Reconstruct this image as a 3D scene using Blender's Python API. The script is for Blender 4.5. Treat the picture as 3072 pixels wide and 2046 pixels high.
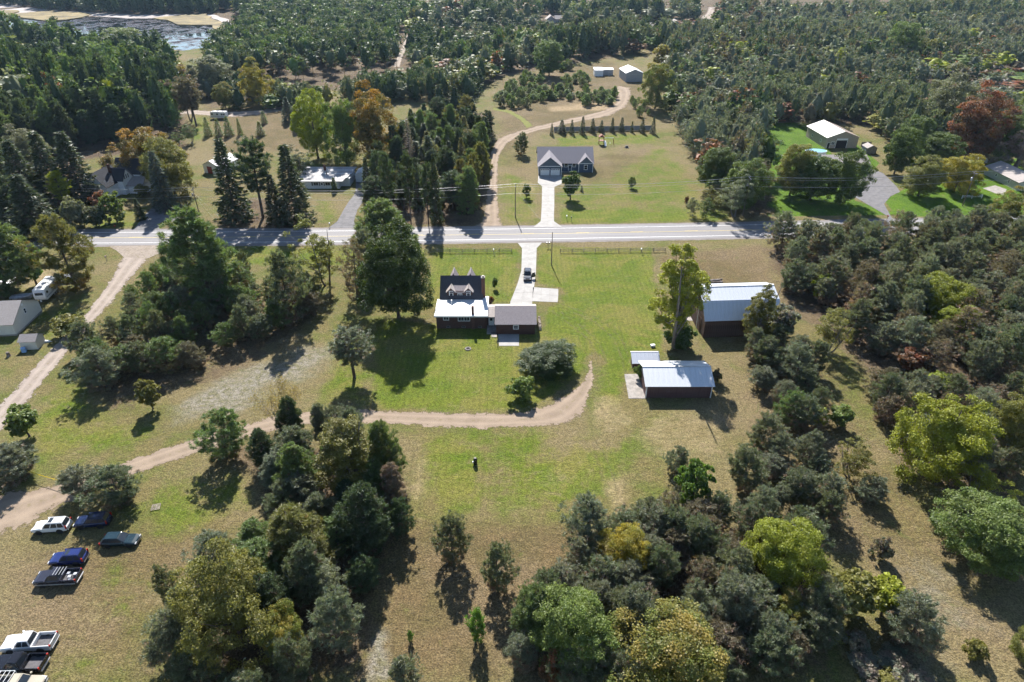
import bpy, math, random
import numpy as np
from mathutils import Vector

for _o in list(bpy.data.objects):
    bpy.data.objects.remove(_o)
SC = bpy.context.scene
COL = SC.collection
PI = math.pi

# ------------------------------------------------------------------ camera, sky, sun, exposure
CAM_H, FPX, CX, CY = 70.0, 1950.0, 1536.0, 1023.0        # flying height, focal length and centre for a 3072 px wide frame
PITCH = math.atan(1223.0 / FPX)                          # tilt below the horizon
cam_d = bpy.data.cameras.new('camera')
cam_d.sensor_width = 36.0
cam_d.lens = 36.0 * FPX / 3072.0
cam_d.clip_start = 0.5
cam_d.clip_end = 6000.0
cam = bpy.data.objects.new('camera', cam_d)
cam.location = (0, 0, CAM_H)
cam.rotation_euler = (PI / 2 - PITCH, 0, 0)
COL.objects.link(cam)
SC.camera = cam

SUN_DIR = Vector((-1.45, 10.0, 8.7)).normalized()        # towards the sun, from a pole and its shadow
SUN_EL = math.asin(SUN_DIR.z)
SUN_AZ = math.atan2(SUN_DIR.x, SUN_DIR.y)
world = bpy.data.worlds.new('World')
SC.world = world
world.use_nodes = True
_nt = world.node_tree
_nt.nodes.clear()
_sky = _nt.nodes.new('ShaderNodeTexSky')
_sky.sky_type = 'NISHITA'
_sky.sun_disc = False
_sky.sun_elevation = SUN_EL
_sky.sun_rotation = SUN_AZ
_sky.air_density = 1.0
_sky.dust_density = 0.3
_sky.ozone_density = 2.0
_bg = _nt.nodes.new('ShaderNodeBackground')
_bg.inputs['Strength'].default_value = 0.075
_wo = _nt.nodes.new('ShaderNodeOutputWorld')
_nt.links.new(_sky.outputs[0], _bg.inputs[0])
_nt.links.new(_bg.outputs[0], _wo.inputs[0])

sun_d = bpy.data.lights.new('sun', 'SUN')
sun_d.energy = 5.0
sun_d.angle = math.radians(0.53)
sun_d.color = (1.0, 0.955, 0.89)
sun = bpy.data.objects.new('sun', sun_d)
sun.rotation_euler = SUN_DIR.to_track_quat('Z', 'Y').to_euler()
COL.objects.link(sun)

SC.view_settings.view_transform = 'Standard'
SC.view_settings.look = 'None'
SC.view_settings.gamma = 1.0
SC.view_settings.exposure = 1.25
SC.cycles.max_bounces = 4
SC.cycles.debug_use_spatial_splits = True
SC.cycles.use_adaptive_sampling = True
SC.cycles.adaptive_threshold = 0.03
SC.cycles.diffuse_bounces = 2
SC.cycles.glossy_bounces = 2
SC.cycles.transmission_bounces = 3
SC.cycles.transparent_max_bounces = 8
SC.cycles.volume_bounces = 0
SC.cycles.use_denoising = True
SC.cycles.denoiser = 'OPENIMAGEDENOISE'
SC.cycles.denoising_input_passes = 'RGB_ALBEDO_NORMAL'
SC.cycles.denoising_prefilter = 'ACCURATE'
SC.cycles.caustics_reflective = False
SC.cycles.caustics_refractive = False

# ------------------------------------------------------------------ from a picture point to the ground
_cp, _sp = math.cos(PITCH), math.sin(PITCH)


def G(px, py, h=0.0):
    """ground position (x, y) seen at a point of the 3072 px wide survey photo"""
    u, v = (px - CX) / FPX, (CY - py) / FPX
    Y, Z = _cp + v * _sp, -_sp + v * _cp
    t = (h - CAM_H) / Z
    return (u * t, Y * t)


def GO(x, y, h=0.0):
    return G(x * 1.305, y * 1.305, h)


def scale_at(x, y, z=0.0):
    return FPX / (y * _cp - (z - CAM_H) * _sp)


def height_at(y, py):
    v = (CY - py) / FPX
    return CAM_H + (-_sp + v * _cp) * (y / (_cp + v * _sp))


def project(x, y, z=0.0):
    z = z - CAM_H
    dep = y * _cp - z * _sp
    return (CX + FPX * x / dep, CY - FPX * (y * _sp + z * _cp) / dep)


# ------------------------------------------------------------------ objects, labels
def tag(o, label=None, cat=None, group=None, kind=None):
    if label: o['label'] = label
    if cat: o['category'] = cat
    if group: o['group'] = group
    if kind: o['kind'] = kind
    return o


def empty(name, loc, rz=0.0, label=None, cat=None, group=None):
    o = bpy.data.objects.new(name, None)
    o.empty_display_size = 0.2
    o.location = loc if len(loc) == 3 else (loc[0], loc[1], 0.0)
    o.rotation_euler = (0, 0, rz)
    COL.objects.link(o)
    return tag(o, label, cat, group)


def link(name, mesh, parent=None, loc=(0, 0, 0), rot=(0, 0, 0), scl=(1, 1, 1)):
    o = bpy.data.objects.new(name, mesh)
    o.location, o.rotation_euler, o.scale = loc, rot, scl
    o.parent = parent
    COL.objects.link(o)
    return o


def mesh_np(name, V, faces, mats=(), attrs=None, fmat=None, smooth=False):
    """faces: list of int arrays (n,k)"""
    me = bpy.data.meshes.new(name)
    V = np.asarray(V, dtype=np.float32)
    me.vertices.add(len(V))
    me.vertices.foreach_set('co', V.ravel())
    loops = np.concatenate([np.asarray(f, dtype=np.int32).ravel() for f in faces])
    tot = np.concatenate([np.full(len(f), np.asarray(f).shape[1], dtype=np.int32) for f in faces])
    st = np.zeros(len(tot), dtype=np.int32)
    st[1:] = np.cumsum(tot)[:-1]
    me.loops.add(len(loops))
    me.loops.foreach_set('vertex_index', loops)
    me.polygons.add(len(tot))
    me.polygons.foreach_set('loop_start', st)
    me.polygons.foreach_set('loop_total', tot)
    for m in mats:
        me.materials.append(m)
    if fmat is not None:
        me.polygons.foreach_set('material_index', np.asarray(fmat, dtype=np.int32))
    if smooth:
        me.polygons.foreach_set('use_smooth', np.ones(len(tot), dtype=bool))
    if attrs:
        for k, a in attrs.items():
            a = np.asarray(a, dtype=np.float32)
            if a.ndim == 1:
                me.attributes.new(k, 'FLOAT', 'POINT').data.foreach_set('value', a)
            else:
                if a.shape[1] == 3:
                    a = np.hstack([a, np.ones((len(a), 1), np.float32)])
                me.attributes.new(k, 'FLOAT_COLOR', 'POINT').data.foreach_set('color', a.ravel())
    me.update(calc_edges=True)
    me.validate()
    return me


class MB:
    """collects simple solids, then becomes one mesh"""
    def __init__(self):
        self.v, self.f = [], []

    def add(self, vs, fs):
        n = len(self.v)
        self.v += [tuple(p) for p in vs]
        self.f += [tuple(i + n for i in f) for f in fs]
        return self

    def box(self, x0, x1, y0, y1, z0, z1):
        return self.add([(x0, y0, z0), (x1, y0, z0), (x1, y1, z0), (x0, y1, z0), (x0, y0, z1), (x1, y0, z1), (x1, y1, z1), (x0, y1, z1)],
                        [(3, 2, 1, 0), (4, 5, 6, 7), (0, 1, 5, 4), (1, 2, 6, 5), (2, 3, 7, 6), (3, 0, 4, 7)])

    def slab(self, a, b, c, d, t):
        """quad a b c d (counter-clockwise from above) with thickness t downwards along its normal"""
        a, b, c, d = map(Vector, (a, b, c, d))
        n = (b - a).cross(d - a).normalized() * t
        return self.add([a, b, c, d, a - n, b - n, c - n, d - n],
                        [(0, 1, 2, 3), (7, 6, 5, 4), (0, 4, 5, 1), (1, 5, 6, 2), (2, 6, 7, 3), (3, 7, 4, 0)])

    def poly(self, pts, z0, z1):
        n = len(pts)
        vs = [(x, y, z0) for x, y in pts] + [(x, y, z1) for x, y in pts]
        fs = [tuple(range(n - 1, -1, -1)), tuple(range(n, 2 * n))]
        fs += [(i, (i + 1) % n, n + (i + 1) % n, n + i) for i in range(n)]
        return self.add(vs, fs)

    def prism_x(self, prof, x0, x1):
        """profile of (y, z) points swept along x"""
        n = len(prof)
        vs = [(x0, y, z) for y, z in prof] + [(x1, y, z) for y, z in prof]
        fs = [tuple(range(n)), tuple(range(2 * n - 1, n - 1, -1))]
        fs += [(n + i, n + (i + 1) % n, (i + 1) % n, i) for i in range(n)]
        return self.add(vs, fs)

    def prism_y(self, prof, y0, y1):
        n = len(prof)
        vs = [(x, y0, z) for x, z in prof] + [(x, y1, z) for x, z in prof]
        fs = [tuple(range(n)), tuple(range(2 * n - 1, n - 1, -1))]
        fs += [(n + i, n + (i + 1) % n, (i + 1) % n, i) for i in range(n)]
        return self.add(vs, fs)

    def tube(self, p0, p1, r0, r1=None, n=8):
        r1 = r0 if r1 is None else r1
        p0, p1 = Vector(p0), Vector(p1)
        d = (p1 - p0).normalized()
        a = d.orthogonal().normalized()
        b = d.cross(a)
        vs, fs = [], []
        for p, r in ((p0, r0), (p1, r1)):
            for i in range(n):
                t = 2 * PI * i / n
                vs.append(p + a * (r * math.cos(t)) + b * (r * math.sin(t)))
        fs = [(i, (i + 1) % n, n + (i + 1) % n, n + i) for i in range(n)]
        fs += [tuple(range(n - 1, -1, -1)), tuple(range(n, 2 * n))]
        return self.add(vs, fs)

    def lathe(self, prof, n=12, c=(0, 0)):
        vs, fs = [], []
        for r, z in prof:
            for i in range(n):
                t = 2 * PI * i / n
                vs.append((c[0] + r * math.cos(t), c[1] + r * math.sin(t), z))
        for k in range(len(prof) - 1):
            fs += [(k * n + i, k * n + (i + 1) % n, (k + 1) * n + (i + 1) % n, (k + 1) * n + i) for i in range(n)]
        fs += [tuple(range(n - 1, -1, -1)), tuple(range((len(prof) - 1) * n, len(prof) * n))]
        return self.add(vs, fs)

    def mesh(self, name, mat, smooth=False):
        me = bpy.data.meshes.new(name)
        me.from_pydata(self.v, [], self.f)
        if mat: me.materials.append(mat)
        if smooth:
            for p in me.polygons: p.use_smooth = True
        me.update()
        return me

    def build(self, name, mat, parent=None, loc=(0, 0, 0), rot=(0, 0, 0), smooth=False, bevel=0.0):
        o = link(name, self.mesh(name, mat, smooth), parent, loc, rot)
        if bevel:
            m = o.modifiers.new('edge', 'BEVEL')
            m.width, m.segments, m.limit_method = bevel, 3, 'ANGLE'
        return o


# ------------------------------------------------------------------ materials
def nodes(name):
    m = bpy.data.materials.new(name)
    m.use_nodes = True
    nt = m.node_tree
    nt.nodes.clear()
    out = nt.nodes.new('ShaderNodeOutputMaterial')
    return m, nt, out


class NT:
    def __init__(self, nt): self.nt = nt
    def n(self, typ, **kw):
        nd = self.nt.nodes.new(typ)
        for k, v in kw.items():
            if k in nd.inputs: nd.inputs[k].default_value = v
            else: setattr(nd, k, v)
        return nd
    def l(self, a, b): self.nt.links.new(a, b)
    def noise(self, vec, scale, detail=4.0, rough=0.55, dist=0.0):
        nd = self.n('ShaderNodeTexNoise')
        nd.inputs['Scale'].default_value = scale
        nd.inputs['Detail'].default_value = detail
        nd.inputs['Roughness'].default_value = rough
        nd.inputs['Distortion'].default_value = dist
        if vec is not None: self.l(vec, nd.inputs['Vector'])
        return nd.outputs[0]
    def math(self, op, a, b=None, c=None, clamp=False):
        nd = self.n('ShaderNodeMath', operation=op)
        nd.use_clamp = clamp
        for i, s in enumerate((a, b, c)):
            if s is None: continue
            if isinstance(s, (int, float)): nd.inputs[i].default_value = s
            else: self.l(s, nd.inputs[i])
        return nd.outputs[0]
    def ramp(self, fac, lo, hi, a=0.0, b=1.0):
        nd = self.n('ShaderNodeMapRange')
        nd.inputs[1].default_value, nd.inputs[2].default_value = lo, hi
        nd.inputs[3].default_value, nd.inputs[4].default_value = a, b
        nd.interpolation_type = 'SMOOTHSTEP'
        self.l(fac, nd.inputs[0])
        return nd.outputs[0]
    def mix(self, fac, a, b, mode='MIX'):
        nd = self.n('ShaderNodeMix', data_type='RGBA', blend_type=mode)
        for i, s in ((0, fac), (6, a), (7, b)):
            if isinstance(s, (int, float)): nd.inputs[i].default_value = s
            elif isinstance(s, (tuple, list)): nd.inputs[i].default_value = tuple(s)[:3] + (1.0,)
            else: self.l(s, nd.inputs[i])
        return nd.outputs[2]
    def attr(self, name, typ='GEOMETRY'):
        nd = self.n('ShaderNodeAttribute')
        nd.attribute_type = typ
        nd.attribute_name = name
        return nd
    def pos(self):
        return self.n('ShaderNodeNewGeometry').outputs['Position']
    def obj(self):
        return self.n('ShaderNodeTexCoord').outputs['Object']


def paint(name, col, rough=0.7, var=0.18, scale=1.5, metal=0.0, bump=0.0, stretch=None, spec=0.4, col2=None, coat=0.0):
    m, nt, out = nodes(name)
    k = NT(nt)
    vec = k.obj()
    if stretch:
        mp = k.n('ShaderNodeMapping')
        mp.inputs['Scale'].default_value = stretch
        k.l(vec, mp.inputs[0])
        vec = mp.outputs[0]
    nz = k.noise(vec, scale, 5.0, 0.6)
    f = k.ramp(nz, 0.3, 0.7)
    c2 = col2 or tuple(max(0.0, c * (1 - var * 1.6)) for c in col)
    c1 = tuple(min(1.0, c * (1 + var * 0.6)) for c in col)
    base = k.mix(f, c2, c1)
    fine = k.noise(vec, scale * 14, 2.0, 0.5)
    base = k.mix(0.35 * var / 0.18 if var else 0.0, base, k.mix(fine, (0.25, 0.25, 0.25), (0.85, 0.85, 0.85)), 'OVERLAY')
    p = k.n('ShaderNodeBsdfPrincipled')
    p.inputs['Roughness'].default_value = rough
    p.inputs['Metallic'].default_value = metal
    p.inputs['Specular IOR Level'].default_value = spec
    if coat: p.inputs['Coat Weight'].default_value = coat; p.inputs['Coat Roughness'].default_value = 0.03
    k.l(base, p.inputs['Base Color'])
    if bump:
        b = k.n('ShaderNodeBump')
        b.inputs['Strength'].default_value = bump
        b.inputs['Distance'].default_value = 0.05
        k.l(fine, b.inputs['Height'])
        k.l(b.outputs[0], p.inputs['Normal'])
    k.l(p.outputs[0], out.inputs[0])
    return m


M = {}
M['concrete'] = paint('concrete', (0.315, 0.302, 0.285), 0.85, 0.10, 0.6)
M['concrete_old'] = paint('old_concrete', (0.28, 0.255, 0.23), 0.9, 0.2, 1.1)
M['asphalt_drive'] = paint('drive_asphalt', (0.135, 0.13, 0.135), 0.9, 0.18, 0.7)
M['line_white'] = paint('road_paint_white', (0.72, 0.71, 0.69), 0.7, 0.12, 3)
M['line_yellow'] = paint('road_paint_yellow', (0.52, 0.40, 0.12), 0.7, 0.12, 3)
M['brown_wall'] = paint('brown_siding', (0.085, 0.040, 0.030), 0.8, 0.2, 1.2, stretch=(1, 1, 8))
M['shingle'] = paint('brown_grey_shingle', (0.250, 0.220, 0.225), 0.95, 0.22, 5.0, stretch=(1, 3, 3))
M['shingle_dark'] = paint('charcoal_shingle', (0.075, 0.075, 0.085), 0.95, 0.25, 5.0, stretch=(1, 3, 3))
M['shingle_tan'] = paint('tan_shingle', (0.36, 0.32, 0.30), 0.95, 0.2, 5.0, stretch=(1, 3, 3))
M['shingle_grey'] = paint('grey_shingle', (0.225, 0.21, 0.23), 0.95, 0.2, 5.0, stretch=(1, 3, 3))
M['membrane'] = paint('white_roof_membrane', (0.66, 0.66, 0.66), 0.6, 0.05, 0.4)
M['metal_roof'] = paint('galvanised_roof', (0.64, 0.66, 0.68), 0.40, 0.10, 0.5, 0.1, stretch=(1, .15, .15))
M['metal_old'] = paint('weathered_metal_roof', (0.66, 0.69, 0.75), 0.35, 0.12, 0.5, 0.15, stretch=(2, .1, .1))
M['white'] = paint('white_paint', (0.80, 0.80, 0.79), 0.55, 0.06, 2)
M['bright_white'] = paint('fresh_white_siding', (0.88, 0.88, 0.88), 0.6, 0.03, 1, stretch=(1, 1, 10))
M['black_shingle'] = paint('black_shingle', (0.035, 0.037, 0.045), 0.95, 0.2, 5.0)
M['cream'] = paint('cream_siding', (0.62, 0.59, 0.52), 0.7, 0.07, 1, stretch=(1, 1, 10))
M['grey_siding'] = paint('grey_siding', (0.34, 0.34, 0.35), 0.7, 0.1, 1, stretch=(10, 10, 1))
M['tan_siding'] = paint('tan_siding', (0.38, 0.33, 0.265), 0.7, 0.08, 1, stretch=(8, 8, 1))
M['sage_siding'] = paint('sage_siding', (0.40, 0.41, 0.35), 0.7, 0.08, 1, stretch=(1, 1, 8))
M['blue_siding'] = paint('blue_siding', (0.055, 0.085, 0.135), 0.7, 0.12, 1, stretch=(8, 8, 1))
M['maroon'] = paint('maroon_metal_siding', (0.125, 0.068, 0.064), 0.7, 0.18, 0.8, stretch=(12, 12, .4))
M['barn_wood'] = paint('weathered_barn_boards', (0.105, 0.060, 0.044), 0.9, 0.4, 1.2, stretch=(6, 6, .5))
M['brick'] = paint('dark_brick', (0.13, 0.065, 0.05), 0.9, 0.3, 6)
M['old_wood'] = paint('grey_weathered_wood', (0.26, 0.22, 0.19), 0.9, 0.3, 3)
M['pole_wood'] = paint('pole_wood', (0.17, 0.13, 0.105), 0.9, 0.25, 2, stretch=(4, 4, .3))
M['log'] = paint('log_bark', (0.20, 0.16, 0.13), 0.95, 0.35, 3)
M['log_end'] = paint('split_firewood', (0.58, 0.50, 0.42), 0.9, 0.3, 3)
M['steel'] = paint('steel', (0.45, 0.45, 0.46), 0.4, 0.1, 2, 0.6)
M['black'] = paint('black_paint', (0.018, 0.018, 0.02), 0.4, 0.2, 2)
M['wire'] = paint('wire', (0.32, 0.32, 0.33), 0.45, 0.05, 1, 0.4)
M['rubber'] = paint('rubber', (0.02, 0.02, 0.02), 0.9, 0.2, 4)
M['rim'] = paint('wheel_rim', (0.42, 0.42, 0.44), 0.35, 0.1, 3, 0.6)
M['red_lamp'] = paint('red_lamp', (0.42, 0.03, 0.02), 0.25, 0.05, 2)
M['clear_lamp'] = paint('clear_lamp', (0.62, 0.62, 0.64), 0.15, 0.05, 2)
M['red_paint'] = paint('red_paint', (0.30, 0.03, 0.025), 0.5, 0.1, 2)
M['bed_liner'] = paint('bed_liner', (0.10, 0.095, 0.10), 0.8, 0.2, 3)
M['pool_blue'] = paint('pool_cover_blue', (0.22, 0.45, 0.66), 0.35, 0.12, 1.2)
M['tarp_blue'] = paint('blue_plastic', (0.25, 0.42, 0.68), 0.5, 0.1, 2)
M['tarp_grey'] = paint('grey_tarp', (0.36, 0.38, 0.42), 0.6, 0.2, 2)
M['play_wood'] = paint('redwood', (0.24, 0.09, 0.05), 0.7, 0.2, 3)
M['stone'] = paint('ring_stone', (0.24, 0.215, 0.20), 0.9, 0.25, 4)
M['ash'] = paint('ash', (0.03, 0.028, 0.028), 1, 0.3, 5)
M['bark'] = paint('bark', (0.115, 0.088, 0.072), 0.95, 0.3, 3, stretch=(3, 3, .5))
M['bark_grey'] = paint('grey_bark', (0.20, 0.17, 0.15), 0.95, 0.3, 3, stretch=(3, 3, .5))
M['bark_twig'] = paint('bare_twig', (0.19, 0.145, 0.125), 0.95, 0.3, 2)


def glass_mat():
    m, nt, out = nodes('window_glass')
    k = NT(nt)
    p = k.n('ShaderNodeBsdfPrincipled')
    c = k.mix(k.noise(k.obj(), 1.2), (0.012, 0.016, 0.022), (0.04, 0.05, 0.06))
    k.l(c, p.inputs['Base Color'])
    p.inputs['Roughness'].default_value = 0.08
    p.inputs['Specular IOR Level'].default_value = 0.6
    k.l(p.outputs[0], out.inputs[0])
    return m


M['glass'] = glass_mat()


def leaf_mat(name, objtint=True, transl=0.32, spec=0.42):
    m, nt, out = nodes(name)
    k = NT(nt)
    v = k.attr('val').outputs['Fac']
    if objtint:
        a = k.attr('tint_a', 'OBJECT').outputs['Color']
        b = k.attr('tint_b', 'OBJECT').outputs['Color']
        c = k.mix(k.attr('mixv').outputs['Fac'], a, b)
    else:
        c = k.attr('tint').outputs['Color']
    mul = k.n('ShaderNodeVectorMath', operation='SCALE')
    k.l(c, mul.inputs[0])
    k.l(v, mul.inputs['Scale'])
    c = mul.outputs[0]
    p = k.n('ShaderNodeBsdfPrincipled')
    p.inputs['Roughness'].default_value = 0.5
    p.inputs['Specular IOR Level'].default_value = spec
    k.l(c, p.inputs['Base Color'])
    t = k.n('ShaderNodeBsdfTranslucent')
    k.l(k.mix(1.0, c, (1.0, 1.0, 0.55), 'MULTIPLY'), t.inputs['Color'])
    s = k.n('ShaderNodeMixShader')
    s.inputs[0].default_value = transl
    k.l(p.outputs[0], s.inputs[1])
    k.l(t.outputs[0], s.inputs[2])
    k.l(s.outputs[0], out.inputs[0])
    return m


M['leaf'] = leaf_mat('foliage', True, 0.46, 0.32)
M['straw'] = leaf_mat('dry_straw', False, 0.6, 0.05)
M['leaf_far'] = leaf_mat('foliage_far', False, 0.30, 0.10)


def tape_mat():
    m, nt, out = nodes('yellow_tape')
    k = NT(nt)
    c = k.mix(k.noise(k.obj(), 2.0), (0.80, 0.66, 0.10), (0.88, 0.76, 0.16))
    p = k.n('ShaderNodeBsdfPrincipled'); p.inputs['Roughness'].default_value = 0.4
    t = k.n('ShaderNodeBsdfTranslucent')
    k.l(c, p.inputs['Base Color']); k.l(c, t.inputs['Color'])
    s = k.n('ShaderNodeMixShader'); s.inputs[0].default_value = 0.6
    k.l(p.outputs[0], s.inputs[1]); k.l(t.outputs[0], s.inputs[2]); k.l(s.outputs[0], out.inputs[0])
    return m


M['tape'] = tape_mat()

# ------------------------------------------------------------------ ground sheet and its cover
def WP(pts):
    return np.array([G(*p) for p in pts])


def sdist(P, poly):
    """signed distance of points to a polygon, positive inside"""
    poly = np.asarray(poly, dtype=float)
    d = np.full(len(P), 1e9)
    inside = np.zeros(len(P), bool)
    n = len(poly)
    for i in range(n):
        a, b = poly[i], poly[(i + 1) % n]
        ab, ap = b - a, P - a
        t = np.clip((ap @ ab) / max(ab @ ab, 1e-9), 0, 1)
        d = np.minimum(d, np.hypot(*(ap - t[:, None] * ab).T))
        c = ((a[1] <= P[:, 1]) != (b[1] <= P[:, 1]))
        xi = a[0] + (P[:, 1] - a[1]) / (ab[1] if abs(ab[1]) > 1e-9 else 1e-9) * ab[0]
        inside ^= c & (P[:, 0] < xi)
    return np.where(inside, d, -d)


LUSH = [(.95, 1.0, [(1285, 745), (1555, 745), (1545, 905), (1290, 905)]),
        (.95, 1.0, [(1615, 742), (1955, 742), (1990, 1060), (1640, 1060), (1640, 920), (1690, 910), (1690, 866), (1612, 850)]),
        (.9, 1.5, [(1120, 960), (1640, 985), (1765, 1050), (1742, 1120), (1690, 1170), (1600, 1222), (1530, 1236), (1125, 1228)]),
        (.8, 2.0, [(1800, 1055), (1990, 1060), (1880, 1130), (1870, 1210), (1820, 1230), (1800, 1180)]),
        (.75, 1.5, [(560, 745), (1290, 742), (1290, 790), (900, 800), (560, 790)]),
        (.6, 3.0, [(1505, 500), (1625, 560), (1620, 668), (1500, 675)]),
        (.55, 4.0, [(1670, 560), (1800, 540), (1990, 420), (2080, 520), (2190, 660), (1680, 668)]),
        (.9, 2.0, [(1680, 625), (2190, 640), (2200, 662), (1680, 672)]),
        (.7, 2.0, [(1660, 410), (1960, 400), (1980, 430), (1680, 440)]),
        (.65, 4.0, [(60, 1270), (230, 1090), (330, 1250), (500, 1270), (420, 1345), (100, 1390), (0, 1340)]),
        (.9, 2.0, [(890, 1085), (950, 1065), (940, 1105), (900, 1115)]),
        (.8, 2.0, [(700, 1170), (760, 1160), (750, 1190), (705, 1195)]),
        (.75, 4.0, [(1470, 1290), (1660, 1290), (1640, 1360), (1480, 1380)]),
        (.85, 5.0, [(1540, 1400), (1770, 1400), (1740, 1490), (1540, 1500)]),
        (.75, 4.0, [(1220, 1300), (1470, 1300), (1500, 1530), (1290, 1540)]), (.7, 5.0, [(1470, 1330), (1900, 1320), (1880, 1450), (1700, 1545), (1480, 1540)]), (.6, 5.0, [(430, 1440), (780, 1400), (800, 1480), (600, 1640), (420, 1650)]), (.55, 4.0, [(280, 1700), (470, 1680), (470, 1900), (300, 1860)]), (.6, 4.0, [(150, 1880), (330, 1960), (330, 2046), (190, 2046)]), (.65, 4.0, [(960, 1000), (1130, 1000), (1130, 1225), (960, 1215)]),
        (.5, 3.0, [(105, 960), (240, 900), (200, 990), (110, 1070)]),
        (.7, 1.5, [(300, 640), (460, 615), (410, 680), (260, 688)]),
        (.6, 3.0, [(950, 600), (1030, 600), (1010, 668), (960, 675)]),
        (.6, 4.0, [(560, 330), (640, 360), (620, 420), (560, 420)]),
        (.6, 3.0, [(540, 880), (720, 1000), (690, 1060), (500, 1090)]),
        (.8, 4.0, [(1930, 10), (2000, 20), (2010, 60), (1930, 55)])]
VIVID = [(.95, 1.5, [(2290, 370), (2440, 365), (2500, 470), (2590, 470), (2620, 520), (2560, 600), (2700, 645), (2300, 650)]),
         (.9, 1.5, [(2650, 600), (2800, 520), (3072, 470), (3072, 650), (2690, 650)]),
         (.9, 1.0, [(2555, 420), (2640, 490), (2600, 530), (2540, 450)])]
DRY = [(1., 4.0, [(1180, 1565), (1740, 1575), (1780, 1700), (1560, 1850), (1500, 2046), (1080, 2046), (1100, 1850)]),
       (.6, 6.0, [(2190, 1060), (2420, 1000), (2520, 1000), (2560, 1200), (2720, 1400), (2900, 1560), (3072, 1500), (3072, 2046), (2500, 2046), (2560, 1750), (2300, 1500), (2190, 1350)]),
       (.75, 6.0, [(0, 1660), (180, 1610), (430, 1560), (800, 1500), (640, 1700), (470, 1900), (470, 2046), (0, 2046)]),
       (.8, 2.0, [(1965, 765), (2290, 735), (2330, 850), (2080, 860), (1995, 830)]),
       (.8, 5.0, [(620, 330), (900, 300), (930, 450), (640, 470)]),
       (.75, 5.0, [(1490, 240), (1700, 200), (1840, 180), (1980, 290), (1960, 400), (1640, 400), (1490, 480)]),
       (.5, 4.0, [(1500, 420), (1610, 410), (1600, 560), (1505, 560)]),
       (.6, 6.0, [(1700, 480), (1960, 430), (2040, 520), (1750, 600)]),
       (.5, 4.0, [(200, 1180), (420, 1330), (600, 1290), (560, 1250), (300, 1180)]),
       (.6, 3.0, [(560, 900), (900, 940), (800, 1060), (300, 1240), (250, 1120)]),
       (.9, 4.0, [(0, 0), (280, 5), (300, 60), (0, 60)])]
SILVER = [(.9, 5.0, [(560, 1190), (700, 1120), (980, 1035), (1010, 1095), (800, 1180), (700, 1240), (530, 1270)]),
          (.8, 1.2, [(1120, 1860), (1170, 1890), (1175, 2046), (1085, 2046)]),
          (.55, 5.0, [(2640, 1640), (2850, 1680), (2950, 1850), (2850, 2046), (2600, 2046), (2700, 1830)])]
BARE = [(.5, 2.5, [(1960, 1235), (2180, 1235), (2195, 1330), (2000, 1400), (1900, 1290)]),
        (.5, 1.5, [(1780, 1190), (1860, 1180), (1930, 1260), (1860, 1330), (1780, 1290)]),
        (.6, 1.5, [(1810, 1440), (1890, 1420), (1900, 1560), (1830, 1570)]),
        (.5, 1.2, [(1225, 1400), (1290, 1330), (1280, 1500), (1240, 1560)]),
        (.45, 3.0, [(100, 1780), (330, 1800), (320, 1900), (100, 1840)]),
        (.8, 2.5, [(1640, 320), (1850, 300), (1860, 330), (1650, 335)]),
        (.6, 2.5, [(80, 800), (220, 810), (200, 850), (60, 870)]),
        (.5, 2.5, [(1560, 540), (1615, 545), (1615, 580), (1540, 590)]),
        (.35, 5.0, [(1550, 1470), (1700, 1360), (1830, 1380), (1800, 1420), (1600, 1520)])]
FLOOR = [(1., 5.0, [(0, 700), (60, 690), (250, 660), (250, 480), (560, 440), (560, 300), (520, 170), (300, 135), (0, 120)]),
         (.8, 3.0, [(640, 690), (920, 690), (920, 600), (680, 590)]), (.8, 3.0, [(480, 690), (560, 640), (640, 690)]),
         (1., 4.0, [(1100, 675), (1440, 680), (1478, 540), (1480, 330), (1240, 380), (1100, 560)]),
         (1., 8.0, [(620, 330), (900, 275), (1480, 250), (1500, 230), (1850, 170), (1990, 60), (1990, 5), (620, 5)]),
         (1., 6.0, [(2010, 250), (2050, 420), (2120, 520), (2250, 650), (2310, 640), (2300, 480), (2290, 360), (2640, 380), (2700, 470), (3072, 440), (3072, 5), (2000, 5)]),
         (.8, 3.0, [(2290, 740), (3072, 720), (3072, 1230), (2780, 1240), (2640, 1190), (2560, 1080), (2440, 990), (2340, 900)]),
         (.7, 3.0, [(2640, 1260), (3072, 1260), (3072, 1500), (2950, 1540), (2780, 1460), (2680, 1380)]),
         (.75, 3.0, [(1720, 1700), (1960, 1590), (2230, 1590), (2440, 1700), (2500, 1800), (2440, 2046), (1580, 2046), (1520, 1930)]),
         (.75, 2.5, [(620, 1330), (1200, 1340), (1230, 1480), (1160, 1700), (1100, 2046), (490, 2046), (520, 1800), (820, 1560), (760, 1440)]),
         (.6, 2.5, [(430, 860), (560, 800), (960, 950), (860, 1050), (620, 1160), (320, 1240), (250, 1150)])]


def axis(lo, hi, step, far_lo, far_hi, grow=1.12):
    a = list(np.arange(lo, hi + step, step))
    s, x = step, a[-1]
    while x < far_hi:
        s *= grow; x += s; a.append(x)
    s, x, b = step, a[0], []
    while x > far_lo:
        s *= grow; x -= s; b.append(x)
    return np.array(b[::-1] + a)


xs = axis(-125, 125, 1.5, -4000, 4000, 1.05)
ys = axis(25, 260, 1.5, -800, 5500, 1.05)
gx, gy = np.meshgrid(xs, ys)
GP = np.stack([gx.ravel(), gy.ravel()], 1)


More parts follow.
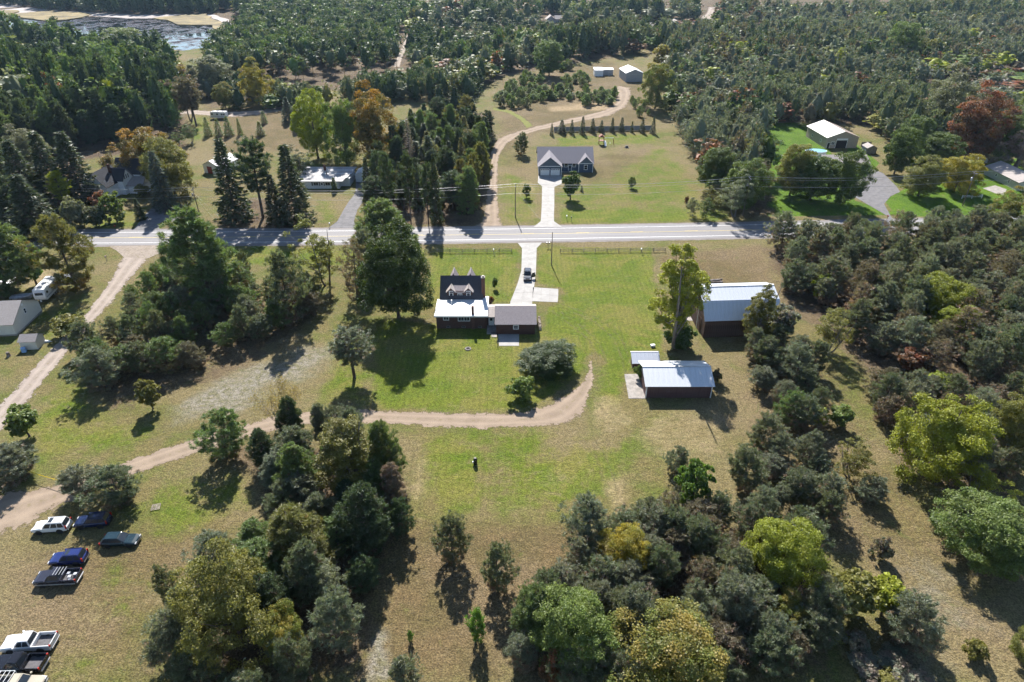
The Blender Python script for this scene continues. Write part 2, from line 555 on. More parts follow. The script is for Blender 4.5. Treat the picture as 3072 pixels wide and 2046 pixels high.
def zone(lst):
    a = np.zeros(len(GP))
    for v, soft, poly in lst:
        w = WP(poly)
        lo, hi = w.min(0) - soft * 2, w.max(0) + soft * 2
        idx = np.where((GP[:, 0] > lo[0]) & (GP[:, 0] < hi[0]) & (GP[:, 1] > lo[1]) & (GP[:, 1] < hi[1]))[0]
        if len(idx):
            s = np.clip(0.5 + sdist(GP[idx], w) / (2 * soft), 0, 1)
            a[idx] = np.maximum(a[idx], v * s)
    return a


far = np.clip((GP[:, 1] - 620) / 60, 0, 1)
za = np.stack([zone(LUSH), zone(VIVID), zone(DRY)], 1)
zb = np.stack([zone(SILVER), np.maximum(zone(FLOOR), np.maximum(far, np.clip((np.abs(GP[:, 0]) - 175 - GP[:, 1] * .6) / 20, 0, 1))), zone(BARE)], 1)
nx, ny = len(xs), len(ys)
ii = np.arange(nx * ny).reshape(ny, nx)
GF = np.stack([ii[:-1, :-1], ii[:-1, 1:], ii[1:, 1:], ii[1:, :-1]], -1).reshape(-1, 4)


def ground_mat():
    m, nt, out = nodes('ground_cover')
    k = NT(nt)
    pos = k.pos()
    big = k.noise(pos, 0.035, 5, 0.6)
    mid = k.noise(pos, 0.16, 5, 0.62)
    small = k.noise(pos, 0.9, 4, 0.6)
    fine = k.noise(pos, 4.5, 3, 0.65)
    a = k.n('ShaderNodeSeparateColor'); k.l(k.attr('zone_a').outputs['Color'], a.inputs[0])
    b = k.n('ShaderNodeSeparateColor'); k.l(k.attr('zone_b').outputs['Color'], b.inputs[0])

    def msk(s, w=0.55, nz=None):
        """zone weight with a ragged edge"""
        n2 = k.math('MULTIPLY', k.math('SUBTRACT', nz or mid, 0.5), 1.3)
        n3 = k.math('MULTIPLY', k.math('SUBTRACT', small, 0.5), 0.7)
        return k.ramp(k.math('ADD', k.math('ADD', s, n2), n3), 0.5 - w / 2, 0.5 + w / 2)

    g1 = k.mix(k.ramp(mid, 0.38, 0.62), (0.128, 0.106, 0.044), (0.088, 0.100, 0.024))
    g1 = k.mix(k.ramp(big, 0.42, 0.62), g1, (0.150, 0.120, 0.062))
    lush = k.mix(k.ramp(mid, 0.35, 0.65), (0.104, 0.122, 0.016), (0.074, 0.106, 0.011))
    lush = k.mix(k.math('MULTIPLY', k.ramp(k.noise(pos, 0.075, 6, 0.68, 0.8), 0.46, 0.62), 0.75), lush, (0.142, 0.128, 0.034))
    lush = k.mix(k.ramp(big, 0.5, 0.66), lush, (0.140, 0.128, 0.036))
    viv = k.mix(k.ramp(mid, 0.4, 0.6), (0.070, 0.128, 0.008), (0.052, 0.102, 0.007))
    dry = k.mix(k.ramp(mid, 0.36, 0.64), (0.138, 0.098, 0.050), (0.104, 0.084, 0.036))
    dry = k.mix(k.ramp(big, 0.45, 0.6), dry, (0.160, 0.118, 0.070))
    sil = k.mix(k.ramp(small, 0.35, 0.65), (0.205, 0.185, 0.155), (0.130, 0.120, 0.070))
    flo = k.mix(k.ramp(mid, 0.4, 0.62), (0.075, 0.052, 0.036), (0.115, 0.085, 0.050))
    bare = k.mix(k.ramp(small, 0.35, 0.7), (0.300, 0.220, 0.140), (0.215, 0.165, 0.090))
    stalk = k.ramp(k.noise(pos, 2.6, 5, 0.75, 1.2), 0.38, 0.62)
    dry = k.mix(k.math('MULTIPLY', k.math('SUBTRACT', 1.0, stalk), 0.55), dry, (0.075, 0.058, 0.030))
    c = k.mix(msk(a.outputs[2]), g1, dry)
    c = k.mix(msk(a.outputs[0]), c, lush)
    c = k.mix(k.ramp(a.outputs[1], 0.4, 0.6), c, viv)
    c = k.mix(msk(b.outputs[0], 0.5), c, sil)
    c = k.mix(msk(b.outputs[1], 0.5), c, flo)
    c = k.mix(k.math('MULTIPLY', msk(b.outputs[2], 0.6), 0.85), c, bare)
    # mower passes on the cut grass
    w = k.n('ShaderNodeTexWave', bands_direction='X')
    w.inputs['Scale'].default_value = 0.28
    w.inputs['Distortion'].default_value = 1.6
    w.inputs['Detail'].default_value = 2
    w.inputs['Detail Scale'].default_value = 0.25
    k.l(pos, w.inputs['Vector'])
    cut = k.math('MULTIPLY', k.math('ADD', a.outputs[0], a.outputs[1]), 0.20, clamp=True)
    c = k.mix(cut, c, k.mix(w.outputs[0], (0.33, 0.33, 0.33), (0.68, 0.68, 0.68)), 'OVERLAY')
    # dry thatch showing through, clover, single tufts
    th = k.ramp(k.noise(pos, 0.38, 6, 0.7, 0.6), 0.56, 0.72)
    c = k.mix(k.math('MULTIPLY', th, 0.5), c, (0.190, 0.150, 0.085))
    gr = k.ramp(k.noise(pos, 0.27, 5, 0.65, 0.9), 0.6, 0.72)
    c = k.mix(k.math('MULTIPLY', gr, 0.35), c, (0.075, 0.110, 0.022))
    c = k.mix(0.8, c, k.mix(k.ramp(fine, 0.25, 0.75), (0.18, 0.18, 0.18), (0.84, 0.84, 0.82)), 'OVERLAY')
    c = k.mix(0.5, c, k.mix(k.ramp(k.noise(pos, 1.7, 5, 0.7, 0.4), 0.3, 0.7), (0.26, 0.26, 0.26), (0.76, 0.76, 0.74)), 'OVERLAY')
    c = k.mix(0.5, c, k.mix(k.noise(pos, 14, 2, 0.6), (0.3, 0.3, 0.3), (0.75, 0.75, 0.75)), 'OVERLAY')
    p = k.n('ShaderNodeBsdfPrincipled')
    p.inputs['Roughness'].default_value = 0.95
    p.inputs['Specular IOR Level'].default_value = 0.12
    k.l(c, p.inputs['Base Color'])
    bp = k.n('ShaderNodeBump')
    bp.inputs['Strength'].default_value = 0.7
    bp.inputs['Distance'].default_value = 0.25
    k.l(k.math('ADD', fine, k.math('MULTIPLY', small, 1.6)), bp.inputs['Height'])
    k.l(bp.outputs[0], p.inputs['Normal'])
    k.l(p.outputs[0], out.inputs[0])
    return m


M['ground'] = ground_mat()
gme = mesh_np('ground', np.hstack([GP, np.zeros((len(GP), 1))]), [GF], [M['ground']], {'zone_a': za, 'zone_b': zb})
tag(link('ground', gme), 'mown lawns, dry meadow and woodland floor around the houses', None, None, 'structure')


# ------------------------------------------------------------------ roads and tracks
def resample(pts, n):
    P = np.asarray(pts, float)
    s = np.concatenate([[0], np.cumsum(np.hypot(*np.diff(P, axis=0).T))])
    t = np.linspace(0, s[-1], n)
    return np.stack([np.interp(t, s, P[:, 0]), np.interp(t, s, P[:, 1])], 1)


def smooth(P, k=3):
    for _ in range(k):
        P[1:-1] = (P[:-2] + 2 * P[1:-1] + P[2:]) / 4
    return P


def track_mat(name, c1, c2, cgrass, ruts=True, worn=0.0):
    m, nt, out = nodes(name)
    k = NT(nt)
    pos = k.pos()
    e = k.attr('edge').outputs['Fac']
    mid = k.noise(pos, 0.35, 5, 0.65)
    small = k.noise(pos, 1.6, 4, 0.65)
    fine = k.noise(pos, 9, 3, 0.65)
    c = k.mix(k.ramp(mid, 0.35, 0.65), c1, c2)
    if ruts:
        r = k.ramp(k.math('ABSOLUTE', k.math('SUBTRACT', k.math('ABSOLUTE', e), 0.42)), 0.0, 0.26, 1.0, 0.0)
        c = k.mix(k.math('MULTIPLY', r, 0.4), c, tuple(min(1, x * 1.3) for x in c1))
        g = k.math('MULTIPLY', k.ramp(k.math('ABSOLUTE', e), 0.0, 0.2, 1.0, 0.0), k.ramp(small, 0.48, 0.62))
        c = k.mix(k.math('MULTIPLY', g, 0.55), c, cgrass)
    c = k.mix(0.7, c, k.mix(fine, (0.25, 0.25, 0.25), (0.8, 0.8, 0.8)), 'OVERLAY')
    p = k.n('ShaderNodeBsdfPrincipled')
    p.inputs['Roughness'].default_value = 0.95
    p.inputs['Specular IOR Level'].default_value = 0.15
    k.l(c, p.inputs['Base Color'])
    bp = k.n('ShaderNodeBump')
    bp.inputs['Strength'].default_value = 0.5
    bp.inputs['Distance'].default_value = 0.08
    k.l(fine, bp.inputs['Height'])
    k.l(bp.outputs[0], p.inputs['Normal'])
    tr = k.n('ShaderNodeBsdfTransparent')
    ea = k.math('ADD', k.math('ABSOLUTE', e), k.math('MULTIPLY', k.math('SUBTRACT', k.math('ADD', mid, k.math('MULTIPLY', small, 0.9)), 0.95), 1.15))
    endf = k.attr('fade').outputs['Fac']
    ea = k.math('ADD', ea, k.math('MULTIPLY', endf, 1.1))
    al = k.ramp(ea, 0.80, 0.98, 1.0, 0.0)
    if worn:
        two = k.ramp(k.math('ABSOLUTE', k.math('SUBTRACT', k.math('ABSOLUTE', e), 0.62)), 0.05, 0.32, 1.0, 0.0)
        al = k.math('MULTIPLY', k.math('MULTIPLY', k.math('MULTIPLY', two, k.ramp(k.noise(pos, 0.5, 4, 0.7), 0.35, 0.6)), worn), k.math('SUBTRACT', 1.0, endf, clamp=True))
    s = k.n('ShaderNodeMixShader')
    k.l(al, s.inputs[0]); k.l(tr.outputs[0], s.inputs[1]); k.l(p.outputs[0], s.inputs[2])
    k.l(s.outputs[0], out.inputs[0])
    return m


def track(name, left, right, mat, z, label, n=90, m=13, fade0=0.0, fade1=0.0, widen=1.22):
    A = smooth(resample([G(*p) for p in left], n))
    B = smooth(resample([G(*p) for p in right], n))
    C, D = (A + B) / 2, (B - A) / 2
    t = np.linspace(-1, 1, m)
    V, e, fd = [], [], []
    for i in range(n):
        u = i / (n - 1)
        f = max(0.0, 1 - u / fade0) if fade0 else 0.0
        f = max(f, 1 - (1 - u) / fade1 if fade1 else 0.0)
        for s in t:
            q = C[i] + D[i] * s * widen
            V.append((q[0], q[1], z)); e.append(s * widen); fd.append(max(0, f))
    idx = np.arange(n * m).reshape(n, m)
    F = np.stack([idx[:-1, :-1], idx[:-1, 1:], idx[1:, 1:], idx[1:, :-1]], -1).reshape(-1, 4)
    a, b, c = (np.array(V[F[0][i]]) for i in (0, 1, 2))
    if np.cross(b - a, c - b)[2] < 0: F = F[:, ::-1]
    me = mesh_np(name, V, [F], [mat], {'edge': e, 'fade': fd})
    return tag(link(name, me), label, None, None, 'structure')


def road_y(x):
    return 166.9 + 0.036 * x + 0.00012 * x * x


def strip(x0, x1, o0, o1, z, name, mat, n=120, parent=None):
    X = np.linspace(x0, x1, n)
    Y = road_y(X)
    V = [(x, y + o, z) for x, y in zip(X, Y) for o in (o0, o1)]
    F = np.array([(2 * i, 2 * i + 2, 2 * i + 3, 2 * i + 1) for i in range(n - 1)])
    return link(name, mesh_np(name, V, [F], [mat]), parent)


def asphalt_mat():
    m, nt, out = nodes('road_asphalt')
    k = NT(nt)
    pos = k.pos()
    mp = k.n('ShaderNodeMapping'); mp.inputs['Scale'].default_value = (0.035, 1, 1)
    k.l(pos, mp.inputs[0])
    streak = k.noise(mp.outputs[0], 1.1, 3, 0.55)
    fine = k.noise(pos, 7, 3, 0.65)
    c = k.mix(k.ramp(streak, 0.32, 0.68), (0.142, 0.136, 0.142), (0.196, 0.188, 0.190))
    c = k.mix(k.ramp(k.noise(pos, 0.06, 4), 0.45, 0.62), c, (0.170, 0.162, 0.165))
    c = k.mix(0.4, c, k.mix(fine, (0.3, 0.3, 0.3), (0.7, 0.7, 0.7)), 'OVERLAY')
    p = k.n('ShaderNodeBsdfPrincipled')
    p.inputs['Roughness'].default_value = 0.8
    k.l(c, p.inputs['Base Color'])
    k.l(p.outputs[0], out.inputs[0])
    return m


M['asphalt'] = asphalt_mat()
M['gravel'] = track_mat('pale_gravel', (0.285, 0.240, 0.205), (0.230, 0.190, 0.160), (0.15, 0.13, 0.06))
M['dirt'] = track_mat('sandy_dirt', (0.250, 0.195, 0.145), (0.205, 0.158, 0.118), (0.15, 0.125, 0.06))
M['shoulder'] = track_mat('shoulder_gravel', (0.205, 0.185, 0.172), (0.17, 0.15, 0.14), (0.15, 0.13, 0.06), False)

XR0, XR1 = -420, 420
road = strip(XR0, XR1, -5.2, 5.2, 0.035, 'road', M['asphalt'])
tag(road, 'pale grey two-lane asphalt road crossing the scene', None, None, 'structure')
for off, nm, mt in ((-3.62, 'edge_line', 'line_white'), (3.62, 'edge_line', 'line_white'), (-0.12, 'centre_line', 'line_yellow')):
    strip(XR0, XR1, off - 0.09, off + 0.09, 0.043, nm, M[mt], parent=road)
for k_ in range(24):                                      # broken yellow line
    x = -180 + k_ * 15.2
    strip(x, x + 3.6, 0.12, 0.29, 0.043, 'lane_dash', M['line_yellow'], 6, road)
XS = np.linspace(-300, 300, 160)
for sgn in (-1, 1):
    V, e = [], []
    for x in XS:
        for s in np.linspace(-1, 1, 7):
            V.append((x, road_y(x) + sgn * (5.6 + s * 0.85), 0.014)); e.append(s * 1.25)
    idx = np.arange(len(V)).reshape(160, 7)
    F = np.stack([idx[:-1, :-1], idx[:-1, 1:], idx[1:, 1:], idx[1:, :-1]], -1).reshape(-1, 4)
    F = F if sgn < 0 else F
    a, b, c = (np.array(V[F[0][i]]) for i in (0, 1, 2))
    if np.cross(b - a, c - b)[2] < 0: F = F[:, ::-1]
    tag(link('road_shoulder', mesh_np('road_shoulder', V, [F], [M['shoulder']], {'edge': e, 'fade': np.zeros(len(V))})),
        'gravel shoulder along the %s edge of the road' % ('near' if sgn < 0 else 'far'), None, None, 'structure')

track('gravel_road', [(395, 742), (369, 773), (345, 812), (318, 860), (278, 915), (235, 965), (173, 1024), (90, 1115), (0, 1217), (-60, 1290)],
      [(500, 742), (455, 768), (425, 800), (392, 835), (343, 897), (281, 966), (229, 1024), (176, 1089), (98, 1187), (0, 1302), (-50, 1365)],
      M['gravel'], 0.020, 'pale gravel side road meeting the main road at the pines')
tag(MB().poly([G(*p) for p in [(325, 738), (540, 735), (487, 757), (440, 776), (371, 771), (350, 752)]], 0.0, 0.026).build('road_apron', M['gravel']),
    None, None, None, 'structure')
track('dirt_track', [(-60, 1500), (0, 1475), (100, 1465), (199, 1448), (317, 1403), (408, 1373), (490, 1344), (598, 1311), (720, 1276), (850, 1244), (970, 1228), (1023, 1223), (1121, 1231), (1225, 1234),
                     (1421, 1238), (1536, 1240), (1608, 1226), (1667, 1197), (1706, 1174), (1729, 1145), (1742, 1112), (1746, 1083), (1752, 1055)],
      [(-60, 1635), (0, 1612), (42, 1596), (90, 1573), (153, 1534), (255, 1490), (340, 1452), (424, 1419), (522, 1386), (620, 1350), (740, 1315), (860, 1284), (980, 1268), (1104, 1269), (1176, 1273), (1290, 1280), (1388, 1285),
       (1470, 1287), (1560, 1282), (1650, 1277), (1700, 1272), (1738, 1255), (1765, 1213), (1784, 1180), (1797, 1140), (1800, 1100), (1800, 1060)],
      M['dirt'], 0.012, 'sandy dirt track looping past the back lawn', 160, 13, 0, 0.16, 1.3)
track('farm_lane', [(1400, 684), (1447, 669), (1458, 600), (1467, 512), (1473, 457), (1490, 415), (1560, 392), (1618, 376), (1732, 350), (1805, 334), (1845, 312), (1852, 290), (1838, 272), (1800, 262)],
      [(1520, 684), (1500, 660), (1494, 600), (1493, 512), (1497, 470), (1520, 430), (1570, 404), (1630, 388), (1745, 363), (1830, 348), (1880, 320), (1893, 286), (1892, 262), (1885, 250)],
      M['dirt'], 0.012, 'sandy lane curving past the conifers to the metal barn', 120, 13, 0, 0.05, 1.3)
track('mown_path', [(1480, 322), (1530, 330), (1570, 352), (1600, 376)], [(1480, 330), (1525, 339), (1562, 362), (1580, 384)], track_mat('mown_grass_path', (0.150, 0.150, 0.040), (0.125, 0.135, 0.032), (0.1, 0.1, 0.03), False),
      0.008, 'narrow mown path through the dry meadow', 30, 7)
track('yard_lane', [(540, 326), (600, 331), (680, 335), (760, 332), (830, 322), (900, 300)], [(540, 341), (620, 346), (700, 352), (770, 345), (850, 333), (920, 306)], M['gravel'], 0.012, 'pale gravel lane behind the parked travel trailer', 40, 9)
track('wood_lane', [(1180, 200), (1190, 172), (1205, 140), (1215, 118), (1228, 90)], [(1200, 200), (1208, 172), (1222, 140), (1232, 118), (1245, 90)], M['gravel'], 0.012, 'pale lane crossing the gap in the pine plantation', 30, 7)
track('wood_lane', [(1262, 60), (1266, 40), (1272, 12)], [(1288, 60), (1292, 40), (1296, 12)], M['gravel'], 0.012, 'pale lane in the distant gap above the pine plantation', 20, 7)
track('wood_lane', [(2040, 66), (2090, 60), (2120, 40), (2125, 22)], [(2048, 74), (2130, 72), (2140, 45), (2150, 22)], M['gravel'], 0.012, 'pale drive beside the distant mauve house', 24, 7)
track('wood_lane', [(1620, 14), (1650, 8), (1665, 3)], [(1630, 26), (1662, 18), (1680, 8)], M['gravel'], 0.012, 'pale drive above the distant slate-roofed house', 16, 7)
track('wood_lane', [(2372, 20), (2385, 35), (2398, 45)], [(2392, 18), (2405, 32), (2412, 45)], M['gravel'], 0.012, 'pale lane showing through the pines top right', 16, 7)


M['worn'] = track_mat('worn_grass', (0.215, 0.180, 0.090), (0.180, 0.160, 0.070), (0.1, 0.1, 0.03), False, 0.3)
for i, (ctr, lab) in enumerate([([(1640, 915), (1690, 950), (1740, 985), (1780, 1020), (1800, 1060), (1810, 1110)], 'faint wheel tracks from the concrete pad to the dirt track'),
                                ([(1650, 905), (1720, 930), (1790, 960), (1850, 1010), (1880, 1080), (1890, 1140)], 'faint wheel tracks curving from the pad to the maroon shed'),
                                ([(1790, 1180), (1830, 1240), (1900, 1290), (2000, 1310), (2110, 1300)], 'faint wheel tracks below the maroon shed'),
                                ([(1740, 1290), (1800, 1360), (1830, 1450), (1850, 1560)], 'faint wheel tracks down the right of the back lawn'),
                                ([(300, 1350), (450, 1310), (600, 1290), (760, 1240), (900, 1190)], 'faint wheel tracks beside the dirt track on the left lawn'),
                                ([(250, 1760), (330, 1755), (410, 1765), (450, 1800), (470, 1850)], 'faint curved wheel tracks on the parking field'),
                                ([(1260, 1310), (1250, 1400), (1245, 1480), (1240, 1560)], 'faint wheel tracks along the clump beside the back lawn')]):
    P = smooth(resample([G(*p) for p in ctr], 40), 4)
    T = np.gradient(P, axis=0); T /= np.linalg.norm(T, axis=1)[:, None]
    Nn = np.stack([-T[:, 1], T[:, 0]], 1)
    V, e, fd = [], [], []
    for j in range(40):
        for s in np.linspace(-1.3, 1.3, 15):
            q = P[j] + Nn[j] * s * 1.25
            V.append((q[0], q[1], 0.0045 + i * .0005)); e.append(s); fd.append(max(0, 1 - j / 6, 1 - (39 - j) / 6))
    idx = np.arange(600).reshape(40, 15)
    F = np.stack([idx[:-1, :-1], idx[:-1, 1:], idx[1:, 1:], idx[1:, :-1]], -1).reshape(-1, 4)
    a, b, c = (np.array(V[F[0][j]]) for j in (0, 1, 2))
    if np.cross(b - a, c - b)[2] < 0: F = F[:, ::-1]
    tag(link('worn_path', mesh_np('worn_path', V, [F], [M['worn']], {'edge': e, 'fade': fd})), lab, None, None, 'structure')


# driveways of separate slabs
def slabs(name, label, polys, mat, z=0.045, gap=0.02):
    root = empty(name, (0, 0, 0), label=label)
    root['kind'] = 'structure'
    for poly in polys:
        P = [Vector(p) for p in poly]
        c = sum(P, Vector((0, 0))) / len(P)
        P = [p + (c - p).normalized() * gap for p in P]
        b = MB()
        s = sum(P[i].x * P[(i + 1) % len(P)].y - P[(i + 1) % len(P)].x * P[i].y for i in range(len(P)))
        if s < 0: P.reverse()
        b.poly([(p.x, p.y) for p in P], -0.05, z)
        b.build('slab', mat, root)
    return root


def ladder(left, right, nacross=2):
    """quads between two edge lists, split across into columns"""
    out = []
    for i in range(len(left) - 1):
        a, b, c, d = map(Vector, (left[i], right[i], right[i + 1], left[i + 1]))
        for j in range(nacross):
            t0, t1 = j / nacross, (j + 1) / nacross
            out.append([a.lerp(b, t0), a.lerp(b, t1), d.lerp(c, t1), d.lerp(c, t0)])
    return out


def ev(pts, step):
    P = resample([G(*p) for p in pts], max(2, int(sum(math.dist(G(*pts[i]), G(*pts[i + 1])) for i in range(len(pts) - 1)) / step) + 1))
    return [tuple(p) for p in P]


drive = ladder([G(1553, 729), G(1566, 745)], [G(1626, 728), G(1610, 745)], 2)
L_ = [(1566, 745), (1565, 780), (1564, 812), (1553, 850), (1542, 878), (1531, 905)]
R_ = [(1610, 745), (1609, 780), (1608, 812), (1604, 850), (1600, 878), (1597, 905)]
drive += ladder([G(*p) for p in L_], [G(*p) for p in R_], 2)
drive += ladder([G(1531, 905), G(1530, 918)], [G(1597, 905), G(1596, 918)], 2)
drive += ladder([G(1599, 862), G(1598, 883), G(1597, 904)], [G(1675, 867), G(1675, 887), G(1673, 907)], 3)
slabs('concrete_driveway', 'pale concrete driveway leading from the road to the brown house garage', drive, M['concrete'])
d2 = ladder([G(1601, 681), G(1622, 664)], [G(1686, 681), G(1662, 664)], 2)
L_ = [(1622, 664), (1624, 640), (1625, 615), (1626, 588), (1626, 559)]
R_ = [(1662, 664), (1662, 640), (1663, 615), (1663, 588), (1663, 561)]
d2 += ladder([G(*p) for p in L_], [G(*p) for p in R_], 2)
d2 += ladder([G(1626, 559), G(1613, 548), G(1615, 527)], [G(1663, 561), G(1685, 551), G(1685, 527)], 2)
slabs('concrete_driveway', 'pale concrete driveway leading from the road to the blue house', d2, M['concrete'])


def pave(name, label, pts, mat, z=0.03):
    P = [G(*p) for p in pts]
    s = sum(P[i][0] * P[(i + 1) % len(P)][1] - P[(i + 1) % len(P)][0] * P[i][1] for i in range(len(P)))
    if s < 0: P.reverse()
    return tag(MB().poly(P, -0.05, z).build(name, mat), label, None, None, 'structure')


pave('asphalt_driveway', 'grey asphalt driveway of the white farmhouse with a turning spur',
     [(398, 690), (480, 690), (474, 676), (486, 664), (536, 666), (540, 651), (492, 645), (499, 622), (492, 600), (466, 606), (462, 618), (437, 643), (412, 674)], M['asphalt_drive'])
pave('asphalt_driveway', 'grey asphalt driveway running up to the white ranch house carport',
     [(985, 684), (1070, 684), (1062, 664), (1072, 630), (1092, 600), (1094, 546), (1068, 546), (1066, 580), (1046, 605), (1032, 628), (1012, 664)], M['asphalt_drive'])
pave('asphalt_driveway', 'wide grey asphalt driveway beside the vivid green lawns',
     [(2660, 672), (2665, 650), (2642, 636), (2545, 580), (2572, 540), (2600, 530), (2612, 505), (2650, 520), (2690, 560), (2700, 576), (2672, 588), (2652, 612), (2685, 672)], M['asphalt_drive'])
pave('sand_patch', 'pale sandy rectangle on the lawn beside the sage house', [(2948, 565), (2985, 556), (3020, 568), (3012, 585), (2985, 580)], M['concrete_old'])
pave('shed_apron', 'cracked concrete apron at the end of the maroon shed', [(1873, 1123), (1921, 1122), (1936, 1196), (1886, 1196)], M['concrete_old'], 0.06)
pave('barn_apron', 'pale concrete strip before the open end of the old barn', [(2030, 938), (2078, 940), (2086, 962), (2038, 964)], M['concrete_old'], 0.05)
pave('patio', 'grey concrete patio behind the brown garage', [(1494, 1002), (1557, 1002), (1557, 1038), (1497, 1038)], M['concrete'], 0.06)
slabs('stoop', 'concrete stoop and walk at the white back door of the brown house',
      [[G(1462, 972), G(1491, 972), G(1492, 1000), G(1460, 1003)], [G(1474, 997), G(1491, 997), G(1491, 1012), G(1474, 1012)]], M['concrete_old'], 0.07)

# ------------------------------------------------------------------ the pond and its marsh


def water_mat():
    m, nt, out = nodes('pond_water')
    k = NT(nt)
    pos = k.pos()
    p = k.n('ShaderNodeBsdfPrincipled')
    weed = k.ramp(k.noise(pos, 0.06, 6, 0.72, 1.5), 0.46, 0.58)
    k.l(k.mix(weed, (0.010, 0.011, 0.016), (0.045, 0.040, 0.045)), p.inputs['Base Color'])
    k.l(k.math('ADD', 0.03, k.math('MULTIPLY', weed, 0.5)), p.inputs['Roughness'])
    k.l(k.math('SUBTRACT', 0.5, k.math('MULTIPLY', weed, 0.5)), p.inputs['Specular IOR Level'])
    bp = k.n('ShaderNodeBump'); bp.inputs['Strength'].default_value = 0.03
    k.l(k.noise(pos, 1.2, 3), bp.inputs['Height']); k.l(bp.outputs[0], p.inputs['Normal'])
    k.l(p.outputs[0], out.inputs[0])
    return m


M['water'] = water_mat()
M['reed'] = paint('marsh_reed', (0.19, 0.145, 0.060), 0.95, 0.35, 0.06)
M['mud'] = paint('pale_mud_flat', (0.33, 0.29, 0.27), 0.9, 0.25, 0.05)


def blob(pts, n=4, amp=2.0, seed=1):
    P = [G(*p) for p in pts]
    rnd = random.Random(seed)
    out = []
    for i in range(len(P)):
        a, b = P[i], P[(i + 1) % len(P)]
        for j in range(n):
            t = j / n
            out.append((a[0] + (b[0] - a[0]) * t + rnd.uniform(-amp, amp), a[1] + (b[1] - a[1]) * t + rnd.uniform(-amp, amp) * 2))
    s = sum(out[i][0] * out[(i + 1) % len(out)][1] - out[(i + 1) % len(out)][0] * out[i][1] for i in range(len(out)))
    return out if s > 0 else out[::-1]


tag(MB().poly(blob([(-80, 150), (-80, 60), (60, 50), (300, 50), (620, 45), (690, 62), (705, 85), (690, 130), (560, 150), (230, 140)], seed=3), -0.5, 0.03).build('pond', M['water']),
    'dark pond reflecting a strip of pale blue sky', None, None, 'structure')
for i, (pts, lab) in enumerate([([(-60, 28), (60, 20), (90, 0), (-60, -5)], 'pale mud flat at the upper end of the pond'),
                                ([(-60, 36), (80, 22), (250, 36), (420, 44), (600, 42), (608, 50), (420, 56), (300, 50), (200, 40), (-60, 44)], 'pale muddy shore along the far side of the pond'),
                                ([(605, 42), (640, 44), (690, 60), (715, 80), (712, 118), (690, 130), (690, 100), (660, 62), (620, 50)], 'pale mud channel winding round the marsh')]):
    tag(MB().poly(blob(pts, 4, 1.5, 10 + i), -0.3, 0.05 + i * .006).build('mud_flat', M['mud']), lab, None, None, 'structure')
for i, (pts, lab) in enumerate([([(45, 44), (150, 34), (280, 44), (230, 58), (150, 66), (60, 56)], 'tawny reed island in the middle of the pond'),
                                ([(-60, 36), (60, 32), (40, 48), (-60, 62)], 'tawny reed bed at the edge of the pond'),
                                ([(470, 56), (560, 46), (620, 44), (655, 62), (690, 95), (688, 112), (640, 80), (540, 76)], 'olive marsh grass beside the mud channel')]):
    b = blob(pts, 5, 2.2, 30 + i)
    me = MB().poly(b, -0.3, 0.9).mesh('reeds', M['reed'])
    tag(link('reeds', me), lab, None, None, 'stuff')

# ------------------------------------------------------------------ buildings
def gable_wall(x0, x1, y0, y1, eave, ridge, axis='x', z0=0.0):
    b = MB()
    if axis == 'x':
        ym = (y0 + y1) / 2
        b.prism_x([(y0, z0), (y1, z0), (y1, eave), (ym, ridge), (y0, eave)], x0, x1)
    else:
        xm = (x0 + x1) / 2
        b.prism_y([(x0, z0), (x0, eave), (xm, ridge), (x1, eave), (x1, z0)], y0, y1)
    return b


def gable_roof(root, x0, x1, y0, y1, eave, ridge, axis, mat, over=.4, t=.14, mat2=None, name='roof', sheets=0.0, cap=None):
    """two slopes; with sheets each slope is laid of separate metal sheets"""
    if axis == 'x':
        ym = (y0 + y1) / 2
        k = (ridge - eave) / (ym - y0)
        e = eave - over * k
        xa, xb = x0 - over, x1 + over
        sl = [((xa, y0 - over, e), (xb, y0 - over, e), (xb, ym, ridge), (xa, ym, ridge)), ((xa, ym, ridge), (xb, ym, ridge), (xb, y1 + over, e), (xa, y1 + over, e))]
    else:
        xm = (x0 + x1) / 2
        k = (ridge - eave) / (xm - x0)
        e = eave - over * k
        ya, yb = y0 - over, y1 + over
        sl = [((x0 - over, ya, e), (xm, ya, ridge), (xm, yb, ridge), (x0 - over, yb, e)), ((xm, ya, ridge), (x1 + over, ya, e), (x1 + over, yb, e), (xm, yb, ridge))]
    out = []
    for i, q in enumerate(sl):
        q = [Vector(p) + Vector((0, 0, t + .01)) for p in q]
        r = MB().slab(*q, t).build(name, mat2 if (i and mat2) else mat, root)
        out.append(r)
        if sheets:
            lay_sheets(r, q, axis, sheets, mat2 if (i and mat2) else mat)
    if cap:
        if axis == 'x': MB().box(xa, xb, ym - .18, ym + .18, ridge + t, ridge + t + .07).build('ridge_cap', cap, root)
        else: MB().box(xm - .18, xm + .18, ya, yb, ridge + t, ridge + t + .07).build('ridge_cap', cap, root)
    return out


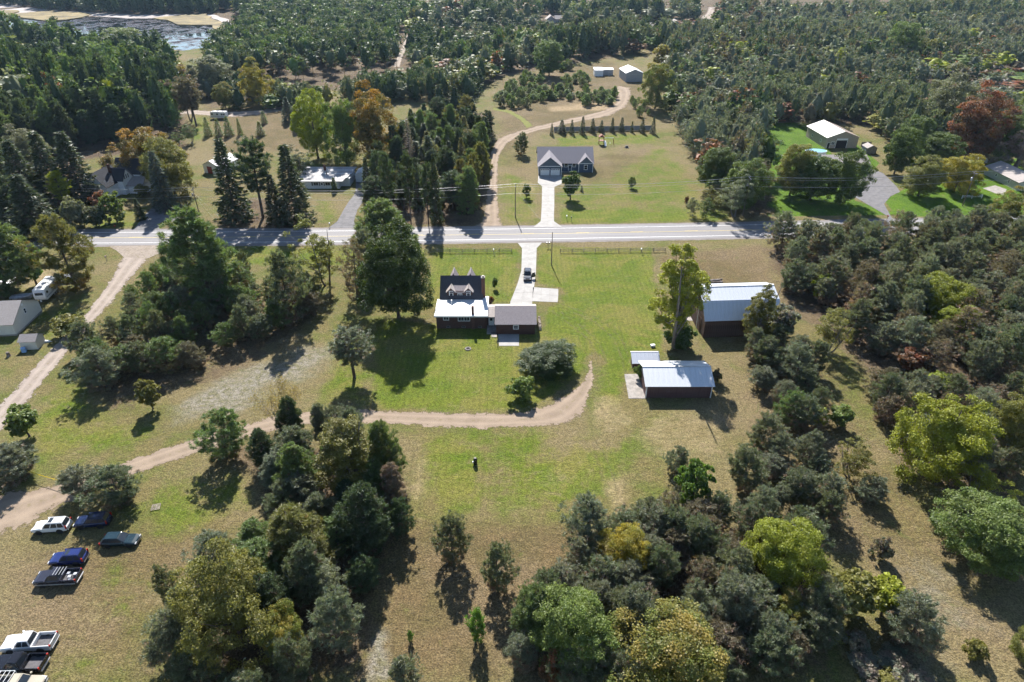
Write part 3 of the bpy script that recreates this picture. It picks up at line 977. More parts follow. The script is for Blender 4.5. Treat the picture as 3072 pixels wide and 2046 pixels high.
def lay_sheets(roof, q, axis, w, mat):
    """ribbed sheets laid side by side on the slope q"""
    a, b, c, d = q
    if axis == 'x': run, up = b - a, d - a
    else: run, up = d - a, b - a
    n = max(1, round(run.length / w))
    nn = run.cross(up).normalized()
    if nn.z < 0: nn = -nn
    wv, r, u = run.length / n, run.normalized(), up.normalized()
    L = up.length
    mb = MB()
    rib = .035
    prof = [(0.012, 0.004), (wv - .012, 0.004), (wv - .012, rib), (wv - .07, rib), (wv - .10, .014), (.5 * wv + .05, .014), (.5 * wv + .02, rib * .8), (.5 * wv - .02, rib * .8), (.5 * wv - .05, .014), (.012, .014)]
    m = len(prof)
    vs = [r * x + nn * z for x, z in prof] + [r * x + nn * z + u * L for x, z in prof]
    fs = [(i, (i + 1) % m, m + (i + 1) % m, m + i) for i in range(m)]
    mb.add(vs, fs)
    me = mb.mesh('roof_sheet', mat)
    for i in range(n):
        link('roof_sheet', me, roof, a + r * wv * i + nn * .002)


def window(root, x, y, z, w, h, face='-y', frame=None, bars=(1, 1), pane_mat=None, name='window', trim=.11):
    """a window centred at x, z on a wall plane; frame proud of the wall, pane behind it, glazing bars"""
    rz = {'-y': 0, '+x': PI / 2, '+y': PI, '-x': -PI / 2}[face]
    f = frame or M['white']
    b = MB()
    b.box(-w / 2 - trim, w / 2 + trim, -.06, .01, h / 2, h / 2 + trim)
    b.box(-w / 2 - trim, w / 2 + trim, -.08, .01, -h / 2 - trim, -h / 2)
    b.box(-w / 2 - trim, -w / 2, -.06, .01, -h / 2, h / 2)
    b.box(w / 2, w / 2 + trim, -.06, .01, -h / 2, h / 2)
    o = b.build(name, f, root, (x, y, z), (0, 0, rz))
    MB().box(-w / 2, w / 2, -.025, -.005, -h / 2, h / 2).build('pane', pane_mat or M['glass'], o)
    for i in range(1, bars[0] + 1):
        xx = -w / 2 + w * i / (bars[0] + 1)
        MB().box(xx - .025, xx + .025, -.045, -.026, -h / 2, h / 2).build('glazing_bar', f, o)
    for i in range(1, bars[1] + 1):
        zz = -h / 2 + h * i / (bars[1] + 1)
        MB().box(-w / 2, w / 2, -.048, -.027, zz - .025, zz + .025).build('glazing_bar', f, o)
    return o


def door(root, x, y, z, w, h, face='-y', mat=None, lite=True, frame=None):
    rz = {'-y': 0, '+x': PI / 2, '+y': PI, '-x': -PI / 2}[face]
    b = MB().box(-w / 2, w / 2, -.04, .01, 0, h)
    o = b.build('door', mat or M['white'], root, (x, y, z), (0, 0, rz))
    fr = MB().box(-w / 2 - .1, -w / 2, -.06, .01, 0, h + .1).box(w / 2, w / 2 + .1, -.06, .01, 0, h + .1).box(-w / 2, w / 2, -.06, .01, h, h + .1)
    fr.build('door_frame', frame or M['white'], o)
    if lite: MB().box(-w * .3, w * .3, -.052, -.042, h * .55, h * .88).build('pane', M['glass'], o)
    MB().box(w * .33, w * .4, -.09, -.04, h * .45, h * .49).build('handle', M['steel'], o)
    return o


# --- brown house with dormers, flat white addition, breezeway and garage
hx0, hx1 = -15.7, -5.3
X0, Y0 = hx0, 116.5
hs = empty('brown_house', (hx0, 116.5, 0), 0, 'brown house with dormer, flat white rear roof, breezeway and attached garage', 'house')
W_, D1 = 10.4, 6.9                                   # rear addition: width, depth
MB().box(0, W_, 0, D1, 0, 3.05).build('wall', M['brown_wall'], hs)
rf = MB().box(-.35, W_ + .3, -.45, D1, 3.05, 3.28).build('flat_roof', M['membrane'], hs)
MB().box(W_ - 1.1, W_ + .3, D1, D1 + 1.3, 3.05, 3.28).build('flat_roof', M['membrane'], hs)
MB().box(-.37, W_ + .32, -.47, -.45, 3.0, 3.30).build('fascia', M['white'], hs)
pipe = MB().tube((2.9, 4.6, 3.28), (2.9, 4.6, 4.15), .07).tube((2.9, 4.6, 4.15), (2.9, 4.6, 4.28), .15).build('vent_pipe', M['white'], hs)
MB().tube((4.9, 5.2, 3.28), (4.9, 5.2, 3.6), .06).build('vent_pipe', M['white'], hs)
MB().box(7.35, 7.85, .05, .65, 3.28, 5.15).build('chimney', M['brick'], hs)
MB().box(7.3, 7.9, -.28, .0, 0, 3.03).build('chimney_base', M['brick'], hs)
window(hs, 2.05, -.01, 2.45, 1.0, .62, bars=(1, 0))
window(hs, 5.15, -.01, 2.35, 1.1, .85, bars=(1, 0))
window(hs, 6.35, -.01, 2.35, 1.1, .85, bars=(1, 0))
for bx in (2.4, 5.6, 9.0):
    window(hs, bx, -.01, .45, .7, .3, bars=(0, 0), frame=M['old_wood'], name='basement_window', trim=.06)
# main block behind: gable ridge along x
mx0, mx1, my0, my1, me_, mr = .45, W_ - 1.25, D1 + .02, D1 + 7.5, 3.5, 6.9
gable_wall(mx0, mx1, my0, my1, me_, mr, 'x').build('wall', M['brown_wall'], hs)
gable_roof(hs, mx0, mx1, my0, my1, me_, mr, 'x', M['shingle_dark'], .3, .14, M['shingle'])
MB().box(mx1 + .0, mx1 + .75, D1 + .6, D1 + 1.5, 0, 7.9).build('chimney', M['brick'], hs)
MB().box(mx1 - .06, mx1 + .81, D1 + .54, D1 + 1.56, 7.9, 8.1).build('chimney_cap', M['concrete_old'], hs)
MB().box(mx1 + .22, mx1 + .53, D1 + .85, D1 + 1.25, 8.1, 8.35).build('chimney_pot', M['black'], hs)
# rear dormer: low centre with two gables
dx0, dx1, dyf = 1.85, 7.1, D1 + .45
dm = MB().box(dx0, dx1, dyf, dyf + 3.0, 3.4, 4.95).build('dormer', M['brown_wall'], hs)
for gx_c in (2.62, 6.33):
    gable_wall(gx_c - .85, gx_c + .85, dyf - .05, dyf + 2.9, 4.9, 5.75, 'y', 4.0).build('dormer_gable', M['brown_wall'], dm)
    gable_roof(dm, gx_c - .85, gx_c + .85, dyf - .05, dyf + 3.0, 4.9, 5.75, 'y', M['shingle_tan'], .25, .1, name='dormer_roof')
    window(dm, gx_c, dyf - .06, 4.42, .62, 1.0, bars=(0, 1), trim=.14)
MB().slab((dx0 + .6, dyf - .3, 4.75), (dx1 - .6, dyf - .3, 4.75), (dx1 - .6, dyf + 3.2, 6.2), (dx0 + .6, dyf + 3.2, 6.2), .1).build('dormer_roof', M['shingle'], dm)
window(dm, (dx0 + dx1) / 2, dyf - .01, 4.1, .8, .5, bars=(2, 1), trim=.1)
# front dormers whose peaks show over the ridge
for gx_c in (2.9, 6.6):
    gable_wall(gx_c - .8, gx_c + .8, D1 + 4.4, D1 + 7.2, 5.6, 7.25, 'y', 4.0).build('front_dormer', M['brown_wall'], hs)
    gable_roof(hs, gx_c - .8, gx_c + .8, D1 + 4.4, D1 + 7.2, 5.6, 7.25, 'y', M['shingle'], .2, .1, name='front_dormer_roof')
# breezeway
bz0, bz1 = W_ + .02, W_ + 2.0
MB().box(bz0, bz1, 1.2, 5.0, 0, 2.35).build('breezeway_wall', M['brown_wall'], hs)
br = MB().slab((bz0 - .02, .3, 2.6), (bz1 + .2, .3, 2.6), (bz1 + .2, 3.4, 3.3), (bz0 - .02, 3.4, 3.3), .12).slab((bz0 - .02, 3.4, 3.3), (bz1 + .2, 3.4, 3.3), (bz1 + .2, 5.6, 2.7), (bz0 - .02, 5.6, 2.7), .12)
br.build('breezeway_roof', M['shingle_tan'], hs)
door(hs, W_ + .95, 1.18, 0.12, .92, 2.05)
# garage
gx0, gx1, gy0, gy1 = W_ + 2.1, W_ + 10.0, -2.3, 5.7
gable_wall(gx0, gx1, gy0, gy1, 2.55, 4.35, 'x').build('garage_wall', M['brown_wall'], hs)
gable_roof(hs, gx0, gx1, gy0, gy1, 2.55, 4.35, 'x', M['shingle'], .35, .14, M['shingle_tan'], 'garage_roof')
window(hs, gx0 + 4.0, gy0 - .01, 1.75, .85, .75, bars=(0, 1), trim=.14)
for k_ in range(2):
    MB().box(gx0 + .7 + 3.5 * k_, gx0 + 3.7 + 3.5 * k_, gy1 + .0, gy1 + .06, 0, 2.15).build('garage_door', M['white'], hs)

# --- maroon shed with metal roof
sx0, sy0 = 23.75, 92.6
sh = empty('metal_roofed_shed', (sx0, sy0, 0), 0, 'maroon pole shed with ribbed metal roof and white corner posts', 'shed')
SW, SD = 11.5, 7.4
gable_wall(0, SW, 0, SD, 2.75, 4.15, 'x').build('wall', M['maroon'], sh)
gable_roof(sh, 0, SW, 0, SD, 2.75, 4.15, 'x', M['metal_roof'], .38, .08, None, 'roof', .92, M['steel'])
for cx_ in (0, SW):
    MB().box(cx_ - .09, cx_ + .09, -.05, .07, 0, 2.7).build('corner_trim', M['white'], sh)
MB().box(-.06, .0, 1.6, 5.6, .0, 2.5).build('sliding_door', M['maroon'], sh)
MB().box(-.09, -.061, 1.5, 5.7, 2.5, 2.62).build('door_rail', M['white'], sh)
lt = empty('lean_to', (sx0 - .9, sy0 + SD + 1.0, 0), 0, 'small ribbed-roof lean-to behind the maroon shed', 'shed')
MB().prism_x([(.9, 0), (2.9, 0), (2.9, 2.0), (.9, 1.05)], 0, 5.0).build('wall', M['barn_wood'], lt)
q = [Vector((-.15, .7, 1.15)), Vector((5.2, .7, 1.15)), Vector((5.2, 3.0, 2.25)), Vector((-.15, 3.0, 2.25))]
r_ = MB().slab(*q, .06).build('roof', M['metal_old'], lt)
lay_sheets(r_, q, 'x', .75, M['metal_old'])
MB().box(-.2, 5.25, 3.0, 3.25, 2.2, 2.32).build('ridge_cap', M['white'], lt)

# --- old gambrel barn
ba = empty('old_barn', (39.0, 112.9, 0), .06, 'old brown gambrel barn with blue-white metal roof', 'barn')
BW, BD = 15.2, 12.6
prof = [(0, 0), (BD, 0), (BD, 4.3), (BD - 2.6, 7.0), (BD / 2, 8.35), (2.6, 7.0), (0, 4.3)]
MB().prism_x(prof, 0, BW).build('wall', M['barn_wood'], ba)
for i, (a_, b_) in enumerate([((-.35, 3.95), (2.6, 7.0)), ((2.6, 7.0), (BD / 2, 8.35)), ((BD / 2, 8.35), (BD - 2.6, 7.0)), ((BD - 2.6, 7.0), (BD + .35, 3.95))]):
    q = [Vector((-.35, a_[0], a_[1] + .1)), Vector((BW + .35, a_[0], a_[1] + .1)), Vector((BW + .35, b_[0], b_[1] + .1)), Vector((-.35, b_[0], b_[1] + .1))]
    r_ = MB().slab(*q, .08).build('roof', M['metal_old'], ba)
    lay_sheets(r_, q, 'x', .84, M['metal_old'])
MB().box(-.36, BW + .36, BD / 2 - .2, BD / 2 + .2, 8.46, 8.53).build('ridge_cap', M['white'], ba)
nb_ = 26
bme = MB().box(-.03, .0, .02, BD / nb_ - .03, 0, 4.2).mesh('board', M['barn_wood'])
for i in range(nb_):
    link('board', bme, ba, (-.004, i * BD / nb_, 0), (0, 0, 0), (1, 1, 1))
bme2 = MB().box(.02, BW / 34 - .03, -.03, .0, 0, 4.15).mesh('board', M['barn_wood'])
for i in range(34):
    link('board', bme2, ba, (i * BW / 34, -.004, 0))
MB().box(-.12, -.05, 2.2, 5.4, 0, 3.3).build('barn_door', M['barn_wood'], ba)
MB().tube((-.4, 3.4, .2), (-.12, 4.6, 5.0), .07).build('loose_board', M['white'], ba)
# low stone ramp wall running back from the barn
pw = empty('ramp_wall', (37.6, 126.2, 0), -.1, 'pale broken concrete wall running back from the old barn', 'wall')
for i, (l, h) in enumerate([(2.4, .9), (2.1, 1.2), (2.3, 1.0), (1.8, .7), (1.5, .5)]):
    MB().box(-.3, .3, i * 2.45, i * 2.45 + l, 0, h).build('block', M['concrete_old'], pw, bevel=.08)

# --- blue ranch house
bh = empty('blue_house', (9.1, 218.1, 0), .0, 'blue ranch house with two front gables, grey roof and white garage doors', 'house')
BWID = 18.8
gable_wall(0, BWID, 4.2, 16.4, 3.0, 6.75, 'x').build('wall', M['blue_siding'], bh)
gable_roof(bh, 0, BWID, 4.2, 16.4, 3.0, 6.75, 'x', M['shingle_grey'], .4, .15)
for (a_, b_, yf, rz_, nm) in ((.0, 7.7, .0, 6.0, 'garage'), (13.9, 18.7, 3.2, 5.3, 'bay')):
    gable_wall(a_, b_, yf, 5.0, 3.0, rz_, 'y').build(nm + '_wall', M['blue_siding'], bh)
    yb = 4.2 + (rz_ - 3.0) / (6.75 - 3.0) * 6.1
    xm = (a_ + b_) / 2
    e_ = 3.0 - .35 * (rz_ - 3.0) / (xm - a_)
    for sgn in (-1, 1):
        xe = a_ - .35 if sgn < 0 else b_ + .35
        P_ = [(xe, yf - .35, e_ + .17), (xm, yf - .35, rz_ + .17), (xm, yb, rz_ + .17), (xe, 3.7, e_ + .17)]
        if sgn > 0: P_ = P_[::-1]
        MB().slab(*P_, .14).build(nm + '_roof', M['shingle_tan'] if False else M['shingle_grey'], bh)
    MB().box(a_ - .05, b_ + .05, yf - .06, yf, 2.95, 3.18).build('frieze', M['white'], bh)
    for cx_ in (a_, b_): MB().box(cx_ - .1, cx_ + .1, yf - .05, yf + .03, 0, 2.95).build('corner_trim', M['white'], bh)
    MB().prism_y([(a_ + .3, 3.2), (xm, rz_ - .25), (b_ - .3, 3.2)], yf - .03, yf - .0).build('gable_panel', paint('slate_blue_shakes', (.12, .15, .19), .8, .15, 6), bh)
for k_ in range(2):
    gd = MB().box(.55 + 3.5 * k_, 3.65 + 3.5 * k_, -.05, -.005, 0, 2.3).build('garage_door', M['white'], bh)
    for j in range(4): MB().box(.65 + 3.5 * k_ + j * .75, 1.25 + 3.5 * k_ + j * .75, -.062, -.051, 1.85, 2.1).build('pane', M['glass'], gd)
for px_ in (.25, 3.85, 7.35):
    MB().box(px_ - .2, px_ + .2, -.16, -.03, 0, .95).build('stone_pier', M['stone'], bh)
window(bh, 16.3, 3.18, 1.75, 1.0, 1.45, bars=(0, 1), trim=.14)
window(bh, 9.6, 4.18, 2.2, 1.1, 1.0, bars=(0, 1), trim=.14)
window(bh, 12.3, 4.18, 2.2, 1.1, 1.0, bars=(0, 1), trim=.14)
MB().box(7.7, 13.9, 4.1, 4.2, 2.8, 3.02).build('frieze', M['white'], bh)
door(bh, 10.95, 4.18, .1, .95, 2.05, mat=M['blue_siding'])
MB().box(8.0, 13.6, 2.8, 4.15, 0, .25).build('porch', M['concrete_old'], bh)

# --- tan pole barn, garden shed, ranch roof, pool
tb = empty('tan_barn', (G(2475, 445)[0], G(2475, 445)[1], 0), .045, 'tan pole barn with cream roof and open black doorway', 'barn')
TW, TD = 12.2, 17.5
gable_wall(0, TW, 0, TD, 4.1, 6.3, 'y').build('wall', M['tan_siding'], tb)
gable_roof(tb, 0, TW, 0, TD, 4.1, 6.3, 'y', paint('cream_metal_roof', (.50, .48, .43), .5, .08, .5), .45, .1, paint('brown_metal_roof', (.30, .235, .19), .5, .1, .5), 'roof', 0)
MB().box(3.9, 8.0, -.03, -.005, 0, 3.0).build('doorway', M['ash'], tb)  # black slab on the wall paints the unlit inside of the open doorway
MB().box(3.8, 8.1, -.10, -.031, 3.0, 3.65).build('roll_door', M['white'], tb)
for a_ in (3.7, 8.0): MB().box(a_, a_ + .12, -.08, -.006, 0, 3.0).build('door_jamb', M['white'], tb)
door(tb, .95, -.01, 0, .95, 2.1, mat=M['black'])
window(tb, 2.6, -.01, 1.9, 1.2, .95, bars=(1, 1), trim=.14)
window(tb, -.01, 4.5, 1.8, 1.0, .8, '-x', trim=.14)
window(tb, -.01, 12, 1.8, 1.0, .8, '-x', trim=.14)
gs = empty('garden_shed', (G(2598, 462)[0], G(2598, 462)[1], 0), .0, 'weathered garden shed right of the tan barn', 'shed')
gable_wall(0, 3.6, 0, 4.2, 2.2, 3.1, 'y').build('wall', M['old_wood'], gs)
gable_roof(gs, 0, 3.6, 0, 4.2, 2.2, 3.1, 'y', M['shingle_tan'], .25, .1)
window(gs, -.01, 1.4, 1.3, .6, .8, '-x'); door(gs, -.01, 3.0, 0, .9, 1.9, '-x')
fp = empty('fence_panel', (G(2582, 440)[0], G(2582, 440)[1], 0), .1, 'short grey board fence behind the tan barn', 'fence')
for i in range(12): MB().box(i * .34, i * .34 + .3, 0, .05, 0, 1.8).build('board', M['old_wood'], fp)
ch = empty('small_house', (G(2574, 512)[0] - 12.0, G(2574, 512)[1], 0), 0, 'low house with mauve-grey roof half hidden by the round maples', 'house')
gable_wall(0, 15.2, 0, 8, 2.6, 4.3, 'x').build('wall', M['white'], ch)
gable_roof(ch, 0, 15.2, 0, 8, 2.6, 4.3, 'x', M['shingle_tan'], .4, .14)
window(ch, 13.6, -.01, 1.5, 1.2, 1.1); door(ch, 11.5, -.01, .1, .95, 2.05)
pl = empty('pool', (G(2446, 462)[0], G(2446, 462)[1], 0), 0, 'above-ground pool under a pale blue cover beside the tan barn', 'pool')
n_ = 28
ov = [(3.9 * math.cos(i * 2 * PI / n_), 2.4 * math.sin(i * 2 * PI / n_)) for i in range(n_)]
MB().poly(ov, 0, 1.2).build('wall', M['white'], pl)
MB().poly([(x * 1.03, y * 1.03) for x, y in ov], 1.2, 1.28).build('rim', M['white'], pl)
MB().poly([(x * .98, y * .98) for x, y in ov], 1.28, 1.33).build('cover', M['pool_blue'], pl)

# --- far sheds behind the meadow
gb = empty('metal_barn', (G(1876, 246)[0], G(1876, 246)[1], 0), .10, 'grey metal barn with bright white roof at the end of the sandy lane', 'barn')
gable_wall(0, 9.6, 0, 15, 4.6, 6.4, 'y').build('wall', M['grey_siding'], gb)
gable_roof(gb, 0, 9.6, 0, 15, 4.6, 6.4, 'y', M['membrane'], .3, .1, M['metal_roof'])
for k_ in range(2): MB().box(1.4 + k_ * 2.6, 3.95 + k_ * 2.6, -.06, -.005, 0, 3.9).build('sliding_door', M['grey_siding'], gb)
MB().box(1.2, 8.4, -.1, -.01, 3.9, 4.05).build('door_rail', M['steel'], gb)
ws = empty('white_roofed_shed', (G(1783, 229)[0], G(1783, 229)[1], 0), 0, 'small white-roofed shed with a lower wing near the metal barn', 'shed')
MB().box(0, 5.0, 0, 6.5, 0, 3.3).build('wall', M['white'], ws)
MB().slab((-.2, -.3, 3.35), (5.2, -.3, 3.35), (5.2, 6.8, 3.9), (-.2, 6.8, 3.9), .1).build('roof', M['membrane'], ws)
MB().box(5.0, 11.0, 2.6, 6.5, 0, 3.0).build('wing_wall', M['grey_siding'], ws)
MB().slab((5.21, 2.3, 3.2), (11.3, 2.3, 3.2), (11.3, 6.7, 3.6), (5.21, 6.7, 3.6), .1).build('wing_roof', M['membrane'], ws)

# --- white farmhouse across the road
fx, fy = G(268, 598)
wf = empty('white_farmhouse', (fx, fy, 0), -.10, 'white farmhouse with steep dark cross gables and a porch', 'house')
gable_wall(0, 7.0, 0, 9, 4.2, 8.1, 'y').build('wall', M['bright_white'], wf)
gable_roof(wf, 0, 7.0, 0, 9, 4.2, 8.1, 'y', M['black_shingle'], .4, .14)
gable_wall(2.0, 9.0, 5.2, 10.4, 4.6, 7.6, 'x').build('side_wall', M['bright_white'], wf)
gable_roof(wf, 2.0, 9.0, 5.2, 10.4, 4.6, 7.6, 'x', M['black_shingle'], .35, .14, M['shingle'], 'side_roof')
gable_wall(3.0, 11.5, 10.6, 17.0, 5.2, 9.0, 'x').build('rear_wall', M['bright_white'], wf)
gable_roof(wf, 3.0, 11.5, 10.6, 17.0, 5.2, 9.0, 'x', M['black_shingle'], .35, .14, M['shingle'], 'rear_roof')
MB().box(-3.6, 0, 3.0, 9.0, 0, 3.2).build('wing_wall', M['bright_white'], wf)
MB().slab((-3.9, 2.7, 3.3), (0, 2.7, 3.3), (0, 9.2, 5.0), (-3.9, 9.2, 5.0), .14).build('wing_roof', M['black_shingle'], wf)
MB().box(4.6, 5.2, 6.2, 6.8, 6.0, 9.2).build('chimney', M['brick'], wf)
MB().box(9.3, 14.2, 6.4, 10.4, 0, 2.4).build('porch', M['bright_white'], wf)
MB().slab((9.0, 6.0, 2.6), (14.6, 6.0, 2.6), (13.4, 10.6, 4.3), (9.0, 10.6, 4.3), .12).build('porch_roof', M['shingle_tan'], wf)
for k_ in range(3):
    MB().box(9.6 + k_ * 2.1, 9.75 + k_ * 2.1, 6.05, 6.2, 0, 2.5).build('porch_post', M['bright_white'], wf)
    window(wf, 9.01, 6.6 + k_ * .95, 5.2, .5, 1.2, '+x', bars=(0, 1), trim=.08)
    window(wf, 11.51, 12.4 + k_ * 1.1, 6.2, .55, 1.3, '+x', bars=(0, 1), trim=.08)
window(wf, 3.1, -.01, 5.4, .6, .6, bars=(0, 0))
window(wf, 4.6, -.01, 1.5, .8, 1.3)
aw = MB().slab((2.3, -1.0, 2.5), (4.0, -1.0, 2.5), (4.0, 0, 3.2), (2.3, 0, 3.2), .1).build('door_hood', M['black_shingle'], wf)
door(wf, 3.1, -.01, .1, .95, 2.05, mat=M['brown_wall'])

# --- white metal shed, ranch house, carport, grey roof behind the maples
x_, y_ = G(640, 518)
wm = empty('white_metal_shed', (x_ - 3, y_, 0), -.35, 'bright white metal shed behind the roadside spruces', 'shed')
gable_wall(0, 6.5, 0, 10, 2.8, 4.4, 'y').build('wall', M['white'], wm)
gable_roof(wm, 0, 6.5, 0, 10, 2.8, 4.4, 'y', M['membrane'], .3, .1)
MB().box(1.6, 3.6, -.05, -.005, 0, 2.4).build('red_door', M['red_paint'], wm)
rx, ry = G(914, 566)
rh = empty('white_ranch_house', (rx - 1.5, ry, 0), .0, 'white ranch house with low banded roof and dark shutters', 'house')
RW = 15.8
MB().box(0, RW - 3.0, 0, 10.5, 0, 2.6).build('wall', M['white'], rh)
MB().box(RW - 3.0, RW, 2.5, 10.5, 0, 2.6).build('wall', M['white'], rh)
for i in range(4):
    y0_, y1_ = -.7 + i * 2.95, -.7 + (i + 1) * 2.95
    z0_, z1_ = 2.68 + i * .27, 2.68 + (i + 1) * .27
    xr = RW + .3 - max(0, 2 - i) * .9
    MB().slab((-.5, y0_, z0_), (xr, y0_, z0_), (xr + .5, y1_, z1_), (-.5, y1_, z1_), .12).build('roof_band', M['metal_roof'] if False else paint('pale_roll_roofing', (.33, .32, .325), .8, .12, .7), rh)
    MB().slab((-.5, y0_ + .02, z0_ + .03), (xr, y0_ + .02, z0_ + .03), (xr, y0_ + .35, z0_ + .06), (-.5, y0_ + .35, z0_ + .06), .025).build('roof_batten', M['membrane'], rh)
MB().box(6.3, 7.0, 7.8, 8.5, 3.4, 5.3).build('chimney', M['brick'], rh)
MB().tube((8.0, 4.6, 3.1), (8.0, 4.6, 4.2), .12).build('vent_pipe', M['black'], rh)
for wx in (5.4, 9.2):
    window(rh, wx, -.01, 1.6, 1.5, .95, bars=(1, 0))
    for s in (-1, 1): MB().box(wx + s * 1.2 - .2, wx + s * 1.2 + .2, -.05, -.005, 1.0, 2.2).build('shutter', M['black'], rh)
door(rh, 7.3, -.01, .1, .95, 2.05)
cp = empty('carport', (G(1068, 546)[0], G(1068, 546)[1], 0), 0, 'pale flat-fronted garage at the end of the ranch drive', 'garage')
gable_wall(0, 3.8, 0, 6.5, 2.4, 3.3, 'y').build('wall', M['white'], cp)
gable_roof(cp, 0, 3.8, 0, 6.5, 2.4, 3.3, 'y', M['membrane'], .25, .1)
MB().box(.4, 3.4, -.05, -.005, 0, 2.1).build('garage_door', M['white'], cp)
x_, y_ = G(1205, 395)
gh = empty('pale_roofed_house', (x_ - 2, y_, 0), -.5, 'pale blue-roofed house glimpsed between the golden maple and conifers', 'house')
gable_wall(0, 7.5, 0, 11, 2.9, 4.8, 'y').build('wall', M['grey_siding'], gh)
gable_roof(gh, 0, 7.5, 0, 11, 2.9, 4.8, 'y', M['metal_roof'], .4, .1)
window(gh, 3.7, -.01, 1.6, 1.1, 1.1)

# --- cream house, shed at the left edge
ax, ay = G(38, 1019)
lh = empty('cream_house', (ax - 16, ay, 0), .1, 'cream house with brown shingle roof at the left edge', 'house')
gable_wall(0, 16, 0, 10.2, 2.75, 5.4, 'x').build('wall', M['cream'], lh)
gable_roof(lh, 0, 16, 0, 10.2, 2.75, 5.4, 'x', M['shingle_tan'], .35, .14)
window(lh, 16.01, 5.1, 3.0, .6, 1.0, '+x', bars=(0, 1), trim=.1)
MB().box(16.0, 16.06, 4.75, 5.3, 4.3, 4.75).build('gable_vent', M['white'], lh)
MB().box(-.02, 16.03, -.03, 10.23, 0, .35).build('foundation', M['concrete_old'], lh)
window(lh, 12.5, -.01, 1.6, 1.1, 1.0, trim=.1)
x_, y_ = G(0, 903)
pr = empty('white_gabled_roof', (x_ - 6, y_ + 1, 0), .2, 'white peaked canopy behind the cream house', 'canopy')
gable_wall(0, 7, 0, 5, 2.2, 3.9, 'y', 1.9).build('canopy', M['white'], pr)
for p_ in ((0.1, .1), (6.9, .1), (.1, 4.9), (6.9, 4.9)): MB().tube((p_[0], p_[1], 0), (p_[0], p_[1], 2.0), .05).build('post', M['white'], pr)
ax, ay = G(66, 1050)
ls = empty('garden_shed', (ax, ay, 0), .08, 'small cream garden shed with brown roof beside the gravel road', 'shed')
gable_wall(0, 3.1, 0, 2.9, 1.85, 2.7, 'x').build('wall', M['cream'], ls)
gable_roof(ls, 0, 3.1, 0, 2.9, 1.85, 2.7, 'x', M['shingle_tan'], .18, .1)

# --- houses far off
x_, y_ = G(1640, 70)
f1 = empty('slate_roofed_house', (x_, y_, 0), .05, 'distant house with pale slate roof above the young pines', 'house')
gable_wall(0, 8, 0, 12, 3.2, 6.2, 'y').build('wall', M['grey_siding'], f1)
gable_roof(f1, 0, 8, 0, 12, 3.2, 6.2, 'y', M['shingle_tan'], .5, .2)
gable_wall(8, 17, 1.5, 11, 3.2, 5.8, 'x').build('wing_wall', M['grey_siding'], f1)
gable_roof(f1, 8, 17, 1.5, 11, 3.2, 5.8, 'x', M['shingle_tan'], .4, .2, name='wing_roof')
window(f1, 4, -.01, 1.7, 1.4, 1.2); window(f1, 11, 1.49, 1.7, 1.4, 1.2)
x_, y_ = G(2010, 97)
f2 = empty('mauve_house', (x_ + 1, y_, 0), .0, 'distant mauve-grey gabled house beside dark round maples', 'house')
gable_wall(0, 8.5, 0, 14, 5.8, 8.6, 'y').build('wall', paint('mauve_siding', (.33, .30, .31), .7, .1, 1), f2)
gable_roof(f2, 0, 8.5, 0, 14, 5.8, 8.6, 'y', M['shingle_tan'], .5, .2)
window(f2, 4.3, -.01, 4.0, 1.1, 1.5)
gable_wall(-13, -5, 4, 14, 4.2, 6.2, 'y').build('wing_wall', M['grey_siding'], f2)
gable_roof(f2, -13, -5, 4, 14, 4.2, 6.2, 'y', M['shingle_tan'], .4, .2, name='wing_roof')
x_, y_ = G(1935, 90)
f3 = empty('grey_garage', (x_ - 3, y_, 0), 0, 'distant pale-roofed garage left of the mauve house', 'garage')
gable_wall(0, 9, 0, 8, 3.6, 5.2, 'x').build('wall', M['grey_siding'], f3)
gable_roof(f3, 0, 9, 0, 8, 3.6, 5.2, 'x', M['shingle_tan'], .4, .2)
x_, y_ = G(3015, 272)
f4 = empty('brown_roofed_house', (x_ - 4, y_, 0), .3, 'brown-roofed house glimpsed in the right wood', 'house')
gable_wall(0, 9, 0, 9, 3.2, 5.6, 'y').build('wall', M['tan_siding'], f4)
gable_roof(f4, 0, 9, 0, 9, 3.2, 5.6, 'y', M['shingle_tan'], .4, .2)
ax, ay = G(3048, 572)
rs = empty('sage_house', (ax, ay, 0), .0, 'sage green long house at the right edge', 'house')
gable_wall(0, 9, 0, 17, 2.7, 4.4, 'y').build('wall', M['sage_siding'], rs)
gable_roof(rs, 0, 9, 0, 17, 2.7, 4.4, 'y', M['shingle_tan'], .4, .14)
for wy in (4.5, 11): window(rs, -.01, wy, 1.6, .7, .9, '-x', bars=(0, 1), trim=.12)
x_, y_ = G(25, 492)
lr = empty('grey_roofed_shed', (x_ - 6, y_, 0), -.3, 'grey-roofed shed at the left edge behind the spruces', 'shed')
gable_wall(0, 9, 0, 6, 2.6, 4.2, 'x').build('wall', M['grey_siding'], lr)
gable_roof(lr, 0, 9, 0, 6, 2.6, 4.2, 'x', M['shingle_tan'], .4, .14)

# ------------------------------------------------------------------ tree kits
def unit(v):
    return v / np.maximum(np.linalg.norm(v, axis=-1, keepdims=True), 1e-9)


def cards(P, N, half, rng, aspect=1.0):
    """square leaf cards at P facing N"""
    n = len(P)
    r = rng.normal(size=(n, 3))
    U = unit(np.cross(N, r))
    W = np.cross(N, U)
    h = half[:, None]
    q = np.stack([P - U * h - W * h * aspect, P + U * h - W * h * aspect * .8, P + U * h * .9 + W * h * aspect, P - U * h * .8 + W * h * aspect * 1.1], 1)
    F = np.arange(n * 4).reshape(n, 4)
    return q.reshape(-1, 3), F


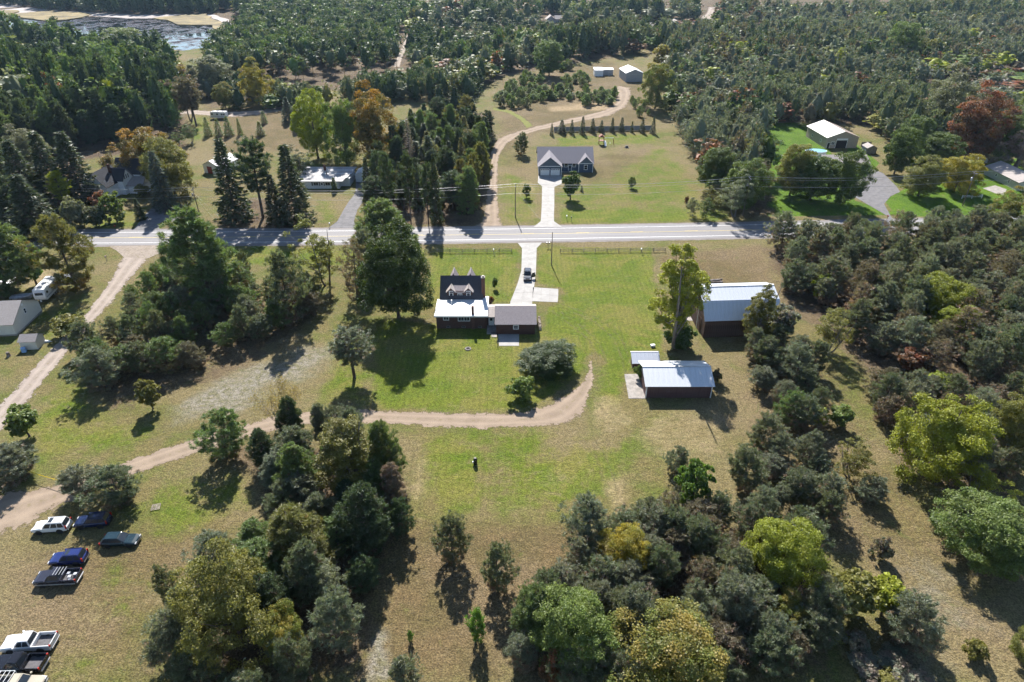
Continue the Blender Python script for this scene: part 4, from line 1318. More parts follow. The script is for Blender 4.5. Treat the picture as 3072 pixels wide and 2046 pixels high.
def blades(P, D, length, width, rng):
    """thin needle triangles starting at P along D"""
    n = len(P)
    r = rng.normal(size=(n, 3))
    S = unit(np.cross(D, r)) * width[:, None] * .5
    q = np.stack([P - S, P + S, P + D * length[:, None]], 1)
    return q.reshape(-1, 3), np.arange(n * 3).reshape(n, 3)


class Wood:
    def __init__(self): self.v, self.f, self.n = [], [], 0
    def limb(self, pts, r0, r1, k=5):
        pts = np.asarray(pts, float)
        m = len(pts)
        rs = np.linspace(r0, r1, m)
        d = unit(np.gradient(pts, axis=0))
        ref = np.array([1., 0, 0]) if abs(d[0][0]) < .8 else np.array([0, 1., 0])
        a = unit(np.cross(d, ref)); b = np.cross(d, a)
        t = np.arange(k) * 2 * PI / k
        ring = pts[:, None] + rs[:, None, None] * (np.cos(t)[None, :, None] * a[:, None] + np.sin(t)[None, :, None] * b[:, None])
        i = np.arange(m * k).reshape(m, k) + self.n
        f = np.stack([i[:-1], np.roll(i[:-1], -1, 1), np.roll(i[1:], -1, 1), i[1:]], -1).reshape(-1, 4)
        self.v.append(ring.reshape(-1, 3)); self.f.append(f); self.n += m * k
    def arrays(self): return np.concatenate(self.v), np.concatenate(self.f)


def rand_unit(rng, n): return unit(rng.normal(size=(n, 3)))


def broadleaf(seed, H=10., R=4., th=2.0, nc=110, nl=70, ls=.17, top=.25, lobes=.16, flatten=.75, limbs=16, fill=.3, gaps=0.0, stems=1, box=2.0):
    rng = np.random.default_rng(seed)
    a, cz = (H - th) / 2, (H + th) / 2
    i = np.arange(nc) + .5
    ph, z = PI * (1 + 5 ** .5) * i, 1 - 2 * i / nc
    d = unit(np.stack([np.sqrt(1 - z * z) * np.cos(ph), np.sqrt(1 - z * z) * np.sin(ph), z], 1) + rng.normal(size=(nc, 3)) * .22)
    lob = np.ones(nc)
    for _ in range(5):
        kdir = rng.normal(size=3) * 2.6
        lob += lobes * .45 * np.cos(d @ kdir + rng.uniform(0, 6))
    rr = np.where(rng.random(nc) < fill, rng.uniform(.25, .7, nc), rng.uniform(.78, 1.0, nc))
    bx = np.where(d[:, 2] < 0, max(box, 3.6) if box > 2 else box, box)
    pn = (np.abs(d) ** bx[:, None]).sum(1) ** (-1 / bx)
    C = d * pn[:, None] * np.array([R, R, a]) * (lob * rr)[:, None] * .86
    zn = C[:, 2] / a
    C[:, :2] *= (1 - top * np.clip(zn, 0, 1) ** 2 - .05 * np.clip(-zn, 0, 1))[:, None]
    C[:, 2] += cz
    if gaps:
        keep = rng.random(nc) > gaps
        C, d, zn = C[keep], d[keep], zn[keep]
    n2 = len(C)
    rc = R * rng.uniform(.17, .30, n2) * (70. / max(nc, 40)) ** .28
    nls = np.full(n2, nl)
    idx = np.repeat(np.arange(n2), nls)
    u = unit(rand_unit(rng, len(idx)) + d[idx] * .55 + np.array([0, 0, .35]))
    P = C[idx] + u * (rc[idx] * rng.uniform(.45, 1.08, len(idx)))[:, None] * np.array([1.15, 1.15, flatten])
    N = unit(u * .5 + np.array([0, 0, .45]) + rand_unit(rng, len(idx)) * .75)
    V, F = cards(P, N, ls * rng.uniform(.55, 1.25, len(idx)), rng)
    val = np.clip(rng.normal(1, .16, len(idx)) * rng.uniform(.85, 1.15, n2)[idx], .5, 1.6)
    mx = np.clip(rng.beta(.7, .9, n2)[idx] * .8 + .25 * zn[idx] + rng.normal(0, .15, len(idx)), 0, 1)
    w = Wood()
    for s in range(stems):
        off = np.array([0, 0, 0]) if stems == 1 else np.append(rng.normal(size=2) * R * .12, 0)
        lean = np.append(rng.normal(size=2) * R * (.06 if stems == 1 else .3), 0)
        tp = np.array([off, off + lean * .3 + [0, 0, th], off * 1.5 + lean * .7 + [0, 0, cz], off * 1.5 + lean + [0, 0, H * .86]])
        tr = .022 * H / stems ** .4
        w.limb(tp, tr * 1.25, tr * .2, 7)
        for j in rng.choice(n2, min(limbs // stems, n2), replace=False):
            t = rng.uniform(.15, .75)
            s0 = tp[1] * (1 - t) + tp[2] * t
            mid = (s0 + C[j]) / 2 + [0, 0, -.04 * H]
            w.limb([s0, mid, C[j]], tr * .42, tr * .08, 4)
    return dict(H=H, R=R, leaf=(V, F, np.repeat(val, 4), np.repeat(mx, 4)), wood=w.arrays())


def pine(seed, H=9., R=2.6, z0=.22, whorl=.55, nb=5, tufts=7, nn=13, nl=.42, nw=.11, up=.5, crown=1.0, brown=.25, taper=.75, dead=.0, limbs=True, skirt=.0):
    """open pine: whorls of rising branches with needle tufts on the outer part"""
    rng = np.random.default_rng(seed)
    w = Wood()
    bend = np.append(rng.normal(size=2) * .05 * H, 0)
    tp = np.array([[0, 0, 0], bend * .3 + [0, 0, H * .35], bend * .8 + [0, 0, H * .7], bend + [0, 0, H * .98]])
    w.limb(tp, .018 * H, .003 * H, 6)
    zs = np.arange(H * z0, H * .99, whorl)
    PT, PD, LV, MV = [], [], [], []
    lop = rng.uniform(0, 6.28)
    for zz in zs:
        t = (zz / H - z0) / (1 - z0)
        prof = min(1.0, (1 - t) ** taper * 1.25 + .10) * (.55 + .45 * min(1, t * 3.2))
        k = nb + rng.integers(-1, 2)
        a0 = rng.uniform(0, 6.28)
        base = np.array([np.interp(zz, tp[:, 2], tp[:, 0]), np.interp(zz, tp[:, 2], tp[:, 1]), zz])
        for b in range(max(2, k)):
            an = a0 + b * 6.283 / k + rng.normal() * .25
            L = R * prof * rng.uniform(.55, 1.2) * (1 + .18 * math.cos(an - lop))
            rise = up * (.35 + .8 * t) + rng.normal() * .12
            o = np.array([math.cos(an), math.sin(an), 0])
            end = base + o * L + np.array([0, 0, rise * L])
            mid = base + o * L * .55 + np.array([0, 0, rise * L * .3])
            if limbs: w.limb([base, mid, end], .006 * H * (1.1 - .7 * t), .0016 * H, 3)
            if rng.random() < dead * (1 - t): continue
            nt = max(2, int(tufts * prof * rng.uniform(.7, 1.25)))
            tt = 1 - rng.random(nt) ** 1.6 * .62
            side = np.cross(o, [0, 0, 1])
            for s in tt:
                p = (base * (1 - s) ** 2 + 2 * mid * s * (1 - s) + end * s * s)
                p = p + side * rng.normal() * L * .24 * (1.15 - s * .5) + np.array([0, 0, rng.uniform(-.02, .12)]) * L
                n = nn + rng.integers(-3, 4)
                dd = unit(rand_unit(rng, n) * .8 + o * .35 + np.array([0, 0, .55]))
                PT.append(np.repeat(p[None], n, 0) + rng.normal(size=(n, 3)) * nl * .28); PD.append(dd)
                LV.append(np.full(n, rng.uniform(.82, 1.18)) * rng.uniform(.8, 1.25, n))
                MV.append(np.full(n, 1.0 if rng.random() < brown * (1.1 - t) * (1.5 - s) or (t < skirt and rng.random() < .7) else rng.uniform(0, .3)))
    P, D, LV, MV = map(np.concatenate, (PT, PD, LV, MV))
    V, F = blades(P, D, nl * rng.uniform(.6, 1.3, len(P)), nw * rng.uniform(.7, 1.4, len(P)), rng)
    return dict(H=H, R=R, leaf=(V, F, np.repeat(LV, 3), np.repeat(MV, 3)), wood=w.arrays())


def spruce(seed, H=10., R=2.4, z0=.05, whorl=.38, nb=7, sp=9, nl=.5, nw=.16, droop=.28, brown=.05, gap=.0):
    rng = np.random.default_rng(seed)
    w = Wood()
    w.limb([[0, 0, 0], [0, 0, H * .5], [0, 0, H * .99]], .016 * H, .002 * H, 6)
    PT, PD, LV, MV = [], [], [], []
    for zz in np.arange(H * z0, H * .99, whorl):
        t = (zz / H - z0) / (1 - z0)
        Lm = R * (1 - t) ** .9 + .12
        k = max(4, int(nb * (1.15 - .5 * t)))
        a0 = rng.uniform(0, 6.28)
        for b in range(k):
            if rng.random() < gap: continue
            an = a0 + b * 6.283 / k + rng.normal() * .18
            L = Lm * rng.uniform(.72, 1.12)
            o = np.array([math.cos(an), math.sin(an), 0])
            side = np.array([-o[1], o[0], 0])
            dz = -droop * L * (1 - t) + .25 * L * t
            base = np.array([0, 0, zz])
            if L > .8: w.limb([base, base + o * L * .6 + [0, 0, dz * .75], base + o * L + [0, 0, dz * .8]], .004 * H, .001 * H, 3)
            n = max(5, int(sp * (.35 + .65 * L / R)))
            s = rng.uniform(.2, 1, n) ** .7
            c = base + o * (L * s)[:, None] + np.array([0, 0, 1]) * (dz * s * (1.3 - .4 * s))[:, None]
            for sg in (-1, 1):
                p = c + rng.normal(size=(n, 3)) * .05
                dd = unit(o * .75 + side * sg * rng.uniform(.3, .95, n)[:, None] + np.array([0, 0, -.12]) + rng.normal(size=(n, 3)) * .22)
                PT.append(p); PD.append(dd)
                LV.append(rng.uniform(.75, 1.25, n) * (0.8 + .3 * s)); MV.append(np.where(rng.random(n) < brown, 1., rng.uniform(0, .35, n)))
    P, D, LV, MV = map(np.concatenate, (PT, PD, LV, MV))
    V, F = blades(P, D, nl * rng.uniform(.7, 1.3, len(P)), nw * rng.uniform(.8, 1.4, len(P)), rng)
    return dict(H=H, R=R, leaf=(V, F, np.repeat(LV, 3), np.repeat(MV, 3)), wood=w.arrays())


def bare_shrub(seed, H=6., R=4.):
    rng = np.random.default_rng(seed)
    w = Wood()
    PT = []
    def grow(p, d, L, r, lev):
        q = p + d * L
        m = (p + q) / 2 + rng.normal(size=3) * L * .05
        w.limb([p, m, q], r, r * .6, 4 if lev < 2 else 3)
        if lev >= 3:
            PT.append(q); PT.append(m); return
        for _ in range(4 if lev else 3):
            nd = unit(d * 1.25 + rng.normal(size=3) * .5 + np.array([0, 0, .18]))
            grow(q if rng.random() < .6 else m, nd, L * rng.uniform(.6, .85), r * .5, lev + 1)
    for i in range(6):
        an = i * 1.05 + rng.normal() * .2
        grow(np.array([math.cos(an), math.sin(an), 0]) * .15, unit(np.array([math.cos(an) * .75, math.sin(an) * .75, 1.0])), H * .33, .06, 0)
    P = np.array(PT)
    P = np.repeat(P, 5, 0) + rng.normal(size=(len(P) * 5, 3)) * .22
    V, F = cards(P, rand_unit(rng, len(P)), .05 * rng.uniform(.6, 1.4, len(P)), rng)
    return dict(H=H, R=R, leaf=(V, F, np.full(len(V), 1.), np.repeat(rng.random(len(P)), 4)), wood=w.arrays())


KIT = {}
def kit(kind, gen, n, **kw):
    KIT[kind] = []
    for s in range(n):
        t = gen(1000 + 37 * len(KIT) + s * 7, **kw)
        V, F, val, mx = t['leaf']
        t['crown'] = mesh_np(kind + '_crown', V, [F], [M['leaf']], {'val': val, 'mixv': mx})
        WV, WF = t['wood']
        bark = M['bark_twig'] if kind in ('bare',) else (M['bark_grey'] if kind in ('poplar', 'open', 'dead') else M['bark'])
        t['trunk'] = mesh_np(kind + '_trunk', WV, [WF], [bark], smooth=True)
        KIT[kind].append(t)


kit('maple', broadleaf, 3, H=12, R=5, th=.5, box=2.5, nc=240, nl=200, ls=.074, top=.3, lobes=.42, gaps=.05)
kit('dome', broadleaf, 2, H=12, R=5, th=.4, box=2.4, nc=260, nl=200, ls=.074, top=.22, lobes=.2, fill=.25)
kit('young', broadleaf, 3, H=6, R=2, th=.7, nc=60, nl=60, ls=.13, top=.45, lobes=.3)
kit('open', broadleaf, 3, H=10, R=3.4, th=.9, nc=120, nl=120, ls=.068, top=.3, lobes=.5, gaps=.22, flatten=.6, stems=2, limbs=30)
kit('poplar', broadleaf, 3, H=16, R=3.3, th=.8, nc=230, nl=140, ls=.07, top=.35, lobes=.24, gaps=.06, stems=2, limbs=36)
kit('bush', broadleaf, 3, H=3, R=1.7, th=.1, nc=60, nl=55, ls=.10, top=.1, lobes=.3, limbs=14)
kit('pine', pine, 5, H=8, R=2.7, z0=.03, whorl=.5, tufts=16, nn=20, nl=.33, nw=.08, up=.6, taper=.70, brown=.07, skirt=.08)
kit('pine_skirt', pine, 4, H=8, R=2.6, z0=.04, whorl=.5, tufts=14, nn=20, nl=.33, nw=.075, up=.5, taper=.62, brown=.15, skirt=.34, dead=.12)
kit('pine_tall', pine, 4, H=15, R=3.0, z0=.36, whorl=.6, tufts=14, nn=18, nl=.42, nw=.12, up=.35, taper=.5, brown=.22)
kit('white_pine', pine, 4, H=14, R=3.6, z0=.06, whorl=.62, nb=6, tufts=20, nn=22, nl=.42, nw=.10, up=.35, taper=.75, brown=.04)
kit('brown_pine', pine, 2, H=9, R=2.6, z0=.05, tufts=8, nn=13, nw=.11, up=.35, brown=.85, taper=.6, dead=.25)
kit('spruce', spruce, 4, H=12, R=3.0, nb=9, sp=13, nl=.6, nw=.22)
kit('small_spruce', spruce, 3, H=5, R=1.2, whorl=.26, nb=8, sp=9, nl=.3, nw=.12)
kit('dead', spruce, 1, H=11, R=2.4, nb=8, sp=3, nl=.35, nw=.05, brown=1., gap=.15)
kit('young_pine', pine, 3, H=3, R=1.1, z0=.05, whorl=.3, tufts=7, nn=12, nl=.28, nw=.09, up=.6, brown=.05)
kit('bare', bare_shrub, 1, H=7, R=4.5)
kit('column', spruce, 1, H=5, R=.7, whorl=.2, nb=7, sp=8, nl=.3, nw=.13, droop=-.6)

TINT = {  # leaf colours (a, b)
    'maple': ((0.094, 0.146, 0.037), (0.135, 0.184, 0.049)), 'maple_light': ((0.144, 0.211, 0.051), (0.194, 0.245, 0.068)), 'lime': ((0.278, 0.312, 0.036), (0.228, 0.262, 0.034)),
    'yellow': ((0.361, 0.286, 0.036), (0.252, 0.244, 0.042)), 'olive': ((0.217, 0.209, 0.054), (0.173, 0.181, 0.051)), 'gold_tip': ((.150, .195, .045), (.300, .235, .055)),
    'orange': ((0.15, 0.15, 0.04), (0.4, 0.225, 0.045)), 'red': ((0.13, 0.085, 0.04), (0.3, 0.11, 0.06)), 'silver': ((0.180, 0.203, 0.118), (0.242, 0.250, 0.172)),
    'maple_dark': ((.050, .085, .020), (.080, .115, .028)),
    'pine': ((0.125, 0.165, 0.092), (0.24, 0.17, 0.13)), 'pine_grey': ((0.165, 0.2, 0.14), (0.26, 0.19, 0.15)), 'pine_green': ((0.125, 0.2, 0.07), (0.22, 0.17, 0.1)), 'pine_olive': ((0.158, 0.166, 0.054), (0.270, 0.190, 0.072)),
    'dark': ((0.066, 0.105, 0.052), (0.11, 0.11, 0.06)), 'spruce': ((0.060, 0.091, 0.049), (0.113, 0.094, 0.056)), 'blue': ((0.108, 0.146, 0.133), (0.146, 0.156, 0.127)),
    'brown': ((0.148, 0.136, 0.090), (0.235, 0.160, 0.122)), 'dead': ((0.216, 0.173, 0.151), (0.245, 0.187, 0.158)), 'bright': ((0.106, 0.198, 0.037), (0.139, 0.224, 0.046)), 'straw': ((0.242, 0.206, 0.097), (0.290, 0.230, 0.109)),
}
NAME = {'maple': 'maple_tree', 'dome': 'maple_tree', 'young': 'broadleaf_tree', 'open': 'broadleaf_tree', 'poplar': 'poplar_tree', 'bush': 'bush', 'pine': 'pine_tree', 'pine_tall': 'pine_tree', 'white_pine': 'white_pine_tree', 'brown_pine': 'pine_tree', 'pine_skirt': 'pine_tree',
        'spruce': 'spruce_tree', 'small_spruce': 'spruce_tree', 'dead': 'dead_spruce_tree', 'young_pine': 'young_pine', 'bare': 'bare_shrub', 'column': 'cypress_shrub'}
RND = random.Random(77)
TREES = []


def plant(kind, x, y, H, R, label, tint, group=None, cat=None, jitter=.12, parts=True, name=None):
    ks = KIT[kind]
    t = ks[RND.randrange(len(ks))]
    n = name or NAME[kind]
    o = empty(n, (x, y, 0), RND.uniform(0, 2 * PI), label, cat or ('shrub' if kind in ('bush', 'bare', 'column') else 'tree'), group)
    s = (R / t['R'], R / t['R'], H / t['H'])
    o.scale = s
    c = link('crown', t['crown'], o)
    a, b = TINT[tint]
    j = RND.uniform(1 - jitter, 1 + jitter)
    h = RND.uniform(1 - jitter * .5, 1 + jitter * .5)
    c['tint_a'] = [a[0] * j * h, a[1] * j, a[2] * j]
    c['tint_b'] = [b[0] * j * h, b[1] * j, b[2] * j]
    link('trunk', t['trunk'], o)
    TREES.append((x, y, R, H))
    return o


def tree(kind, ox, otop, obase, ow, label, tint, group=None, cat=None, dead=None):
    """one tree measured in the survey picture (2354 px wide copy): column, crown top, foot, crown width"""
    if obase > 800 and kind in ('pine', 'white_pine', 'maple', 'dome', 'open', 'poplar', 'brown_pine') or (ox > 1850 and obase > 650):
        obase = otop + .70 * (obase - otop)
    x, y = GO(ox, obase)
    H = max(.5, height_at(y, otop * 1.305))
    R = ow * 1.305 / scale_at(x, y, H * .6) / 2
    return plant(kind, x, y, H, R, label, tint, group, cat)

# ------------------------------------------------------------------ single trees one can point to
one = [
    # round the brown house
    ('dome', 917, 512, 730, 172, 'huge dense dark green maple beside the brown house', 'maple_dark'),
    ('white_pine', 908, 458, 610, 128, 'tall green pine rising behind the huge maple at the roadside', 'pine_green'),
    ('pine', 845, 532, 650, 62, 'slim grey-green pine at the roadside next to the huge maple', 'pine_grey'),
    ('brown_pine', 822, 553, 690, 72, 'brown half-bare pine left of the huge maple', 'brown'),
    ('open', 745, 512, 655, 95, 'airy yellow-green tree between the road and the brown half-bare pine', 'olive'),
    ('pine_tall', 815, 757, 868, 92, 'irregular dark tree standing alone on the left back lawn', 'pine_grey'),
    ('dome', 1258, 795, 876, 128, 'broad dark green apple tree on the lawn inside the track bend', 'maple_dark'),
    ('bush', 1196, 868, 914, 58, 'round green bush beside the dirt track', 'maple_light'),
    ('poplar', 1545, 540, 795, 120, 'tall yellow-green poplar between the lawn and the old barn', 'lime'),
    ('bush', 1562, 745, 800, 70, 'dark leafy shrub at the foot of the tall poplar', 'maple'),
    ('poplar', 1733, 645, 795, 72, 'dark narrow tree in front of the old barn roof', 'olive'),
    ('young', 1788, 700, 790, 62, 'grey-green young tree at the corner of the old barn', 'pine_grey'),
    ('young', 1138, 638, 664, 14, 'clipped little topiary tree on the front lawn', 'maple'),
    ('bush', 1128, 682, 697, 16, 'orange-brown shrub by the chimney of the brown house', 'red'),
    ('bush', 1471, 838, 870, 26, 'leafy bush at the end of the maroon shed', 'maple_light'),
    ('bush', 1645, 850, 878, 22, 'small grey-green bush right of the maroon shed', 'pine'),
    # left lawn
    ('young', 68, 935, 1003, 70, 'pale green small tree on the left lawn by the gravel road', 'maple_light'),
    ('pine', 40, 1030, 1128, 125, 'spreading grey-green pine at the left edge over the dirt track', 'pine_grey'),
    ('pine', 200, 1072, 1150, 90, 'grey-green pine with bare twigs at the yellow tape', 'pine_grey'),
    ('pine', 280, 1080, 1185, 118, 'dense dark pine shading the dark blue car', 'pine'),
    ('bare', 660, 865, 988, 150, 'leafless vase-shaped shrub at the edge of the dirt track', 'straw'),
    # clump by the dirt track
    ('pine', 522, 948, 1095, 112, 'dark pine left of the leafless shrub', 'pine_green'),
    ('pine', 772, 938, 1010, 62, 'small dark pine top poking over the dirt track', 'pine'),
    ('white_pine', 690, 985, 1130, 105, 'dark pine right under the leafless shrub', 'pine'),
    ('poplar', 808, 952, 1215, 150, 'tall olive poplar in the clump beside the back lawn', 'olive'),
    ('white_pine', 895, 965, 1180, 85, 'green pine at the lawn edge of the clump', 'pine_green'),
    ('poplar', 910, 1050, 1230, 62, 'brown-green tree on the right edge of the clump', 'brown'),
    ('pine', 700, 1090, 1190, 95, 'grey-green pine low in the middle of the clump', 'pine_grey'),
    ('pine', 655, 1118, 1215, 80, 'pine beside the olive red pine in the clump', 'pine'),
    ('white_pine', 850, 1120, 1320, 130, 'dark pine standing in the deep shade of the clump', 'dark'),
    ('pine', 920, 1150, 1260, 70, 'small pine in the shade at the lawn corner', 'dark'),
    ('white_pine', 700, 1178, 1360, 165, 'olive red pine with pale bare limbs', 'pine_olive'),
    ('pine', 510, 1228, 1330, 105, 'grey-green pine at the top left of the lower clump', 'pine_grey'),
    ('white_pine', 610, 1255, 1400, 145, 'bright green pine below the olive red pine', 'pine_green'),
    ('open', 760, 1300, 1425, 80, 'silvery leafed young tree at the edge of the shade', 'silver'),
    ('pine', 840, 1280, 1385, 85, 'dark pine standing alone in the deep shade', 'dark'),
    ('maple', 555, 1288, 1545, 215, 'big yellow-olive oak at the lower left', 'olive'),
    ('maple', 660, 1400, 1560, 110, 'orange-tinged oak beside the grey pine at the bottom', 'gold_tip'),
    ('pine', 400, 1308, 1425, 55, 'thin leaning pine left of the yellow-olive oak', 'pine'),
    ('pine', 408, 1415, 1568, 115, 'grey-green pine at the bottom left of the yellow-olive oak', 'pine_grey'),
    ('pine', 470, 1500, 1620, 110, 'pine at the bottom edge under the yellow-olive oak', 'pine'),
    ('pine', 785, 1378, 1535, 118, 'large grey-green pine right of the orange-tinged oak', 'pine_grey'),
    ('pine', 690, 1465, 1600, 100, 'pine at the bottom edge beside the pale path', 'pine'),
    ('pine', 580, 1560, 1680, 120, 'dark pine cut by the bottom edge', 'pine'),
    # dry field
    ('pine', 1040, 1195, 1330, 86, 'left one of two pines standing in the dry field', 'pine'),
    ('pine', 1143, 1258, 1390, 84, 'right one of two pines standing in the dry field', 'pine'),
    ('young_pine', 1100, 1404, 1472, 44, 'bright green young pine in the dry field', 'bright'),
    ('young_pine', 944, 1452, 1474, 15, 'tiny green seedling pine in the dry field', 'bright'),
    ('young_pine', 932, 1520, 1580, 70, 'grey-green bushy young pine at the bottom edge', 'pine_grey'),
    # behind the back lawn
    ('pine', 1552, 1028, 1110, 55, 'grey-green pine behind the bright green sapling', 'pine_grey'),
    ('young', 1588, 1058, 1168, 72, 'bright green sapling at the corner of the back lawn', 'bright'),
    ('pine', 1712, 1035, 1165, 90, 'dense pine beside the bright green sapling', 'pine'),
    ('pine', 1352, 1150, 1295, 115, 'tall grey-green pine at the left end of the lower right thicket', 'pine_grey'),
    ('maple', 1440, 1225, 1350, 112, 'golden yellow maple in the lower right thicket', 'yellow'),
    ('maple', 1780, 1205, 1390, 165, 'large yellow-green ash in the lower right thicket', 'lime'),
    ('maple', 1800, 1370, 1460, 90, 'orange-yellow maple below the yellow-green ash', 'gold_tip'),
    ('dome', 1312, 1370, 1560, 195, 'large bright green maple at the bottom', 'maple_light'),
    ('white_pine', 1228, 1345, 1500, 115, 'fresh green pine left of the bright green maple', 'pine_green'),
    ('maple', 1540, 1455, 1640, 255, 'spreading maple with orange leaf tips at the bottom edge', 'gold_tip'),
    ('pine', 1690, 1330, 1480, 140, 'wide grey pine with bare limbs in the lower right thicket', 'pine_grey'),
    ('pine', 1462, 1370, 1530, 120, 'brown-limbed grey pine right of the bright green maple', 'pine_grey'),
    ('pine', 1580, 1395, 1500, 95, 'round grey-green pine above the orange-tipped maple', 'pine_grey'),
    ('bush', 1270, 1500, 1568, 60, 'rust-brown bush in the shade left of the bright green maple', 'red'),
    # right meadow
    ('dome', 2252, 1172, 1338, 205, 'big round green maple standing alone in the right meadow', 'maple_light'),
    ('maple', 2350, 1440, 1560, 90, 'bronze-green tree at the right edge below the round maple', 'olive'),
    ('young', 1948, 1318, 1450, 100, 'olive feathery young tree left of the lime sapling', 'olive'),
    ('young', 2025, 1330, 1450, 90, 'lime sapling with orange top in the right meadow', 'lime'),
    ('pine', 2092, 1385, 1520, 130, 'wide grey-green pine under the lime sapling', 'pine_grey'),
    ('bush', 2020, 1240, 1300, 42, 'lone grey-green bush in the right meadow', 'pine_grey'),
    ('bush', 2235, 1480, 1520, 50, 'low green bush at the edge of the round maple shadow', 'olive'),
    ('maple', 2140, 910, 1160, 185, 'huge yellow-olive tree on the right below the pine wood', 'lime'),
    ('maple', 2300, 900, 1120, 125, 'olive tree at the right edge behind the huge yellow-olive tree', 'olive'),
    ('open', 2235, 1080, 1190, 90, 'yellow-green tree at the foot of the huge yellow-olive tree', 'lime'),
    ('maple', 2148, 622, 800, 120, 'brightest yellow tree amid the right pine wood', 'lime'),
    ('maple', 2180, 705, 830, 95, 'yellow tree just below the brightest yellow tree', 'lime'),
    ('open', 1895, 715, 850, 85, 'yellowish bush-like tree near the old barn', 'olive'),
    ('young', 1885, 630, 720, 45, 'small lime tree top above the pines by the barn', 'lime'),
    ('young', 2155, 860, 930, 65, 'bright lime round tree above the huge yellow-olive tree', 'lime'),
    ('young', 2090, 800, 890, 70, 'rust-red leafed tree in the right thicket', 'red'),
    ('young', 1925, 930, 1000, 52, 'vine-covered green tree in the meadow corridor', 'maple_light'),
    ('young', 1875, 935, 1000, 40, 'yellow-green bush beside the vine-covered tree', 'lime'),
    ('bush', 1850, 1022, 1038, 26, 'bright yellow little bush in the meadow corridor', 'yellow'),
    ('open', 1955, 1020, 1130, 80, 'leafy tree with yellow vine in the meadow corridor', 'olive'),
    ('pine', 1750, 958, 1065, 90, 'pine beside the meadow corridor right of the back lawn', 'pine'),
    ('pine', 1808, 905, 1010, 75, 'pine in the meadow corridor above the vine-covered tree', 'pine_green'),
    ('pine', 1840, 1085, 1190, 105, 'spreading pine in the meadow corridor below the yellow bush', 'pine'),
    ('pine', 1780, 1000, 1100, 70, 'slim pine between the back lawn and the meadow corridor', 'pine_grey'),
    ('pine', 1760, 775, 880, 75, 'pine between the old barn and the maroon shed', 'pine'),
    ('pine', 1830, 800, 920, 90, 'pine with brown skirts right of the maroon shed', 'pine_grey'),
    ('pine', 1640, 1140, 1240, 80, 'upper pine of the thicket below the sapling', 'pine'),
    ('pine', 1995, 1100, 1170, 70, 'low bush-like pine in the meadow corridor', 'pine_grey'),
    # far side of the road, left
    ('maple', 358, 278, 420, 118, 'maple turning orange at the top above the farmhouse', 'orange'),
    ('maple', 405, 318, 450, 112, 'dull green maple right of the orange-topped maple', 'olive'),
    ('maple', 75, 295, 400, 90, 'grey-green maple behind the left spruces', 'silver'),
    ('spruce', 80, 318, 485, 95, 'dark spruce nearest the left edge, left of three big spruces', 'spruce'),
    ('spruce', 140, 300, 475, 95, 'middle one of three big dark spruces by the farmhouse', 'spruce'),
    ('spruce', 195, 300, 465, 100, 'right one of three big dark spruces by the farmhouse', 'spruce'),
    ('spruce', 90, 400, 540, 120, 'very dark spruce at the left pole', 'spruce'),
    ('open', 265, 340, 410, 60, 'orange-brown small tree behind the farmhouse roof', 'orange'),
    ('pine_tall', 160, 395, 490, 45, 'yellow-green thin tree in front of the dark spruces', 'lime'),
    ('spruce', 385, 345, 480, 62, 'blue-grey narrow spruce beside the farmhouse drive', 'blue'),
    ('spruce', 545, 315, 505, 90, 'dark spruce left of the big roadside spruce', 'spruce'),
    ('pine_tall', 605, 320, 500, 80, 'shaggy dark conifer between two roadside spruces', 'dark'),
    ('spruce', 683, 330, 510, 95, 'big dark roadside spruce in front of the white ranch house', 'spruce'),
    ('spruce', 640, 400, 510, 60, 'lower dark spruce by the white ranch house lawn', 'spruce'),
    ('column', 770, 408, 440, 12, 'clipped column shrub at the ranch house corner', 'maple'),
    ('bush', 185, 455, 520, 60, 'silver-leaved bush in front of the farmhouse', 'silver'),
    ('spruce', 325, 455, 505, 26, 'narrow dark cypress at the farmhouse lawn', 'dark'),
    ('young', 270, 440, 510, 50, 'bright green young tree in the farmhouse garden', 'maple_light'),
    ('bush', 230, 475, 520, 50, 'clipped dark hedge bush in the farmhouse garden', 'dark'),
    ('bush', 235, 440, 480, 40, 'purple-brown bush in the farmhouse garden', 'red'),
    ('bush', 330, 425, 448, 36, 'flowering bush beside the farmhouse porch', 'olive'),
    ('spruce', 238, 425, 470, 26, 'small blue spruce before the farmhouse door', 'blue'),
    ('maple', 732, 210, 365, 100, 'bright lime-yellow maple behind the white ranch house', 'lime'),
    ('maple', 798, 208, 380, 82, 'pale green maple right of the lime-yellow one', 'maple_light'),
    ('maple', 862, 204, 385, 112, 'maple turning gold and orange beside the big conifers', 'orange'),
    ('open', 690, 340, 420, 60, 'dark shrubby tree behind the ranch house chimney', 'dark'),
    ('maple', 595, 143, 240, 68, 'yellow tree beyond the gravel lane', 'yellow'),
    ('maple', 520, 190, 250, 52, 'round gold-green tree beside the gravel lane', 'gold_tip'),
    ('dome', 488, 125, 215, 92, 'grey-green domed maple beyond the gravel lane', 'silver'),
    ('maple', 425, 145, 200, 40, 'yellow-brown small tree before the domed maple', 'yellow'),
    ('dome', 300, 58, 140, 100, 'round green maple standing before the pond', 'maple_light'),
    ('pine_tall', 452, 185, 290, 55, 'thin dark pine at the end of the gravel lane', 'brown'),
    ('open', 440, 165, 280, 70, 'brown-leaved tree at the edge of the left wood', 'brown'),
    ('spruce', 665, 222, 280, 34, 'blue spruce at the top of the dry slope', 'blue'),
    ('spruce', 690, 205, 290, 40, 'second spruce at the top of the dry slope', 'dark'),
    ('dead', 945, 270, 400, 46, 'grey dead spruce beside the conifer block', 'dead'),
    ('dome', 1262, 88, 175, 70, 'dark round maple at the edge of the young pines', 'maple'),
    ('maple', 1505, 130, 250, 72, 'tall maple with gold crown beside the metal barn', 'gold_tip'),
